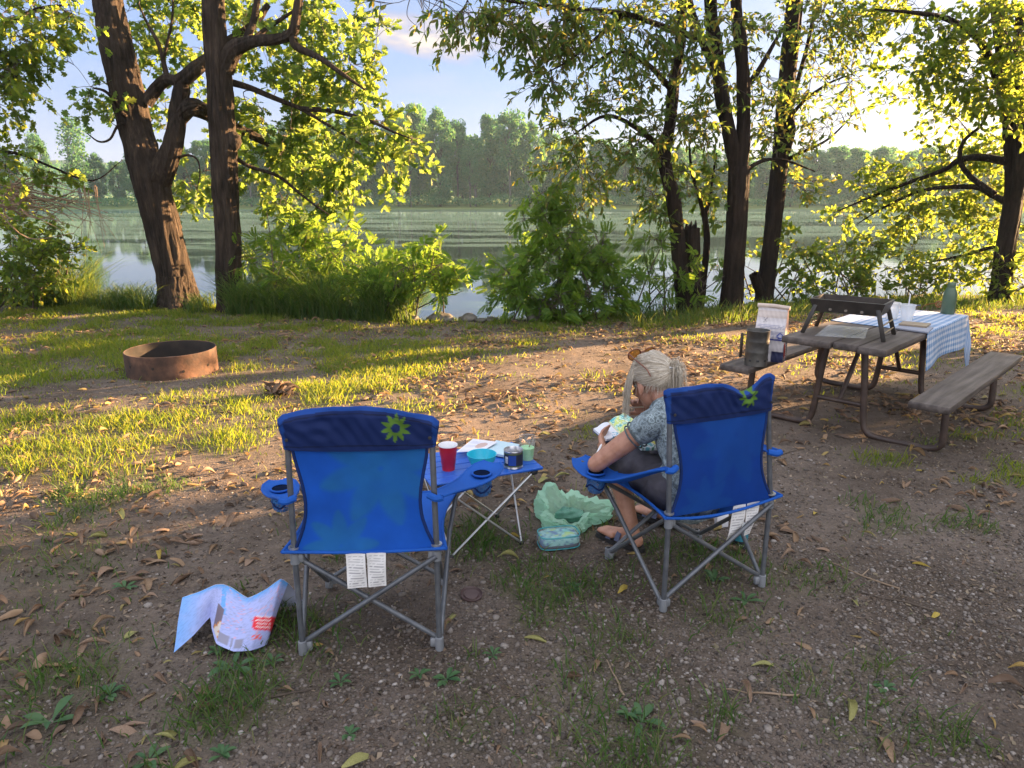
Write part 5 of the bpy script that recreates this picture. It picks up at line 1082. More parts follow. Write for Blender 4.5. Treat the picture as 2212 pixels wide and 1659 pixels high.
c[(ang < .85) & (Zq > .02) & (Zq < .068)] = (.015, .06, .33); a2 = (Aq-(1.5*math.pi-.85)+.0) % 6.283
w_ = ((Aq-(1.5*math.pi-1.02)) % 6.283 < .38) & (Zq > .028) & (Zq < .060); c[w_] = (.62, .65, .72)
w2 = ((Aq-(1.5*math.pi-1.9)) % 6.283 < .75) & (Zq < .045); c[w2] = (.05, .19, .42)
ln = w_ & ((Zq*1000) % 6 < 2); c[ln] = (.3, .34, .45); c[(Zq > .0705)] = (.10, .14, .05); c[(Zq < .016)] = (.10, .14, .05); setcol(o.data, c.reshape(-1, 3))
# clear cup with a green drink and a spoon
m, nt, b = newmat('clear_plastic'); b.inputs['Base Color'].default_value = (.92, .95, .95, 1); b.inputs['Roughness'].default_value = .12; tr = nd(nt, 'ShaderNodeBsdfTransparent'); mx = nd(nt, 'ShaderNodeMixShader'); mx.inputs[0].default_value = .13
nt.links.new(tr.outputs[0], mx.inputs[1]); nt.links.new(b.outputs[0], mx.inputs[2]); nt.links.new(mx.outputs[0], nt.nodes['Material Output'].inputs[0]); CLEAR = m
p = ontable(1139, 993); r_ = empty('plastic_cup', p, 0, 'clear plastic cup half full of a cloudy green drink', 'cup')
MB().lathe([(0, 0), (.030, 0), (.041, .112), (.0435, .114), (.0425, .117), (.040, .114)], (0, 0, 0), 36).build('cup_wall', CLEAR, r_)
MB().lathe([(0, .002), (.0285, .002), (.0345, .062), (0, .062)], (0, 0, 0), 32).build('drink', surf('green_drink', [(.22, .50, .22), (.32, .60, .30)], 30, .3), r_)
MB().tube([(.004, .002, .05), (.03, .01, .115), (.055, .016, .165)], [.0028, .002, .0032], 7).build('spoon', surf('spoon_metal', [(.22, .17, .11), (.30, .24, .16)], 10, .35, metal=.8), r_)
def flat_book(name, C, th, label, cat, colf, mat=None):
    """a closed sheet of paper or book from four world corners (counter-clockwise)"""
    C = [np.array(c, float) for c in C]; n = 30; P = np.zeros((n, n, 3)); 
    for i, u in enumerate(np.linspace(0, 1, n)):
        for j, v in enumerate(np.linspace(0, 1, n)): P[i, j] = (C[0]*(1-u)+C[1]*u)*(1-v)+(C[3]*(1-u)+C[2]*u)*v
    c0 = P.mean(axis=(0, 1)); mb = MB().sheet(P-c0, th); o = mb.build(name, mat or MT['print'], None, edge=30); o.location = c0
    U, Vq = np.meshgrid(np.linspace(0, 1, n), np.linspace(0, 1, n), indexing='ij'); c = colf(U, Vq); setcol(o.data, np.vstack([c.reshape(-1, 3)]*2)); return tag(o, label, cat)
def tp(px, py, dz): p = G(px, py, TZ+tz0+SLOPE*3.3+dz); return p
def plain(c): return lambda U, V: np.tile(np.array(c), U.shape+(1,))
flat_book('notebook', [tp(1046, 978, .012), tp(1108, 989, .012), tp(1122, 962, .012), tp(1072, 953, .012)], .012, 'pale blue notebook lying at the back of the blue table', 'notebook', plain((.50, .66, .72)))
def lf(U, V):
    c = np.tile(np.array([.74, .74, .80]), U.shape+(1,)); k = ((U-.62)/.2)**2+((V-.55)/.25)**2 < 1; c[k] = (.55, .40, .36); c[(np.abs(U-.5) < .012)] = (.5, .5, .6); c[((V*16) % 1 < .3) & (U < .42) & (U > .08)] = (.55, .55, .66); return c
flat_book('leaflet', [tp(985, 977, .028), tp(1043, 974, .022), tp(1075, 955, .030), tp(1022, 948, .034)], .002, 'folded printed leaflet lying on the notebook', 'leaflet', lf)

# ---------------------------------------------------------------- things on the ground near the chairs
p = gpt(1018, 1289); o = MB().lathe([(0, .010), (.030, .010), (.034, .004), (.040, .004), (.046, .013), (.048, .012), (.046, .0), (0, 0)], (0, 0, 0), 36).build('lid', surf('dark_brown_plastic', [(.055, .030, .028), (.085, .05, .046)], 9, .45)); o.location = p+(0, 0, .004); o.rotation_euler = (R(7), R(4), 0); tag(o, 'dark brown round lid lying on the ground by the empty chair', 'lid')
# road map, dropped like a tent
cols = [((394, 1291, 2.40), (382, 1401, 2.27)), ((430, 1279, 2.41), (424, 1364, 2.33)), ((464, 1264, 2.42), (459, 1326, 2.40)), ((482, 1263, 2.43), (464, 1352, 2.36)), ((500, 1270, 2.43), (474, 1382, 2.29)), ((535, 1292, 2.40), (510, 1398, 2.27)), ((575, 1273, 2.40), (548, 1396, 2.29)), ((606, 1251, 2.41), (580, 1384, 2.34)), ((622, 1260, 2.43), (592, 1350, 2.40))]
lin = lambda Q: np.concatenate([[Q[i]+(Q[i+1]-Q[i])*t for t in np.linspace(0, 1, 9, endpoint=False)] for i in range(len(Q)-1)]+[[Q[-1]]])
tp_ = [at(*a) for a, b_ in cols]; bt_ = [at(*b_) for a, b_ in cols]; tp_ = smooth_path(tp_, 9)*.4+lin(tp_)*.6; bt_ = smooth_path(bt_, 9)*.4+lin(bt_)*.6
for q in bt_: q[2] = max(q[2], float(terr(q[0], q[1]))+.004)
nu = len(tp_); nv = 56; P = np.zeros((nu, nv, 3))
for j, v in enumerate(np.linspace(0, 1, nv)): P[:, j] = tp_*(1-v)+bt_*v+np.array([0, -1, .5])*(.012*math.sin(math.pi*v))+(np.array([0, -.025, 0])*v**4)
c0 = P.reshape(-1, 3).mean(0); c0[2] = float(terr(c0[0], c0[1])); rm = empty('road_map', c0, 0, 'crumpled blue and white road map standing on the ground like a tent', 'map')
mb = MB().sheet(P-c0, .0012); o = mb.build('printed_side', MT['print'], rm, edge=50)
PXg = np.zeros((nu, nv)); PYg = np.zeros((nu, nv))
Uc = np.linspace(0, 8, nu)[:, None]; 
ta = np.array([a[:2] for a, b_ in cols], float); ba = np.array([b_[:2] for a, b_ in cols], float); vv = np.linspace(0, 1, nv)[None]
for k, Ag in ((0, PXg), (1, PYg)): Ag[:] = np.interp(Uc[:, 0], np.arange(9), ta[:, k])[:, None]*(1-vv)+np.interp(Uc[:, 0], np.arange(9), ba[:, k])[:, None]*vv
c = np.tile(np.array([.38, .43, .74]), (nu, nv, 1)); nz_ = fbm(PXg, PYg, 14, 91, 3)
bl = np.clip(1.4-vv*9, 0, 1)*np.ones((nu, 1))*(.4+.8*nz_); bl = np.maximum(bl, .9*sstep(2.6, 1.0, Uc+nz_*1.4)*(.3+.8*nz_)); bl = np.maximum(bl, (np.abs(Uc-3.2-vv*1.3) < .28)*(vv < .5)*.9); bl = np.maximum(bl, (vv < .03)*1.0)
c = c*(1-bl[..., None])+np.array([.12, .36, .76])*bl[..., None]
for k in range(9):
    w_ = np.abs(PYg-(1290+14*k)-22*np.sin(PXg*.035+k*1.3)-8*np.sin(PXg*.11+k)) < .55; c[w_ & (Uc > 3.2) & (vv < .85)] = ((.35, .36, .55), (.62, .36, .48))[k % 2]
    w_ = np.abs(PXg-(490+15*k)-9*np.sin(PYg*.06+k*2)) < .5; c[w_ & (Uc > 3.4) & (vv < .8)] = ((.62, .36, .50), (.38, .40, .60))[k % 2]
c *= (1-.13*(vn(PXg, PYg, 1.6, 93) > .62))[..., None]
red = (PXg > 548) & (PYg > 1330+.03*(600-PXg)*-6*0) & (PYg < 1358) & (np.abs(PYg-1344) < 14) & (PXg-548 > np.abs(PYg-1346)*.6-4) & (Uc > 5.6); c[red] = (.75, .03, .05)
wt = red & ((PYg % 7) < 2.2) & (PXg > 556) & (PXg < 588); c[wt] = (.85, .72, .74)
ph = (Uc > 3.05) & (Uc < 3.9) & (vv > .42) & (vv < .93); c[ph] = (.16, .13, .16); c[ph & (nz_ > .5)] = (.55, .22, .06); c[ph & (nz_ > .62)] = (.62, .55, .48)
tx = (Uc > 3.95) & (Uc < 5.4) & (vv > .80) & (vv < .95) & (((Uc*9) % 1) < .35); c[tx] = (.25, .25, .34)
r60 = (np.abs(np.hypot(PXg-553, PYg-1372)-3.6) < 1.1) | (np.abs(np.hypot(PXg-563, PYg-1371)-3.6) < 1.1); c[r60] = (.75, .12, .12)
setcol(o.data, np.vstack([c.reshape(-1, 3)]*2))
Pb = np.zeros((nu, 20, 3))
for j, v in enumerate(np.linspace(0, 1, 20)):
    Pb[:, j] = tp_+(0, .004, -.001)+np.array([0, .17, 0])*v; Pb[:, j, 2] = (tp_[:, 2]-.001)*(1-v)+v*(gz(tp_[:, 0], tp_[:, 1]+.17)+.012)
o = MB().sheet(Pb-c0, .0012).build('back_side', MT['print'], rm, edge=50); setcol(o.data, np.tile(np.array([.60, .64, .84]), (len(o.data.vertices), 1)))
# green carrier bag
m, nt, b = newmat('green_film'); b.inputs['Base Color'].default_value = (.50, .78, .62, 1); b.inputs['Roughness'].default_value = .25; tr = nd(nt, 'ShaderNodeBsdfTranslucent'); tr.inputs[0].default_value = (.55, .85, .66, 1); mx = nd(nt, 'ShaderNodeMixShader'); mx.inputs[0].default_value = .5
bump(nt, b, noise(nt, 38, 5), .5, .006); t3 = nd(nt, 'ShaderNodeBsdfTransparent'); t3.inputs[0].default_value = (.7, .92, .8, 1); mx3 = nd(nt, 'ShaderNodeMixShader'); mx3.inputs[0].default_value = .14
nt.links.new(b.outputs[0], mx.inputs[1]); nt.links.new(tr.outputs[0], mx.inputs[2]); nt.links.new(mx.outputs[0], mx3.inputs[1]); nt.links.new(t3.outputs[0], mx3.inputs[2]); nt.links.new(mx3.outputs[0], nt.nodes['Material Output'].inputs[0]); FILM = m
p = gpt(1228, 1128); bg_ = empty('carrier_bag', p, 0, 'thin green plastic carrier bag lying open on the ground', 'bag')
nt_, nr = 110, 30; P = np.zeros((nt_+1, nr, 3))
for i in range(nt_+1):
    a = 2*math.pi*i/nt_; ca, sa = math.cos(a), math.sin(a)
    for j, v in enumerate(np.linspace(0, 1, nr)):
        # v: 0 floor centre .. .45 outer wall foot .. 1 rim folded inward
        rad = np.interp(v, [0, .35, .5, .75, .9, 1], [0.0, .135, .152, .150, .135, .108]); z = np.interp(v, [0, .35, .5, .75, .9, 1], [.004, .004, .03, .085, .105, .095])
        k = 1+.16*math.sin(3*a+1)+.10*math.sin(5*a+2.2*v)+.06*math.sin(11*a+6*v)*v; hz_ = .92+.30*math.sin(a*1.0-.4)+.30*(float(fbm(np.array(ca), np.array(sa+v*.3), .55, 37, 3))-.5)+.22*(float(vn(np.array(ca), np.array(sa), .21, 39))-.5)
        if v > .4: z *= max(.45, hz_)
        w_ = .020*(abs(2*float(vn(np.array(ca*.6+7+v*.4), np.array(sa*.6+v*.7), .085, 41))-1)-.5)*min(1, v*1.6)+.012*(abs(2*float(vn(np.array(ca*.6-v*.3), np.array(sa*.6+3-v*.5), .037, 43))-1)-.5)*min(1, v*1.6)+.030*(float(fbm(np.array(ca*1.3+v), np.array(sa*1.3+v*.6), .28, 31, 4))-.5)*v
        P[i, j] = ((rad*k+w_)*ca*1.15, (rad*k+w_)*sa*.95, z+w_*.6)
P[:, :, 2] += .055*np.exp(-((np.arctan2(P[..., 1], P[..., 0])-2.2)/.22)**2)*np.linspace(0, 1, nr)[None]**3
P[:, :, 0] += .07*np.exp(-((np.arctan2(P[..., 1], P[..., 0])-.25)/.30)**2)*np.linspace(0, 1, nr)[None]**2
MB().grid(P).build('film', FILM, bg_, edge=22)
P = np.zeros((41, 21, 3))
for i in range(41):
    for j in range(21):
        a, v = 2*math.pi*i/40, math.pi*j/20; k = 1+.12*math.sin(3*a+2*v)+.08*math.sin(7*v+a*2); P[i, j] = (.075*k*math.sin(v)*math.cos(a), .045*k*math.sin(v)*math.sin(a), .045+.035*k*math.cos(v))
MB().grid(P).build('bundle', surf('dark_green_cloth', [(.05, .16, .11), (.10, .28, .20)], 30, .5, bmp=.4), bg_)
# zip pouch of patterned stuff
p = gpt(1206, 1178); zp = empty('zip_pouch', p+(0, 0, .002), R(12), 'clear zip pouch packed with patterned turquoise cloth, before the green bag', 'pouch')
def puffy(lx, ly, lz, n=36, pw=4):
    P = np.zeros((n*2, n, 3))
    for i, a in enumerate(np.linspace(0, 2*math.pi, n*2)):
        for j, v in enumerate(np.linspace(0, math.pi, n)):
            d = np.array([math.sin(v)*math.cos(a), math.sin(v)*math.sin(a), math.cos(v)]); k = (abs(d[0])**pw+abs(d[1])**pw+abs(d[2])**pw)**(-1/pw); P[i, j] = d*k*(lx, ly, lz)
    return P
P = puffy(.098, .060, .032); P[..., 2] += .034+.008*np.sin(P[..., 0]*40)*np.cos(P[..., 1]*30); mb = MB().grid(P); o = mb.build('patterned_cloth', MT['print'], zp)
co = np.array(mb.V); c = np.tile(np.array([.13, .36, .36]), (len(co), 1)); k = vn(co[:, 0], co[:, 1]+co[:, 2], .013, 3); c[k > .55] = (.22, .50, .48); c[k < .30] = (.05, .15, .30); c[vn(co[:, 0], co[:, 1], .02, 8) > .78] = (.30, .50, .18); c[co[:, 2] < .026] = (.03, .05, .09); setcol(o.data, c)
P = puffy(.104, .066, .036); P[..., 2] += .036; MB().grid(P).build('clear_film', CLEAR, zp)
for z in (.008, .066): MB().tube([(.098*np.sign(math.cos(t))*abs(math.cos(t))**.5, .061*np.sign(math.sin(t))*abs(math.sin(t))**.5, z) for t in np.linspace(0, 6.283, 60)], .003, 6, cap=False).build('piping', surf('teal_piping', [(.03, .28, .32)], 5, .5), zp)
# drink can in a teal sleeve
p = gpt(1597, 1180); cn = empty('drink_can', p, 0, 'drink can in a teal and black sleeve on the ground behind the occupied chair', 'can')
MB().lathe([(0, .118), (.024, .118), (.0265, .121), (.029, .117), (.0325, .108), (.0325, .05), (.0325, 0.004), (0, .004)], (0, 0, 0), 32).build('tin_body', TIN, cn)
TEAL = surf('teal_sleeve', [(.015, .14, .20), (.03, .20, .27)], 40, .7); BLK = surf('black_sleeve', [(.012, .013, .016), (.022, .023, .027)], 30, .7)
MB().lathe([(.033, .107), (.0365, .104), (.0365, .042), (.033, .042)], (0, 0, 0), 32).build('sleeve', TEAL, cn); MB().lathe([(.033, .0415), (.0366, .0415), (.0366, .001), (0, .001)], (0, 0, 0), 32).build('sleeve_foot', BLK, cn)
mb = MB()
for k in range(7): a = -1.9+.09*k; mb.tube([(.0370*math.cos(a), .0370*math.sin(a), .018+.004*(k % 2)), (.0370*math.cos(a+.06), .0370*math.sin(a+.06), .026-.004*(k % 3))], .0009, 5)
mb.build('lettering', WHT, cn)
p = gpt(1558, 1137); o = MB().box((0, 0, .05), (.065, .03, .10), bev=.003).build('white_carton', MT['print'], None); o.location = p; o.rotation_euler = (R(-4), 0, R(15)); co = np.array([v.co[:] for v in o.data.vertices]); setcol(o.data, np.tile(np.array([.85, .85, .88]), (len(co), 1))); tag(o, 'small white carton standing on the ground behind the paper tags', 'carton')

# ---------------------------------------------------------------- fire ring
fc_ = np.array([-3.37, 6.86]); fz = float(terr(*fc_)); fr = empty('fire_ring', (fc_[0], fc_[1], fz), R(20), 'low rusty steel fire ring on bare earth at the edge of the grass', 'fire ring')
RUST = surf('rusty_steel', [(.024, .015, .011), (.068, .034, .021), (.14, .070, .042)], 7, .85, bmp=.5, bscale=40, detail=8); SOOT = surf('sooted_steel', [(.012, .010, .009), (.035, .026, .02)], 8, .9)
RR = .418
MB().lathe([(RR, -.03), (RR+.001, .10), (RR, .222)], (0, 0, 0), 72).build('outer_wall', RUST, fr, edge=0)
MB().lathe([(RR, .222), (RR-.003, .226), (RR-.009, .226), (RR-.010, .222)], (0, 0, 0), 72).build('rim', RUST, fr, edge=0)
MB().lathe([(RR-.010, .222), (RR-.010, -.03)], (0, 0, 0), 72).build('inner_wall', SOOT, fr, edge=0)
for a in np.arange(0, 360, 36): 
    q = R(a); MB().lathe([(0, .004), (.013, .003), (.013, -.002)], (0, 0, 0), 12).build('bolt_hole', SOOT, fr).matrix_local = Matrix.Translation(((RR+.001)*math.cos(q), (RR+.001)*math.sin(q), .10+.03*math.sin(a))) @ Matrix.Rotation(q, 4, 'Z') @ Matrix.Rotation(R(90), 4, 'Y')
n = 40; P = np.zeros((n, 20, 3))
for i, a in enumerate(np.linspace(0, 6.2832, n)):
    for j, r in enumerate(np.linspace(0, RR-.012, 20)): x, y = r*math.cos(a), r*math.sin(a); P[i, j] = (x, y, .03+.05*float(fbm(x+5, y+5, .2, 7)))
MB().grid(P).build('ash_bed', surf('ash', [(.03, .028, .026), (.09, .085, .08), (.2, .19, .18)], 18, .95, bmp=.8), fr)
for k in range(5):
    a = rng.random()*6; MB().tube([(rng.uniform(-.12, .12), rng.uniform(-.12, .12), .06), (.22*math.cos(a), .22*math.sin(a), .07+.04*rng.random())], [.02, .014], 8, jit=.1).build('charred_stick', SOOT, fr)
# ---------------------------------------------------------------- picnic table
PAZ = R(45); pn = np.array([2.176, 4.74]); PE = np.array([math.sin(PAZ), math.cos(PAZ)]); PR = np.array([math.cos(PAZ), -math.sin(PAZ)])
pz = float(terr(*(pn+PE*.9)))-.004; PRZ = -PAZ
pt = empty('picnic_table', (pn[0], pn[1], pz), PRZ, 'weathered wooden picnic table with attached benches on a bent brown tube frame', 'table')
def woodmat(name, cols):
    m, nt, b = newmat(name); f = noise(nt, 16, 7, stretch=(1.6, .09, 1.6)); g = noise(nt, 3, 4)
    c = ramp(nt, f, [(.34, cols[0]), (.5, cols[1]), (.68, cols[2])]); c = mixc(nt, .35, c, ramp(nt, g, [(.35, cols[0]), (.65, cols[2])])); nt.links.new(c, b.inputs['Base Color'])
    b.inputs['Roughness'].default_value = .62; b.inputs['Specular IOR Level'].default_value = .35; bump(nt, b, f, .6, .006); return m
WOOD = woodmat('weathered_wood', [(.034, .026, .022), (.080, .064, .056), (.15, .125, .11)]); FRAME = surf('brown_frame_paint', [(.035, .022, .017), (.075, .048, .036)], 12, .5, bmp=.1)
TT = .70; PL = 1.93
for x0, x1, y0 in ((-.352, -.012, .0), (.0, .165, .022), (.172, .352, -.012)):
    MB().box(((x0+x1)/2, y0+PL/2, TT-.023), (x1-x0, PL, .046), bev=.006).build('top_board', WOOD, pt)
BZ = .43
for s in (-1, 1): 
    y0 = -.13 if s > 0 else -.06; MB().box((s*.67, y0+1.03, BZ-.022), (.235, 2.06, .044), bev=.007).build('bench_board', WOOD, pt)
for yy in (.27, 1.58):
    for s in (-1, 1):
        path = [(s*.125, yy, TT-.05), (s*.15, yy, .45), (s*.175, yy, .16), (s*.20, yy, .06), (s*.27, yy, .024), (s*.45, yy, .022), (s*.60, yy, .024), (s*.675, yy, .06), (s*.685, yy, .14), (s*.672, yy, BZ-.046)]
        MB().tube(smooth_path(path, 4), .0235, 12).build('frame_tube', FRAME, pt)
        MB().box((s*.67, yy, BZ-.047), (.20, .05, .006)).build('bench_bracket', FRAME, pt)
    MB().tube([(-.165, yy, .235), (.165, yy, .235)], .018, 10).build('cross_bar', FRAME, pt)
    MB().box((0, yy, TT-.049), (.66, .05, .006)).build('top_bracket', FRAME, pt)
    e = .62 if yy < 1 else 1.22; MB().tube([(0, yy, .235), (0, e, TT-.05)], .017, 10).build('brace', FRAME, pt)
def P2W(x, y, z): q = pn+PR*x+PE*y; return np.array([q[0], q[1], pz+z])
def onpic(px, py, h=TT):
    r = _ray(px, py); t = (pz+h-CAMH)/r[2]; return np.array([0, 0, CAMH])+t*r
def loc2(px, py, h=TT):
    q = onpic(px, py, h)[:2]-pn; return float(q@PR), float(q@PE)
# gingham cloth over the far part
NU, NV = 150, 130; y0, y1 = .80, PL+.24; P = np.zeros((NU, NV, 3)); C = np.zeros((NU, NV, 3)); 
tot = .20+.704+.27
for i, u in enumerate(np.linspace(0, tot, NU)):
    for j, v in enumerate(np.linspace(0, y1-y0, NV)):
        y = y0+v+.10*(1-u/tot)*(1-v/(y1-y0)); fx_ = u-.20
        over = max(0, y-PL-.008)
        sk = .03*math.sin(y*5+.5)
        if fx_ < -.006: d = -.006-fx_; x = -.358-.012*math.sin(9*y)*d/.2; z = TT+.003-d
        elif fx_ > .71: d = fx_-.71; x = .358+.020*d/.27*(1+.8*math.sin(8*y+1)); z = TT+.003-d*(1+.10*math.sin(3.4*y))
        else: x = -.352+fx_; z = TT+.004+.0015*math.sin(14*x+9*y); d = 0
        yy = y
        if over > 0: yy = PL+.006+.03*over/.24*(1+.7*math.sin(9*x)); z -= over
        if over > 0 and d > 0: x += np.sign(x)*.05*over/.24
        P[i, j] = (x, yy, z)
        a, b_ = (u/.05) % 1 < .5, (v/.05) % 1 < .5
        C[i, j] = (.17, .32, .56) if a and b_ else ((.42, .53, .70) if a or b_ else (.74, .76, .80))
mb = MB().sheet(P, .002); 
GING = clothmat('gingham_cloth', attr=True, tmix=.22)
o = mb.build('tablecloth', GING, None, edge=0); o.location = (pn[0], pn[1], pz); o.rotation_euler = (0, 0, PRZ); setcol(o.data, np.vstack([C.reshape(-1, 3)]*2)); tag(o, 'blue and white gingham tablecloth hanging over the far part of the picnic table', 'tablecloth')

# charcoal grill with folding legs
fl2, fr2, br2, bl2 = loc2(1729, 717), loc2(1905, 737), loc2(1934, 725), loc2(1768, 706)
cx_, cy_ = [sum(q[k] for q in (fl2, fr2, br2, bl2))/4 for k in (0, 1)]; gx = math.atan2(fr2[1]-fl2[1], fr2[0]-fl2[0])
w = P2W(cx_, cy_, TT+.003); gr = empty('charcoal_grill', w, PRZ+gx, 'black portable charcoal grill with no grate, standing on the picnic table', 'grill')
GBLK = surf('grill_black', [(.018, .015, .013), (.045, .038, .032)], 10, .45, bmp=.15); GIN = surf('grill_inside', [(.03, .024, .02), (.07, .055, .045)], 14, .8)
gl = math.hypot(fr2[0]-fl2[0], fr2[1]-fl2[1])*.455; gw = .16; zb, zt = .160, .250
def rect(hx, hy, z): return [(-hx, -hy, z), (hx, -hy, z), (hx, hy, z), (-hx, hy, z)]
def tub(a, b_, mat, name):
    mb = MB(); V = a+b_; mb.add(V, [(0, 1, 5, 4), (1, 2, 6, 5), (2, 3, 7, 6), (3, 0, 4, 7)]); return mb
hx0, hy0, hx1, hy1 = gl-.03, gw-.025, gl, gw
mb = tub(rect(hx0, hy0, zb), rect(hx1, hy1, zt), None, ''); mb.add(rect(hx0, hy0, zb), [(3, 2, 1, 0)]); mb.add(rect(hx1, hy1, zt)+rect(hx1-.014, hy1-.014, zt+.001), [(0, 1, 5, 4), (1, 2, 6, 5), (2, 3, 7, 6), (3, 0, 4, 7)])
mb.build('fire_box', GBLK, gr, smooth=False)
mb = tub(rect(hx1-.014, hy1-.014, zt+.001), rect(hx0-.004, hy0-.004, zb+.004), None, ''); mb.add(rect(hx0-.004, hy0-.004, zb+.004), [(0, 1, 2, 3)]); mb.build('box_lining', GIN, gr, smooth=False)
for s in (-1, 1):
    for y in (-1, 1):
        MB().box((0, 0, 0), (.030, .012, .235), bev=.003).build('leg', GBLK, gr).matrix_local = Matrix.Translation((s*(gl-.012), y*(gw-.005), .108)) @ Matrix.Rotation(R(-s*17), 4, 'Y') @ Matrix.Rotation(R(y*7), 4, 'X')
    for z in (.05, .105): MB().tube([(s*(gl+.022-.20*z), -gw+.005, z), (s*(gl+.022-.20*z), gw-.005, z)], .005, 8).build('leg_bar', surf('grill_bar', [(.16, .12, .08), (.24, .18, .12)], 8, .4, metal=.6), gr)
for k in (-1, 0, 1):
    MB().lathe([(0, .003), (.011, .002), (.011, -.003)], (0, 0, 0), 10).build('vent_hole', surf('vent_light', [(.14, .115, .09)], 5, .6), gr).matrix_local = Matrix.Translation((k*gl*.42, -hy0-.008, zb+.022)) @ Matrix.Rotation(R(78), 4, 'X')
# clear plastic sheet under the grill
a, b_ = loc2(1760, 727), loc2(1868, 733); c_, d_ = loc2(1876, 710), loc2(1790, 703)
flat_book('plastic_sheet', [P2W(*a, TT+.006), P2W(*b_, TT+.006), P2W(*c_, TT+.006), P2W(*d_, TT+.006)], .002, 'clear plastic sheet lying flat under the charcoal grill', 'sheet', plain((1, 1, 1)), CLEAR)
# tray and notebook by the cloth
a, b_, c_, d_ = loc2(1932, 712), loc2(2004, 722), loc2(2016, 711), loc2(1950, 702)
flat_book('clipboard', [P2W(*a, TT+.010), P2W(*b_, TT+.010), P2W(*c_, TT+.010), P2W(*d_, TT+.010)], .010, 'grey clipboard lying at the near edge of the tablecloth', 'clipboard', plain((.28, .30, .36)))
a, b_, c_, d_ = loc2(1940, 707), loc2(2000, 713), loc2(2010, 706), loc2(1950, 701)
flat_book('notebook', [P2W(*a, TT+.022), P2W(*b_, TT+.022), P2W(*c_, TT+.022), P2W(*d_, TT+.022)], .012, 'small tan notebook lying on the grey clipboard', 'notebook', plain((.30, .24, .17)))
# cups
m, nt, b = newmat('frosted_plastic'); b.inputs['Base Color'].default_value = (.80, .82, .84, 1); b.inputs['Roughness'].default_value = .3; tr = nd(nt, 'ShaderNodeBsdfTransparent'); mx = nd(nt, 'ShaderNodeMixShader'); mx.inputs[0].default_value = .36
nt.links.new(tr.outputs[0], mx.inputs[1]); nt.links.new(b.outputs[0], mx.inputs[2]); nt.links.new(mx.outputs[0], nt.nodes['Material Output'].inputs[0]); FROST = m
for px, py, lab, st in ((1957, 695, 'frosted drink cup with an upright straw on the gingham cloth', True), (1925, 690, 'frosted drink cup behind the grill corner, nearer the lake', False)):
    q = loc2(px, py); r_ = empty('plastic_cup', P2W(*q, TT+.006), 0, lab, 'cup')
    MB().lathe([(0, 0), (.042, 0), (.056, .125), (.060, .128), (.058, .132), (.054, .128), (.040, .004), (0, .004)], (0, 0, 0), 32).build('cup_wall', FROST, r_)
    MB().tube([(0, 0, .01), (.006, .004, .215)] if st else [(-.02, 0, .01), (-.045, .01, .19)], .0045, 8).build('straw', WHT, r_)
# bottle
q = loc2(2046, 679); r_ = empty('water_bottle', P2W(*q, TT+.006), 0, 'sage green water bottle standing on the gingham cloth', 'bottle')
GB = surf('sage_paint', [(.065, .105, .065), (.085, .13, .08)], 8, .4)
MB().lathe([(0, 0), (.049, 0), (.052, .004), (.052, .155), (.048, .178), (.034, .212), (.031, .222)], (0, 0, 0), 36).build('bottle_body', GB, r_); MB().lathe([(.031, .222), (.032, .224), (.032, .258), (.029, .262), (0, .262)], (0, 0, 0), 30).build('cap', GB, r_)
# sunglasses on the cloth
def sunglasses(M, label, lens, frame, group=None, fold=0.0):
    r_ = empty('sunglasses', (0, 0, 0), 0, label, 'sunglasses', group); r_.matrix_world = M
    for s in (-1, 1):
        ring = [(s*.034+.027*math.cos(t), .0-.004*abs(math.cos(t)), .022*math.sin(t)) for t in np.linspace(0, 6.283, 25)]
        fo = MB().tube(ring, .0028, 7, cap=False).build('rim', frame, r_); V = [(x, y+.001, z) for x, y, z in ring[:-1]]
        MB().add(V, [tuple(range(24))]).build('lens', lens, fo, smooth=False)
        MB().tube([(s*.062, 0, .006), (s*(.070), .06, .004), (s*.066, .115, -.006), (s*.062, .138, -.024)], [.0028, .0026, .0022], 7, sub=3).build('temple', frame, r_)
    MB().tube([(-.008, 0, .005), (0, -.003, .009), (.008, 0, .005)], .0024, 7).build('bridge', frame, r_); return r_
m, nt, b = newmat('amber_lens'); b.inputs['Base Color'].default_value = (.16, .085, .02, 1); b.inputs['Roughness'].default_value = .08; tr = nd(nt, 'ShaderNodeBsdfTransparent'); tr.inputs[0].default_value = (.75, .5, .2, 1); mx = nd(nt, 'ShaderNodeMixShader'); mx.inputs[0].default_value = .6
nt.links.new(tr.outputs[0], mx.inputs[1]); nt.links.new(b.outputs[0], mx.inputs[2]); nt.links.new(mx.outputs[0], nt.nodes['Material Output'].inputs[0]); AMB = m
TORT = surf('tortoise_frame', [(.09, .025, .012), (.22, .07, .025)], 60, .3)
q = loc2(2036, 664); w = P2W(*q, TT+.03)
sunglasses(Matrix.Translation(w) @ Matrix.Rotation(R(8), 4, 'Z') @ Matrix.Rotation(R(-12), 4, 'X') @ Matrix.Scale(1.25, 4), 'brown sunglasses lying on the gingham cloth behind the bottle', AMB, TORT)
q = loc2(1975, 662); w = P2W(*q, TT+.010); o = MB().tube([(-.06, 0, 0), (.06, .01, 0)], .0045, 8).build('pen', surf('blue_pen', [(.02, .05, .2)], 4, .35)); o.location = w; tag(o, 'dark blue pen lying on the gingham cloth near the straw cup', 'pen')

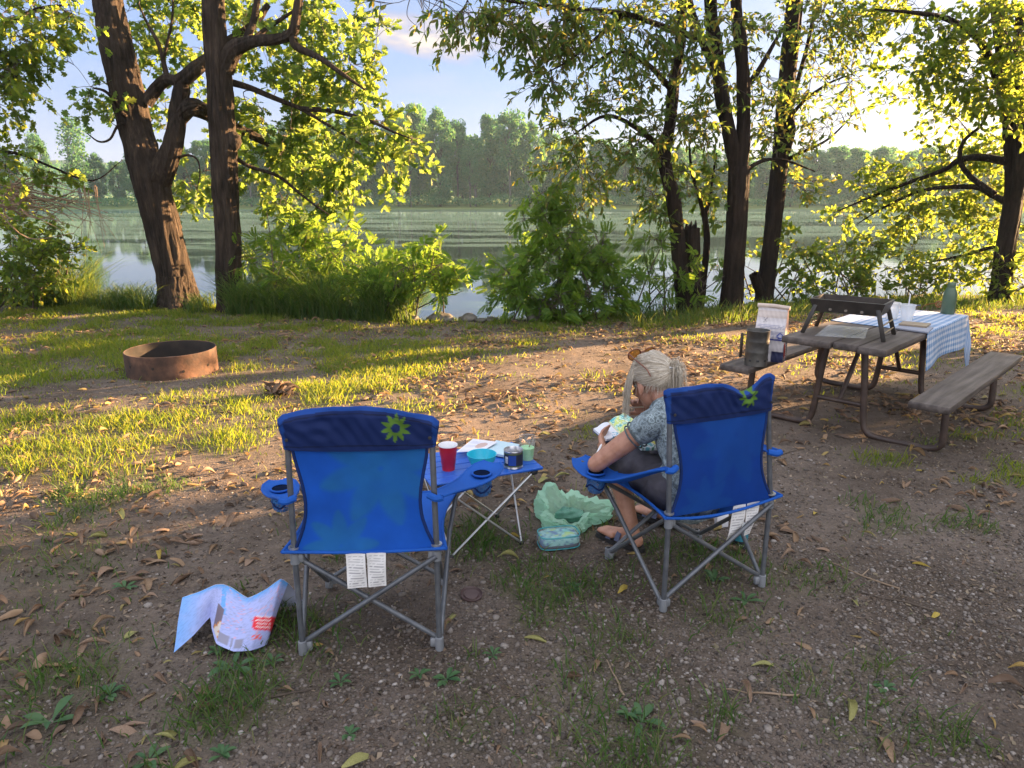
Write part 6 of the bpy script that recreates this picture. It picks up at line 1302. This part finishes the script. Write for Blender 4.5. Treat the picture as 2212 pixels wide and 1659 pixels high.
# chimney starter on the left bench
q = loc2(1633, 790, BZ); w = P2W(-.66, q[1], BZ+.0005)
q0 = onpic(1632, 788, BZ); w = np.array([q0[0], q0[1], pz+BZ+.0005]); cs = empty('chimney_starter', w, R(-20), 'sooty steel charcoal chimney starter standing at the near end of the bench', 'chimney starter')
STL = surf('sooty_steel', [(.05, .047, .043), (.11, .105, .095), (.17, .16, .145)], 6, .45, metal=.45, bmp=.1)
MB().lathe([(.080, 0), (.082, .002), (.083, .10), (.0845, .105), (.083, .11), (.083, .18), (.0845, .185), (.083, .19), (.083, .262), (.086, .266), (.083, .268), (.080, .264), (.079, .02), (0, .02)], (0, 0, 0), 40).build('steel_drum', STL, cs)
for k in range(9): a = 2*math.pi*k/9; MB().box((0, 0, 0), (.003, .020, .014), bev=.001).build('vent_slot', MT['black_plastic'], cs).matrix_local = Matrix.Translation((.0835*math.cos(a), .0835*math.sin(a), .045)) @ Matrix.Rotation(a, 4, 'Z')
ha = R(160); hc = np.array([math.cos(ha), math.sin(ha), 0])
MB().tube([hc*.083+(0, 0, .225), hc*.115+(0, 0, .215)], .005, 7).tube([hc*.083+(0, 0, .05), hc*.115+(0, 0, .06)], .005, 7).build('handle_bracket', STL, cs); MB().box((0, 0, 0), (.022, .020, .19), bev=.006).build('handle', surf('handle_wood', [(.02, .012, .009), (.05, .03, .02)], 9, .5), cs).matrix_local = Matrix.Translation(hc*.122+np.array([0, 0, .135]))
# paper bag of charcoal
q0 = onpic(1664, 783, BZ); w = np.array([q0[0]+.02, q0[1]+.09, pz+BZ+.001]); cb = empty('charcoal_bag', w, R(-32), 'creased paper bag of charcoal with a rolled top behind the chimney starter', 'bag')
n1_, n2_ = 96, 80; P = np.zeros((n1_+1, n2_, 3)); C = np.zeros((n1_+1, n2_, 3)); HB = .415
for i in range(n1_+1):
    t = (i/n1_*4) % 4; sd_ = int(t) % 4; f = t-int(t)
    for j, v in enumerate(np.linspace(0, 1, n2_)):
        hw_ = .115-.006*v; hd = np.interp(v, [0, .55, .9, 1], [.062, .055, .018, .012]); 
        x, y = [(-hw_+2*hw_*f, -hd), (hw_, -hd+2*hd*f), (hw_-2*hw_*f, hd), (-hw_, hd-2*hd*f)][sd_]
        if sd_ in (1, 3): x -= np.sign(x)*.030*v*math.sin(math.pi*f)*(1 if v > .15 else v/.15)
        wr = .005*math.sin(31*v+9*x*10)*math.sin(7*f*3)+.006*(fbm(np.array(x*3+v), np.array(v*3.0+sd_), .25, 5)-.5); P[i, j] = (x, y+wr*(1 if sd_ in (0, 2) else 0), HB*v)
        c = np.array([.66, .62, .62]); z = v
        if sd_ == 0:
            if .80 < z < .93: c = np.array([.60, .52, .47])
            bx = .04 < f-.14 < .68 and .70 < z < .82
            if bx and (min(abs(f-.18), abs(f-.82)) < .012 or abs(z-.70) < .008 or abs(z-.82) < .008 or abs(f-.40) < .008): c = np.array([.25, .22, .22])
            if .22 < f < .38 and .72 < z < .80 and (abs((f-.30)*1.0-(z-.76)*1.2) < .012 or abs((f-.30)+(z-.76)*1.2) < .012): c = np.array([.25, .23, .24])
            if .42 < z < .685 and .06 < f < .94 and (z*42) % 1 < .40 and vn(np.array(f*26), np.array(math.floor(z*42)), 1, 5) > .30: c = np.array([.30, .30, .40])
            rr_ = math.hypot((f-.84)*.23, (z-.49)*HB)
            if rr_ < .023: c = np.array([.05, .08, .33]) if rr_ > .013 else np.array([.5, .5, .58])
            if .395 < z < .42: c = np.array([.03, .05, .28])
            if z < .20 and f > .60: c = np.array([.03, .035, .09])
        elif sd_ == 1:
            c = np.array([.60, .47, .40])
            if z < .33: c = np.array([.03, .035, .09])
            e = ((f-.45)/.40)**2+((z-.20)/.17)**2
            if e < 1: c = np.array([.40, .02, .03]) if e < .78 else np.array([.7, .66, .66])
        else: c = np.array([.55, .47, .42]); 
        C[i, j] = c
mb = MB().grid(P); o = mb.build('paper', MT['print'], cb, edge=50); setcol(o.data, C.reshape(-1, 3))
MB().tube([(-.118, -.004, HB+.004), (0, -.006, HB+.007), (.120, -.004, HB-.002)], .017, 9, jit=.06).build('rolled_top', surf('kraft_paper', [(.42, .33, .26), (.58, .48, .40)], 14, .75), cb)
cu = bpy.data.curves.new('lettering', 'FONT'); cu.body = 'KINGS'; cu.size = .042; cu.extrude = .0004; cu.align_x = 'CENTER'; cu.align_y = 'CENTER'
tmp = bpy.data.objects.new('lettering', cu); COL.objects.link(tmp); dg = bpy.context.evaluated_depsgraph_get(); lm = bpy.data.meshes.new_from_object(tmp.evaluated_get(dg)); bpy.data.objects.remove(tmp)
lo = link('lettering', lm, WHT, cb, smooth=False); lo.matrix_local = Matrix.Translation((.118, -.008, .085)) @ Matrix.Rotation(R(90), 4, 'Z') @ Matrix.Rotation(R(90), 4, 'X') @ Matrix.Rotation(R(90), 4, 'Z') @ Matrix.Scale(.95, 4)
# ---------------------------------------------------------------- the woman reading in the occupied chair (chair coordinates: x right, y ahead, z up)
def capsule(mb, p0, r0, p1, r1, n=14, k=5):
    p0 = np.array(p0, float); p1 = np.array(p1, float); d = p1-p0; L = np.linalg.norm(d); d = d/max(L, 1e-6); path = []; rr = []
    for t in np.linspace(0, math.pi/2, k)[:-1]: path.append(p0-d*r0*math.cos(t)); rr.append(max(r0*math.sin(t), r0*.06))
    path += [p0+d*L*t for t in np.linspace(0, 1, 4)]; rr += list(np.linspace(r0, r1, 4))
    for t in np.linspace(math.pi/2, 0, k)[1:]: path.append(p1+d*r1*math.cos(t)); rr.append(max(r1*math.sin(t), r1*.06))
    mb.tube(path, 1.0, n, m=0) if False else _tube_r(mb, path, rr, n)
def _tube_r(mb, path, rr, n):
    P, T, A, B = frames(path); V = []; F = []; ph = np.linspace(0, 2*np.pi, n, endpoint=False)
    for i in range(len(P)): V += list(P[i]+rr[i]*(np.cos(ph)[:, None]*A[i]+np.sin(ph)[:, None]*B[i]))
    for i in range(len(P)-1):
        for k in range(n): F.append((i*n+k, i*n+(k+1) % n, (i+1)*n+(k+1) % n, (i+1)*n+k))
    F.append(tuple(range(n-1, -1, -1))); F.append(tuple((len(P)-1)*n+k for k in range(n))); mb.add(V, F)
def ellip(mb, c, r, M=None, n=20):
    P = []; F = []
    for j in range(n+1):
        for i in range(n*2):
            a, v = math.pi*i/n, math.pi*min(max(j/n, .004), .996); q = Vector((r[0]*math.sin(v)*math.cos(a), r[1]*math.sin(v)*math.sin(a), r[2]*math.cos(v)))
            if M is not None: q = M @ q
            P.append((c[0]+q.x, c[1]+q.y, c[2]+q.z))
    w_ = 2*n
    for j in range(n):
        for i in range(w_): F.append((j*w_+i, (j+1)*w_+i, (j+1)*w_+(i+1) % w_, j*w_+(i+1) % w_))
    F.append(tuple(range(w_-1, -1, -1))[::-1]); F.append(tuple(n*w_+i for i in range(w_))[::-1]); mb.add(P, F)
def remesh(mb, name, vox, it, mat, parent, disp=None):
    me = mb.mesh('tmp'); o = bpy.data.objects.new('tmp', me); COL.objects.link(o)
    import bmesh
    bm = bmesh.new(); bm.from_mesh(me); bmesh.ops.recalc_face_normals(bm, faces=bm.faces); bm.to_mesh(me); bm.free()
    r = o.modifiers.new('r', 'REMESH'); r.mode = 'VOXEL'; r.voxel_size = vox; s_ = o.modifiers.new('s', 'SMOOTH'); s_.factor = .6; s_.iterations = it
    dg = bpy.context.evaluated_depsgraph_get(); dg.update(); out = bpy.data.meshes.new_from_object(o.evaluated_get(dg)); bpy.data.objects.remove(o)
    if disp is not None:
        n = len(out.vertices); co = np.empty(n*3, dtype=np.float32); no = np.empty(n*3, dtype=np.float32); out.vertices.foreach_get('co', co); out.vertices.foreach_get('normal', no)
        co = co.reshape(-1, 3); no = no.reshape(-1, 3); co = co+no*disp(co)[:, None]; out.vertices.foreach_set('co', co.ravel().astype(np.float32)); out.update()
    out.name = name; return link(name, out, mat, parent)
pe = empty('person', BO, BRZ, 'woman with pinned up grey hair sitting in the blue chair, bent over a sketchbook', 'person')
SH = .0
pel, lum, tho, upp, nk = (-.01, .20, .43), (-.015, .165, .53), (-.03, .215, .635), (-.05, .285, .715), (-.06, .335, .775)
HC = np.array([-.095, .40, .848]); HM = Matrix.Rotation(R(5), 3, 'Z') @ Matrix.Rotation(R(-28), 3, 'X')
def hp(x, y, z): q = HM @ Vector((x, y, z)); return HC+np.array(q)
shL, shR = (-.178, .268, .700), (.115, .335, .705); elL, elR = (-.350, .415, .495), (.15, .52, .50); wrL, wrR = (-.215, .565, .468), (-.025, .520, .635)
hiL, hiR, knL, knR = (-.095, .235, .41), (.085, .235, .41), (-.134, .675, .455), (.125, .695, .465); anL, anR = (-.09, .505, .085), (.215, .655, .085)
mb = MB()
for a, ra, b_, rb in ((pel, .13, lum, .115), (lum, .115, tho, .118), (tho, .118, upp, .100), (upp, .085, nk, .05), (nk, .048, hp(0, -.035, -.07), .046), (shL, .06, upp, .085), (shR, .06, upp, .085)): capsule(mb, a, ra, b_, rb)
for sh_, el, wr in ((shL, elL, wrL), (shR, elR, wrR)): 
    capsule(mb, sh_, .048, np.array(sh_)*.5+np.array(el)*.5, .046); capsule(mb, np.array(sh_)*.5+np.array(el)*.5, .046, el, .038); m_ = np.array(el)*.65+np.array(wr)*.35; capsule(mb, el, .037, m_, .038); capsule(mb, m_, .038, wr, .025)
for hi, kn, an in ((hiL, knL, anL), (hiR, knR, anR)): 
    capsule(mb, hi, .092, kn, .058); m_ = np.array(kn)*.66+np.array(an)*.34+np.array([0, -.014, 0]); capsule(mb, kn, .054, m_, .052); capsule(mb, m_, .052, an, .032)
heL, toL, heR, toR = np.array((-.082, .475, .045)), np.array((-.155, .655, .040)), np.array((.228, .625, .045)), np.array((.13, .80, .040))
for an, he, to in ((anL, heL, toL), (anR, heR, toR)):
    d = (to-he)/np.linalg.norm(to-he); s_ = np.array([d[1], -d[0], 0]); capsule(mb, an, .032, he, .030); capsule(mb, he, .029, he*.35+to*.65, .026); capsule(mb, np.array(an), .030, he*.4+to*.6, .026)
    for k in range(5): capsule(mb, he*.36+to*.64+s_*(.018*(k-2)*.9), .017, to+d*(.022-.004*abs(k-1.2))+s_*(.0135*(k-2))-np.array([0, 0, .004]), .0095)
# head with a face
ellip(mb, HC+np.array(HM @ Vector((0, -.012, .022))), (.074, .093, .090), HM); ellip(mb, hp(0, .028, -.040), (.054, .062, .070), HM)
capsule(mb, hp(0, .070, -.085), .024, hp(0, .060, -.075), .028); capsule(mb, hp(0, .088, .005), .010, hp(0, .108, -.030), .014)
for s in (-1, 1):
    capsule(mb, hp(s*.030, .078, .022), .016, hp(s*.045, .070, .020), .014); capsule(mb, hp(s*.035, .070, -.028), .024, hp(s*.028, .075, -.035), .02)
    ellip(mb, hp(s*.076, -.012, -.020), (.011, .019, .032), HM, 10); capsule(mb, hp(s*.078, -.004, -.044), .009, hp(s*.076, -.004, -.05), .009)
capsule(mb, hp(-.018, .092, -.056), .008, hp(.018, .092, -.056), .008); capsule(mb, hp(-.014, .090, -.067), .008, hp(.014, .090, -.067), .008)
def hand(wr, palm, fd, nrm, side, curl, lens=(.068, .076, .072, .058)):
    """palm centre, finger direction, palm normal; five fingers of their own, bent at the knuckles"""
    wr, palm, fd, nrm = [np.array(q, float) for q in (wr, palm, fd, nrm)]; fd /= np.linalg.norm(fd); nrm -= fd*(nrm@fd); nrm /= np.linalg.norm(nrm); sd = np.cross(fd, nrm)*side
    capsule(mb, wr, .024, palm-fd*.02, .023)
    for k in range(4): capsule(mb, palm-fd*.034+sd*(.013*(k-1.5)), .015, palm+fd*.036+sd*(.0175*(k-1.5)), .0125)
    for k in range(4):
        o = palm+fd*.040+sd*(.0182*(k-1.5)); a = curl[k]; L = lens[k]; d = fd
        for t, (l, r) in enumerate(((.44, .0088), (.32, .0080), (.24, .0070))):
            ang = a*(.55+.35*t); d2 = fd*math.cos(ang)+nrm*math.sin(ang); e = o+d2*L*l; capsule(mb, o, r, e, r*.94, 10, 4); o = e
    o = palm-fd*.022-sd*.024; d1 = fd*.55-sd*.62+nrm*.45; d1 /= np.linalg.norm(d1); e = o+d1*.036; capsule(mb, o, .0135, e, .0105, 10, 4); d2 = fd*.75-sd*.15+nrm*.55; d2 /= np.linalg.norm(d2); capsule(mb, e, .0098, e+d2*.030, .0082, 10, 4)
hand(wrL, np.array(wrL)+np.array((.008, .040, .028)), (.22, .72, .62), (.75, -.15, .62), -1, (.55, .75, .9, 1.05))
hand(wrR, np.array(wrR)+np.array((-.030, .006, .050)), (-.62, .05, .75), (-.55, -.55, -.35), 1, (.9, 1.0, 1.15, 1.3))
SKIN, nt, b = newmat('skin'); b.inputs['Roughness'].default_value = .5; b.inputs['Subsurface Weight'].default_value = .12; b.inputs['Subsurface Radius'].default_value = (.01, .004, .002); b.inputs['Subsurface Scale'].default_value = .6
nt.links.new(ramp(nt, noise(nt, 28, 5), [(.32, (.36, .17, .105)), (.68, (.47, .245, .165))]), b.inputs['Base Color']); bump(nt, b, noise(nt, 160, 3), .12, .002)
body = remesh(mb, 'body', .0042, 7, SKIN, pe)
EYE = surf('eye_white', [(.7, .68, .66)], 5, .2); IRI = surf('iris', [(.05, .08, .10)], 5, .15); LIP = surf('lips', [(.38, .13, .11)], 5, .45)
for s in (-1, 1):
    e_ = MB(); ellip(e_, hp(s*.032, .079, .004), (.0125, .0115, .0115), HM, 10); eo = e_.build('eye', EYE, pe); e_ = MB(); ellip(e_, hp(s*.032, .0895, .001), (.0055, .002, .0055), HM, 8); e_.build('iris', IRI, eo)
    MB().tube([hp(s*.018, .093, .022), hp(s*.034, .091, .027), hp(s*.050, .080, .021)], [.002, .003, .0015], 6, sub=3).build('eyebrow', surf('brow_hair', [(.25, .22, .19)], 5, .8), pe)
MB().tube([hp(-.022, .094, -.060), hp(0, .101, -.060), hp(.022, .094, -.060)], [.0025, .0055, .0025], 8, sub=4).build('mouth', LIP, pe)
# shirt
mb = MB()
for a, ra, b_, rb in (((-.01, .205, .405), .150, lum, .132), (lum, .132, tho, .135), (tho, .135, upp, .114), (upp, .10, (-.058, .322, .755), .070), (shL, .062, upp, .088), (shR, .066, upp, .09)): capsule(mb, a, ra, b_, rb, 18)
for sh_, el in ((shL, elL), (shR, elR)):
    q = np.array(sh_)*.86+np.array(el)*.14; capsule(mb, sh_, .061, q, .060, 18)
fold = lambda co: .006*np.sin(co[:, 2]*60+co[:, 0]*40+4*np.sin(co[:, 1]*18))*np.exp(-((co[:, 2]-.50)/.10)**2)+.004*(fbm(co[:, 0]+co[:, 2], co[:, 1]-co[:, 2], .05, 3, 2)-.5)*2
SHIRT, nt, b = newmat('floral_shirt'); vo = nd(nt, 'ShaderNodeTexVoronoi'); vo.inputs['Scale'].default_value = 58; tcs = nd(nt, 'ShaderNodeTexCoord'); nt.links.new(tcs.outputs['Object'], vo.inputs['Vector'])
vo.distance = 'EUCLIDEAN'; nf = noise(nt, 34, 5, rough=.65); nf2 = noise(nt, 9, 3)
c1 = ramp(nt, vo.outputs['Distance'], [(.10, (.03, .04, .05)), (.22, (.30, .37, .40)), (.34, (.06, .08, .09)), (.46, (.36, .44, .47)), (.7, (.12, .15, .16))]); c2 = ramp(nt, nf, [(.38, (.035, .045, .05)), (.52, (.22, .27, .29)), (.66, (.44, .52, .55))])
nt.links.new(mixc(nt, ramp(nt, nf2, [(.40, (0, 0, 0)), (.6, (1, 1, 1))]), c1, c2), b.inputs['Base Color']); b.inputs['Roughness'].default_value = .85; b.inputs['Specular IOR Level'].default_value = .2; bump(nt, b, noise(nt, 20, 4), .4, .006)
shirt = remesh(mb, 'shirt', .005, 5, SHIRT, pe, fold)
for sh_, el in ((shL, elL), (shR, elR)):
    a, e = np.array(sh_), np.array(el); d = (e-a)/np.linalg.norm(e-a)
    for k, (t, rr_) in enumerate(((.24, .0600), (.31, .0550))): 
        q = a+(e-a)*t; P_, T_, A_, B_ = frames([q-d*.01, q, q+d*.01]); ring = [q+A_[1]*rr_*math.cos(x)+B_[1]*rr_*math.sin(x) for x in np.linspace(0, 6.283, 30)]; MB().tube(ring, .004 if k == 0 else .0035, 6, cap=False).build('sleeve_hem', surf('hem_cloth', [(.05, .065, .07), (.10, .12, .13)], 40, .9), shirt)
# shorts
mb = MB(); capsule(mb, pel, .138, (-.01, .20, .47), .132, 18)
for hi, kn in ((hiL, knL), (hiR, knR)): q = np.array(hi)*.20+np.array(kn)*.80; capsule(mb, hi, .106, q, .082, 18)
remesh(mb, 'shorts', .006, 5, surf('grey_shorts', [(.045, .042, .052), (.085, .08, .098)], 18, .9, bmp=.25), pe, lambda co: .006*np.sin(co[:, 1]*55+co[:, 2]*50)*(co[:, 1] > .25))
# hair: a cap and many strands drawn back to a clip, locks falling by the face
HAIR, nt, b = newmat('grey_hair'); g = nd(nt, 'ShaderNodeNewGeometry'); hc_ = ramp(nt, g.outputs['Random Per Island'], [(0, (.32, .25, .17)), (.4, (.53, .46, .36)), (.8, (.67, .60, .49)), (1, (.80, .76, .68))])
nt.links.new(hc_, b.inputs['Base Color']); b.inputs['Roughness'].default_value = .38; b.inputs['Specular IOR Level'].default_value = .5
mb = MB(); V = []; n = 30
P = np.zeros((n*2+1, n, 3))
for i in range(n*2+1):
    for j in range(n):
        a = math.pi*i/n; vmax = 1.62+.42*math.cos(a+math.pi/2)*0; fr_ = math.sin(a)  # fr_ = 1 is the brow, -1 the nape
        vmax = np.interp(fr_, [-1, -.2, .35, .7, 1], [2.25, 1.98, 1.45, 1.20, 1.12]); v = vmax*j/(n-1)
        k = 1.0+.018*math.sin(14*a+5*v); P[i, j] = hp(.083*k*math.sin(v)*math.cos(a), -.012+.103*k*math.sin(v)*math.sin(a), .024+.101*k*math.cos(v))
mb.grid(P)
clip = hp(.03, -.112, .012)
def onhead(a, v, k=1.0): return hp(.084*k*math.sin(v)*math.cos(a), -.012+.104*k*math.sin(v)*math.sin(a), .024+.102*k*math.cos(v))
for q in range(1500):
    a = rng.random()*2*math.pi; fr_ = math.sin(a); vm = np.interp(fr_, [-1, -.2, .35, .7, 1], [2.3, 2.02, 1.50, 1.24, 1.15]); v = vm*(1-.30*rng.random()**2)
    s0 = onhead(a, v, 1.01); q0 = np.array(HM.inverted() @ Vector(s0-HC)); pth = []
    e0 = np.array(HM.inverted() @ Vector(clip-HC)); k0 = 1.025+.035*rng.random()
    for t in np.linspace(0, 1, 9):
        w_ = q0*(1-t)+e0*t; c_ = w_-np.array([0, -.012, .024]); rn = math.sqrt((c_[0]/.084)**2+(c_[1]/.104)**2+(c_[2]/.102)**2); c_ = c_/max(rn, 1e-3)*(k0+.05*t*t); pth.append(hp(c_[0]+rng.normal(0, .0012), c_[1]-.012, c_[2]+.024+rng.normal(0, .001)))
    mb.tube(pth, [.0005, .0009, .0006], 3, cap=False)
for q in range(420):      # bunch behind the clip
    o = clip+rng.normal(0, .011, 3); d = np.array(HM @ Vector((.45+rng.normal(0, .35), -.45+rng.normal(0, .22), .05+rng.normal(0, .4)))); d /= np.linalg.norm(d); l = .025+.035*rng.random()
    mb.tube(smooth_path([o, o+d*l*.55+np.array([0, 0, .012]), o+d*l*.85-np.array([0, 0, .06+.05*rng.random()])], 4), [.0008, .0008, .0003], 3, cap=False)
for s, nn in ((-1, 900), (1, 420)):   # loose locks in front of the ears, hanging straight down
    for q in range(nn):
        a = math.pi/2+(-s)*(.45+1.05*rng.random()); v = 1.0+.50*rng.random(); o = onhead(a, v, 1.04); dn = .075+.115*rng.random(); out = np.array(HM @ Vector((s*(.010+.022*rng.random()), .012, 0)))
        mb.tube(smooth_path([onhead(a, v*.6, 1.02), o, o+out*.6+np.array([0, 0, -dn*.5]), o+out*(.5+.4*rng.random())+np.array([rng.normal(0, .006), rng.normal(0, .006), -dn])], 4), [.0007, .0008, .0007, .0003], 3, cap=False)
for q in range(320):      # short hair at the nape
    a = -math.pi/2+rng.normal(0, .55); o = onhead(a, 1.9+.2*rng.random(), 1.01); e = o+np.array([rng.normal(0, .012), rng.normal(0, .008), -.03-.035*rng.random()]); mb.tube([onhead(a, 1.6, 1.03), o, e], [.0007, .0007, .0003], 3, cap=False)
mb.build('hair', HAIR, pe, edge=0)
MB().tube([clip+np.array(HM @ Vector((-.022, -.012, .012))), clip+np.array(HM @ Vector((0, -.022, .004))), clip+np.array(HM @ Vector((.022, -.012, -.006)))], .0045, 8, sub=3).build('hair_clip', MT['silver'], pe)
# sandals
SOLE = surf('dark_sole', [(.012, .011, .012), (.03, .028, .028)], 20, .8); STRAP = surf('sandal_strap', [(.05, .06, .11), (.10, .11, .17)], 20, .8)
for he, to in ((heL, toL), (heR, toR)):
    d = (to-he)/np.linalg.norm(to-he); s_ = np.array([d[1], -d[0], 0]); L = np.linalg.norm(to-he); sd = empty  # outline of the sole
    n = 40; V = []
    for z in (.001, .022):
        for k in range(n):
            t = 2*math.pi*k/n; u = .5-.5*math.cos(t); w_ = (.034+.012*u)*abs(math.sin(t))**.6*np.sign(math.sin(t)); V.append(he+d*(-.042+u*(L+.085))+s_*w_+np.array([0, 0, z-he[2]]))
    F = [tuple(range(n))[::-1], tuple(range(n, 2*n))]+[(k, (k+1) % n, n+(k+1) % n, n+k) for k in range(n)]
    so_ = MB().add(V, F).build('sandal', SOLE, pe)
    for t, hh in ((.72, .052), (.45, .070)):
        c_ = he+d*(L*t); MB().sheet(np.array([[c_+s_*(x*.045)+d*w_+np.array([0, 0, -he[2]+.012+(hh-.008)*math.sqrt(max(0, 1-(x*.96)**2))]) for w_ in (-.014, .014)] for x in np.linspace(-1, 1, 15)]), .004).build('strap', STRAP, so_)
# what she holds: the open sketchbook, a pen, another pad on her lap, a pencil at her chin
def WB(p): return np.array(BO)+np.array(Matrix.Rotation(BRZ, 3, 'Z') @ Vector(p))
bk = [at(1314, 914, 3.33), at(1343, 945, 3.20), at(1309, 951, 3.13), at(1282, 928, 3.24), at(1349, 893, 3.40), at(1376, 912, 3.27)]
c0 = sum(bk)/6; bo = empty('sketchbook', c0, 0, 'open sketchbook with a green painted page in the hands of the seated woman', 'book')
def page(a, b_, c_, d_, name, colf, th):
    n = 40; P = np.zeros((n, n, 3)); U, Vq = np.meshgrid(np.linspace(0, 1, n), np.linspace(0, 1, n), indexing='ij')
    for i in range(n):
        for j in range(n): u, v = U[i, j], Vq[i, j]; P[i, j] = (a*(1-u)+b_*u)*(1-v)+(d_*(1-u)+c_*u)*v+np.array([0, 0, .008*math.sin(math.pi*min(1, v*1.4))])
    o = MB().sheet(P-c0, th).build(name, MT['print'], bo, edge=40); c = colf(U, Vq); setcol(o.data, np.vstack([c.reshape(-1, 3)]*2)); return o
def pg1(U, V):
    c = np.tile(np.array([.72, .75, .82]), U.shape+(1,)); k = (U > .72) & (V < .55) & (vn(U*30, V*30, 1.5, 4) > .5); c[k] = (.15, .42, .60); c[V < .06] = (.62, .58, .40); return c
def pg2(U, V):
    c = np.tile(np.array([.42, .66, .52]), U.shape+(1,)); n1_ = vn(U*12, V*12, 1.6, 5); n2_ = vn(U*22, V*22, 1.2, 6); c[n1_ > .58] = (.60, .68, .20); c[n1_ < .32] = (.12, .46, .48); c[n2_ > .75] = (.72, .80, .66); c[(n2_ < .22)] = (.16, .32, .24); c[(V < .07)] = (.66, .62, .44); return c
page(bk[0], bk[1], bk[2], bk[3], 'white_page', pg1, .011); page(bk[0], bk[1], bk[5], bk[4], 'painted_page', pg2, .009)
cv = MB(); P = np.zeros((2, 9, 3))
for i in range(2):
    for j, v in enumerate(np.linspace(-1, 1, 9)): e = (bk[3], bk[2])[i] if v < 0 else (bk[4], bk[5])[i]; P[i, j] = bk[i]*(1-abs(v))+e*abs(v)+(0, .004, -.010)
cv.sheet(P-c0, .004).build('cover', surf('navy_cover', [(.03, .07, .20), (.04, .09, .26)], 9, .5), bo)
def pad(U, V):
    c = np.tile(np.array([.66, .72, .72]), U.shape+(1,)); n1_ = vn(U*8, V*8, 1.5, 9); c[n1_ > .6] = (.70, .66, .12); c[n1_ < .33] = (.16, .46, .52); c[(n1_ > .44) & (n1_ < .48)] = (.05, .22, .12); return c
flat_book('watercolour_pad', [WB((-.16, .36, .555)), WB((-.02, .34, .545)), WB((.0, .46, .565)), WB((-.14, .49, .575))], .012, 'small pad with a yellow and blue watercolour lying on her lap', 'pad', pad)
a = at(1288, 984, 2.97); b_ = at(1298, 963, 3.03); c0 = (a+b_)/2; o = MB().tube([a-c0, b_-c0, (b_-c0)*1.35], [.0055, .0055, .002], 9).build('pen', WHT); o.location = c0; tag(o, 'white pen held in the left hand of the seated woman', 'pen')
a = WB(np.array(wrR)+np.array((-.035, -.015, .062))); b_ = a+np.array([-.09, .02, -.012]); o = MB().tube([(0, 0, 0), (b_-a)*.9, b_-a], [.0035, .0035, .0008], 7).build('pencil', surf('pale_pencil', [(.5, .42, .32), (.6, .52, .42)], 9, .5)); o.location = a; tag(o, 'pale pencil held near the chin of the seated woman', 'pencil')
M = Matrix.Translation(WB(hp(0.0, .018, .128))) @ Matrix.Rotation(BRZ, 4, 'Z') @ HM.to_4x4() @ Matrix.Rotation(R(38), 4, 'X') @ Matrix.Rotation(R(180), 4, 'Z') @ Matrix.Scale(1.2, 4)
sunglasses(M, 'amber tinted sunglasses pushed up on top of the grey hair', AMB, TORT)
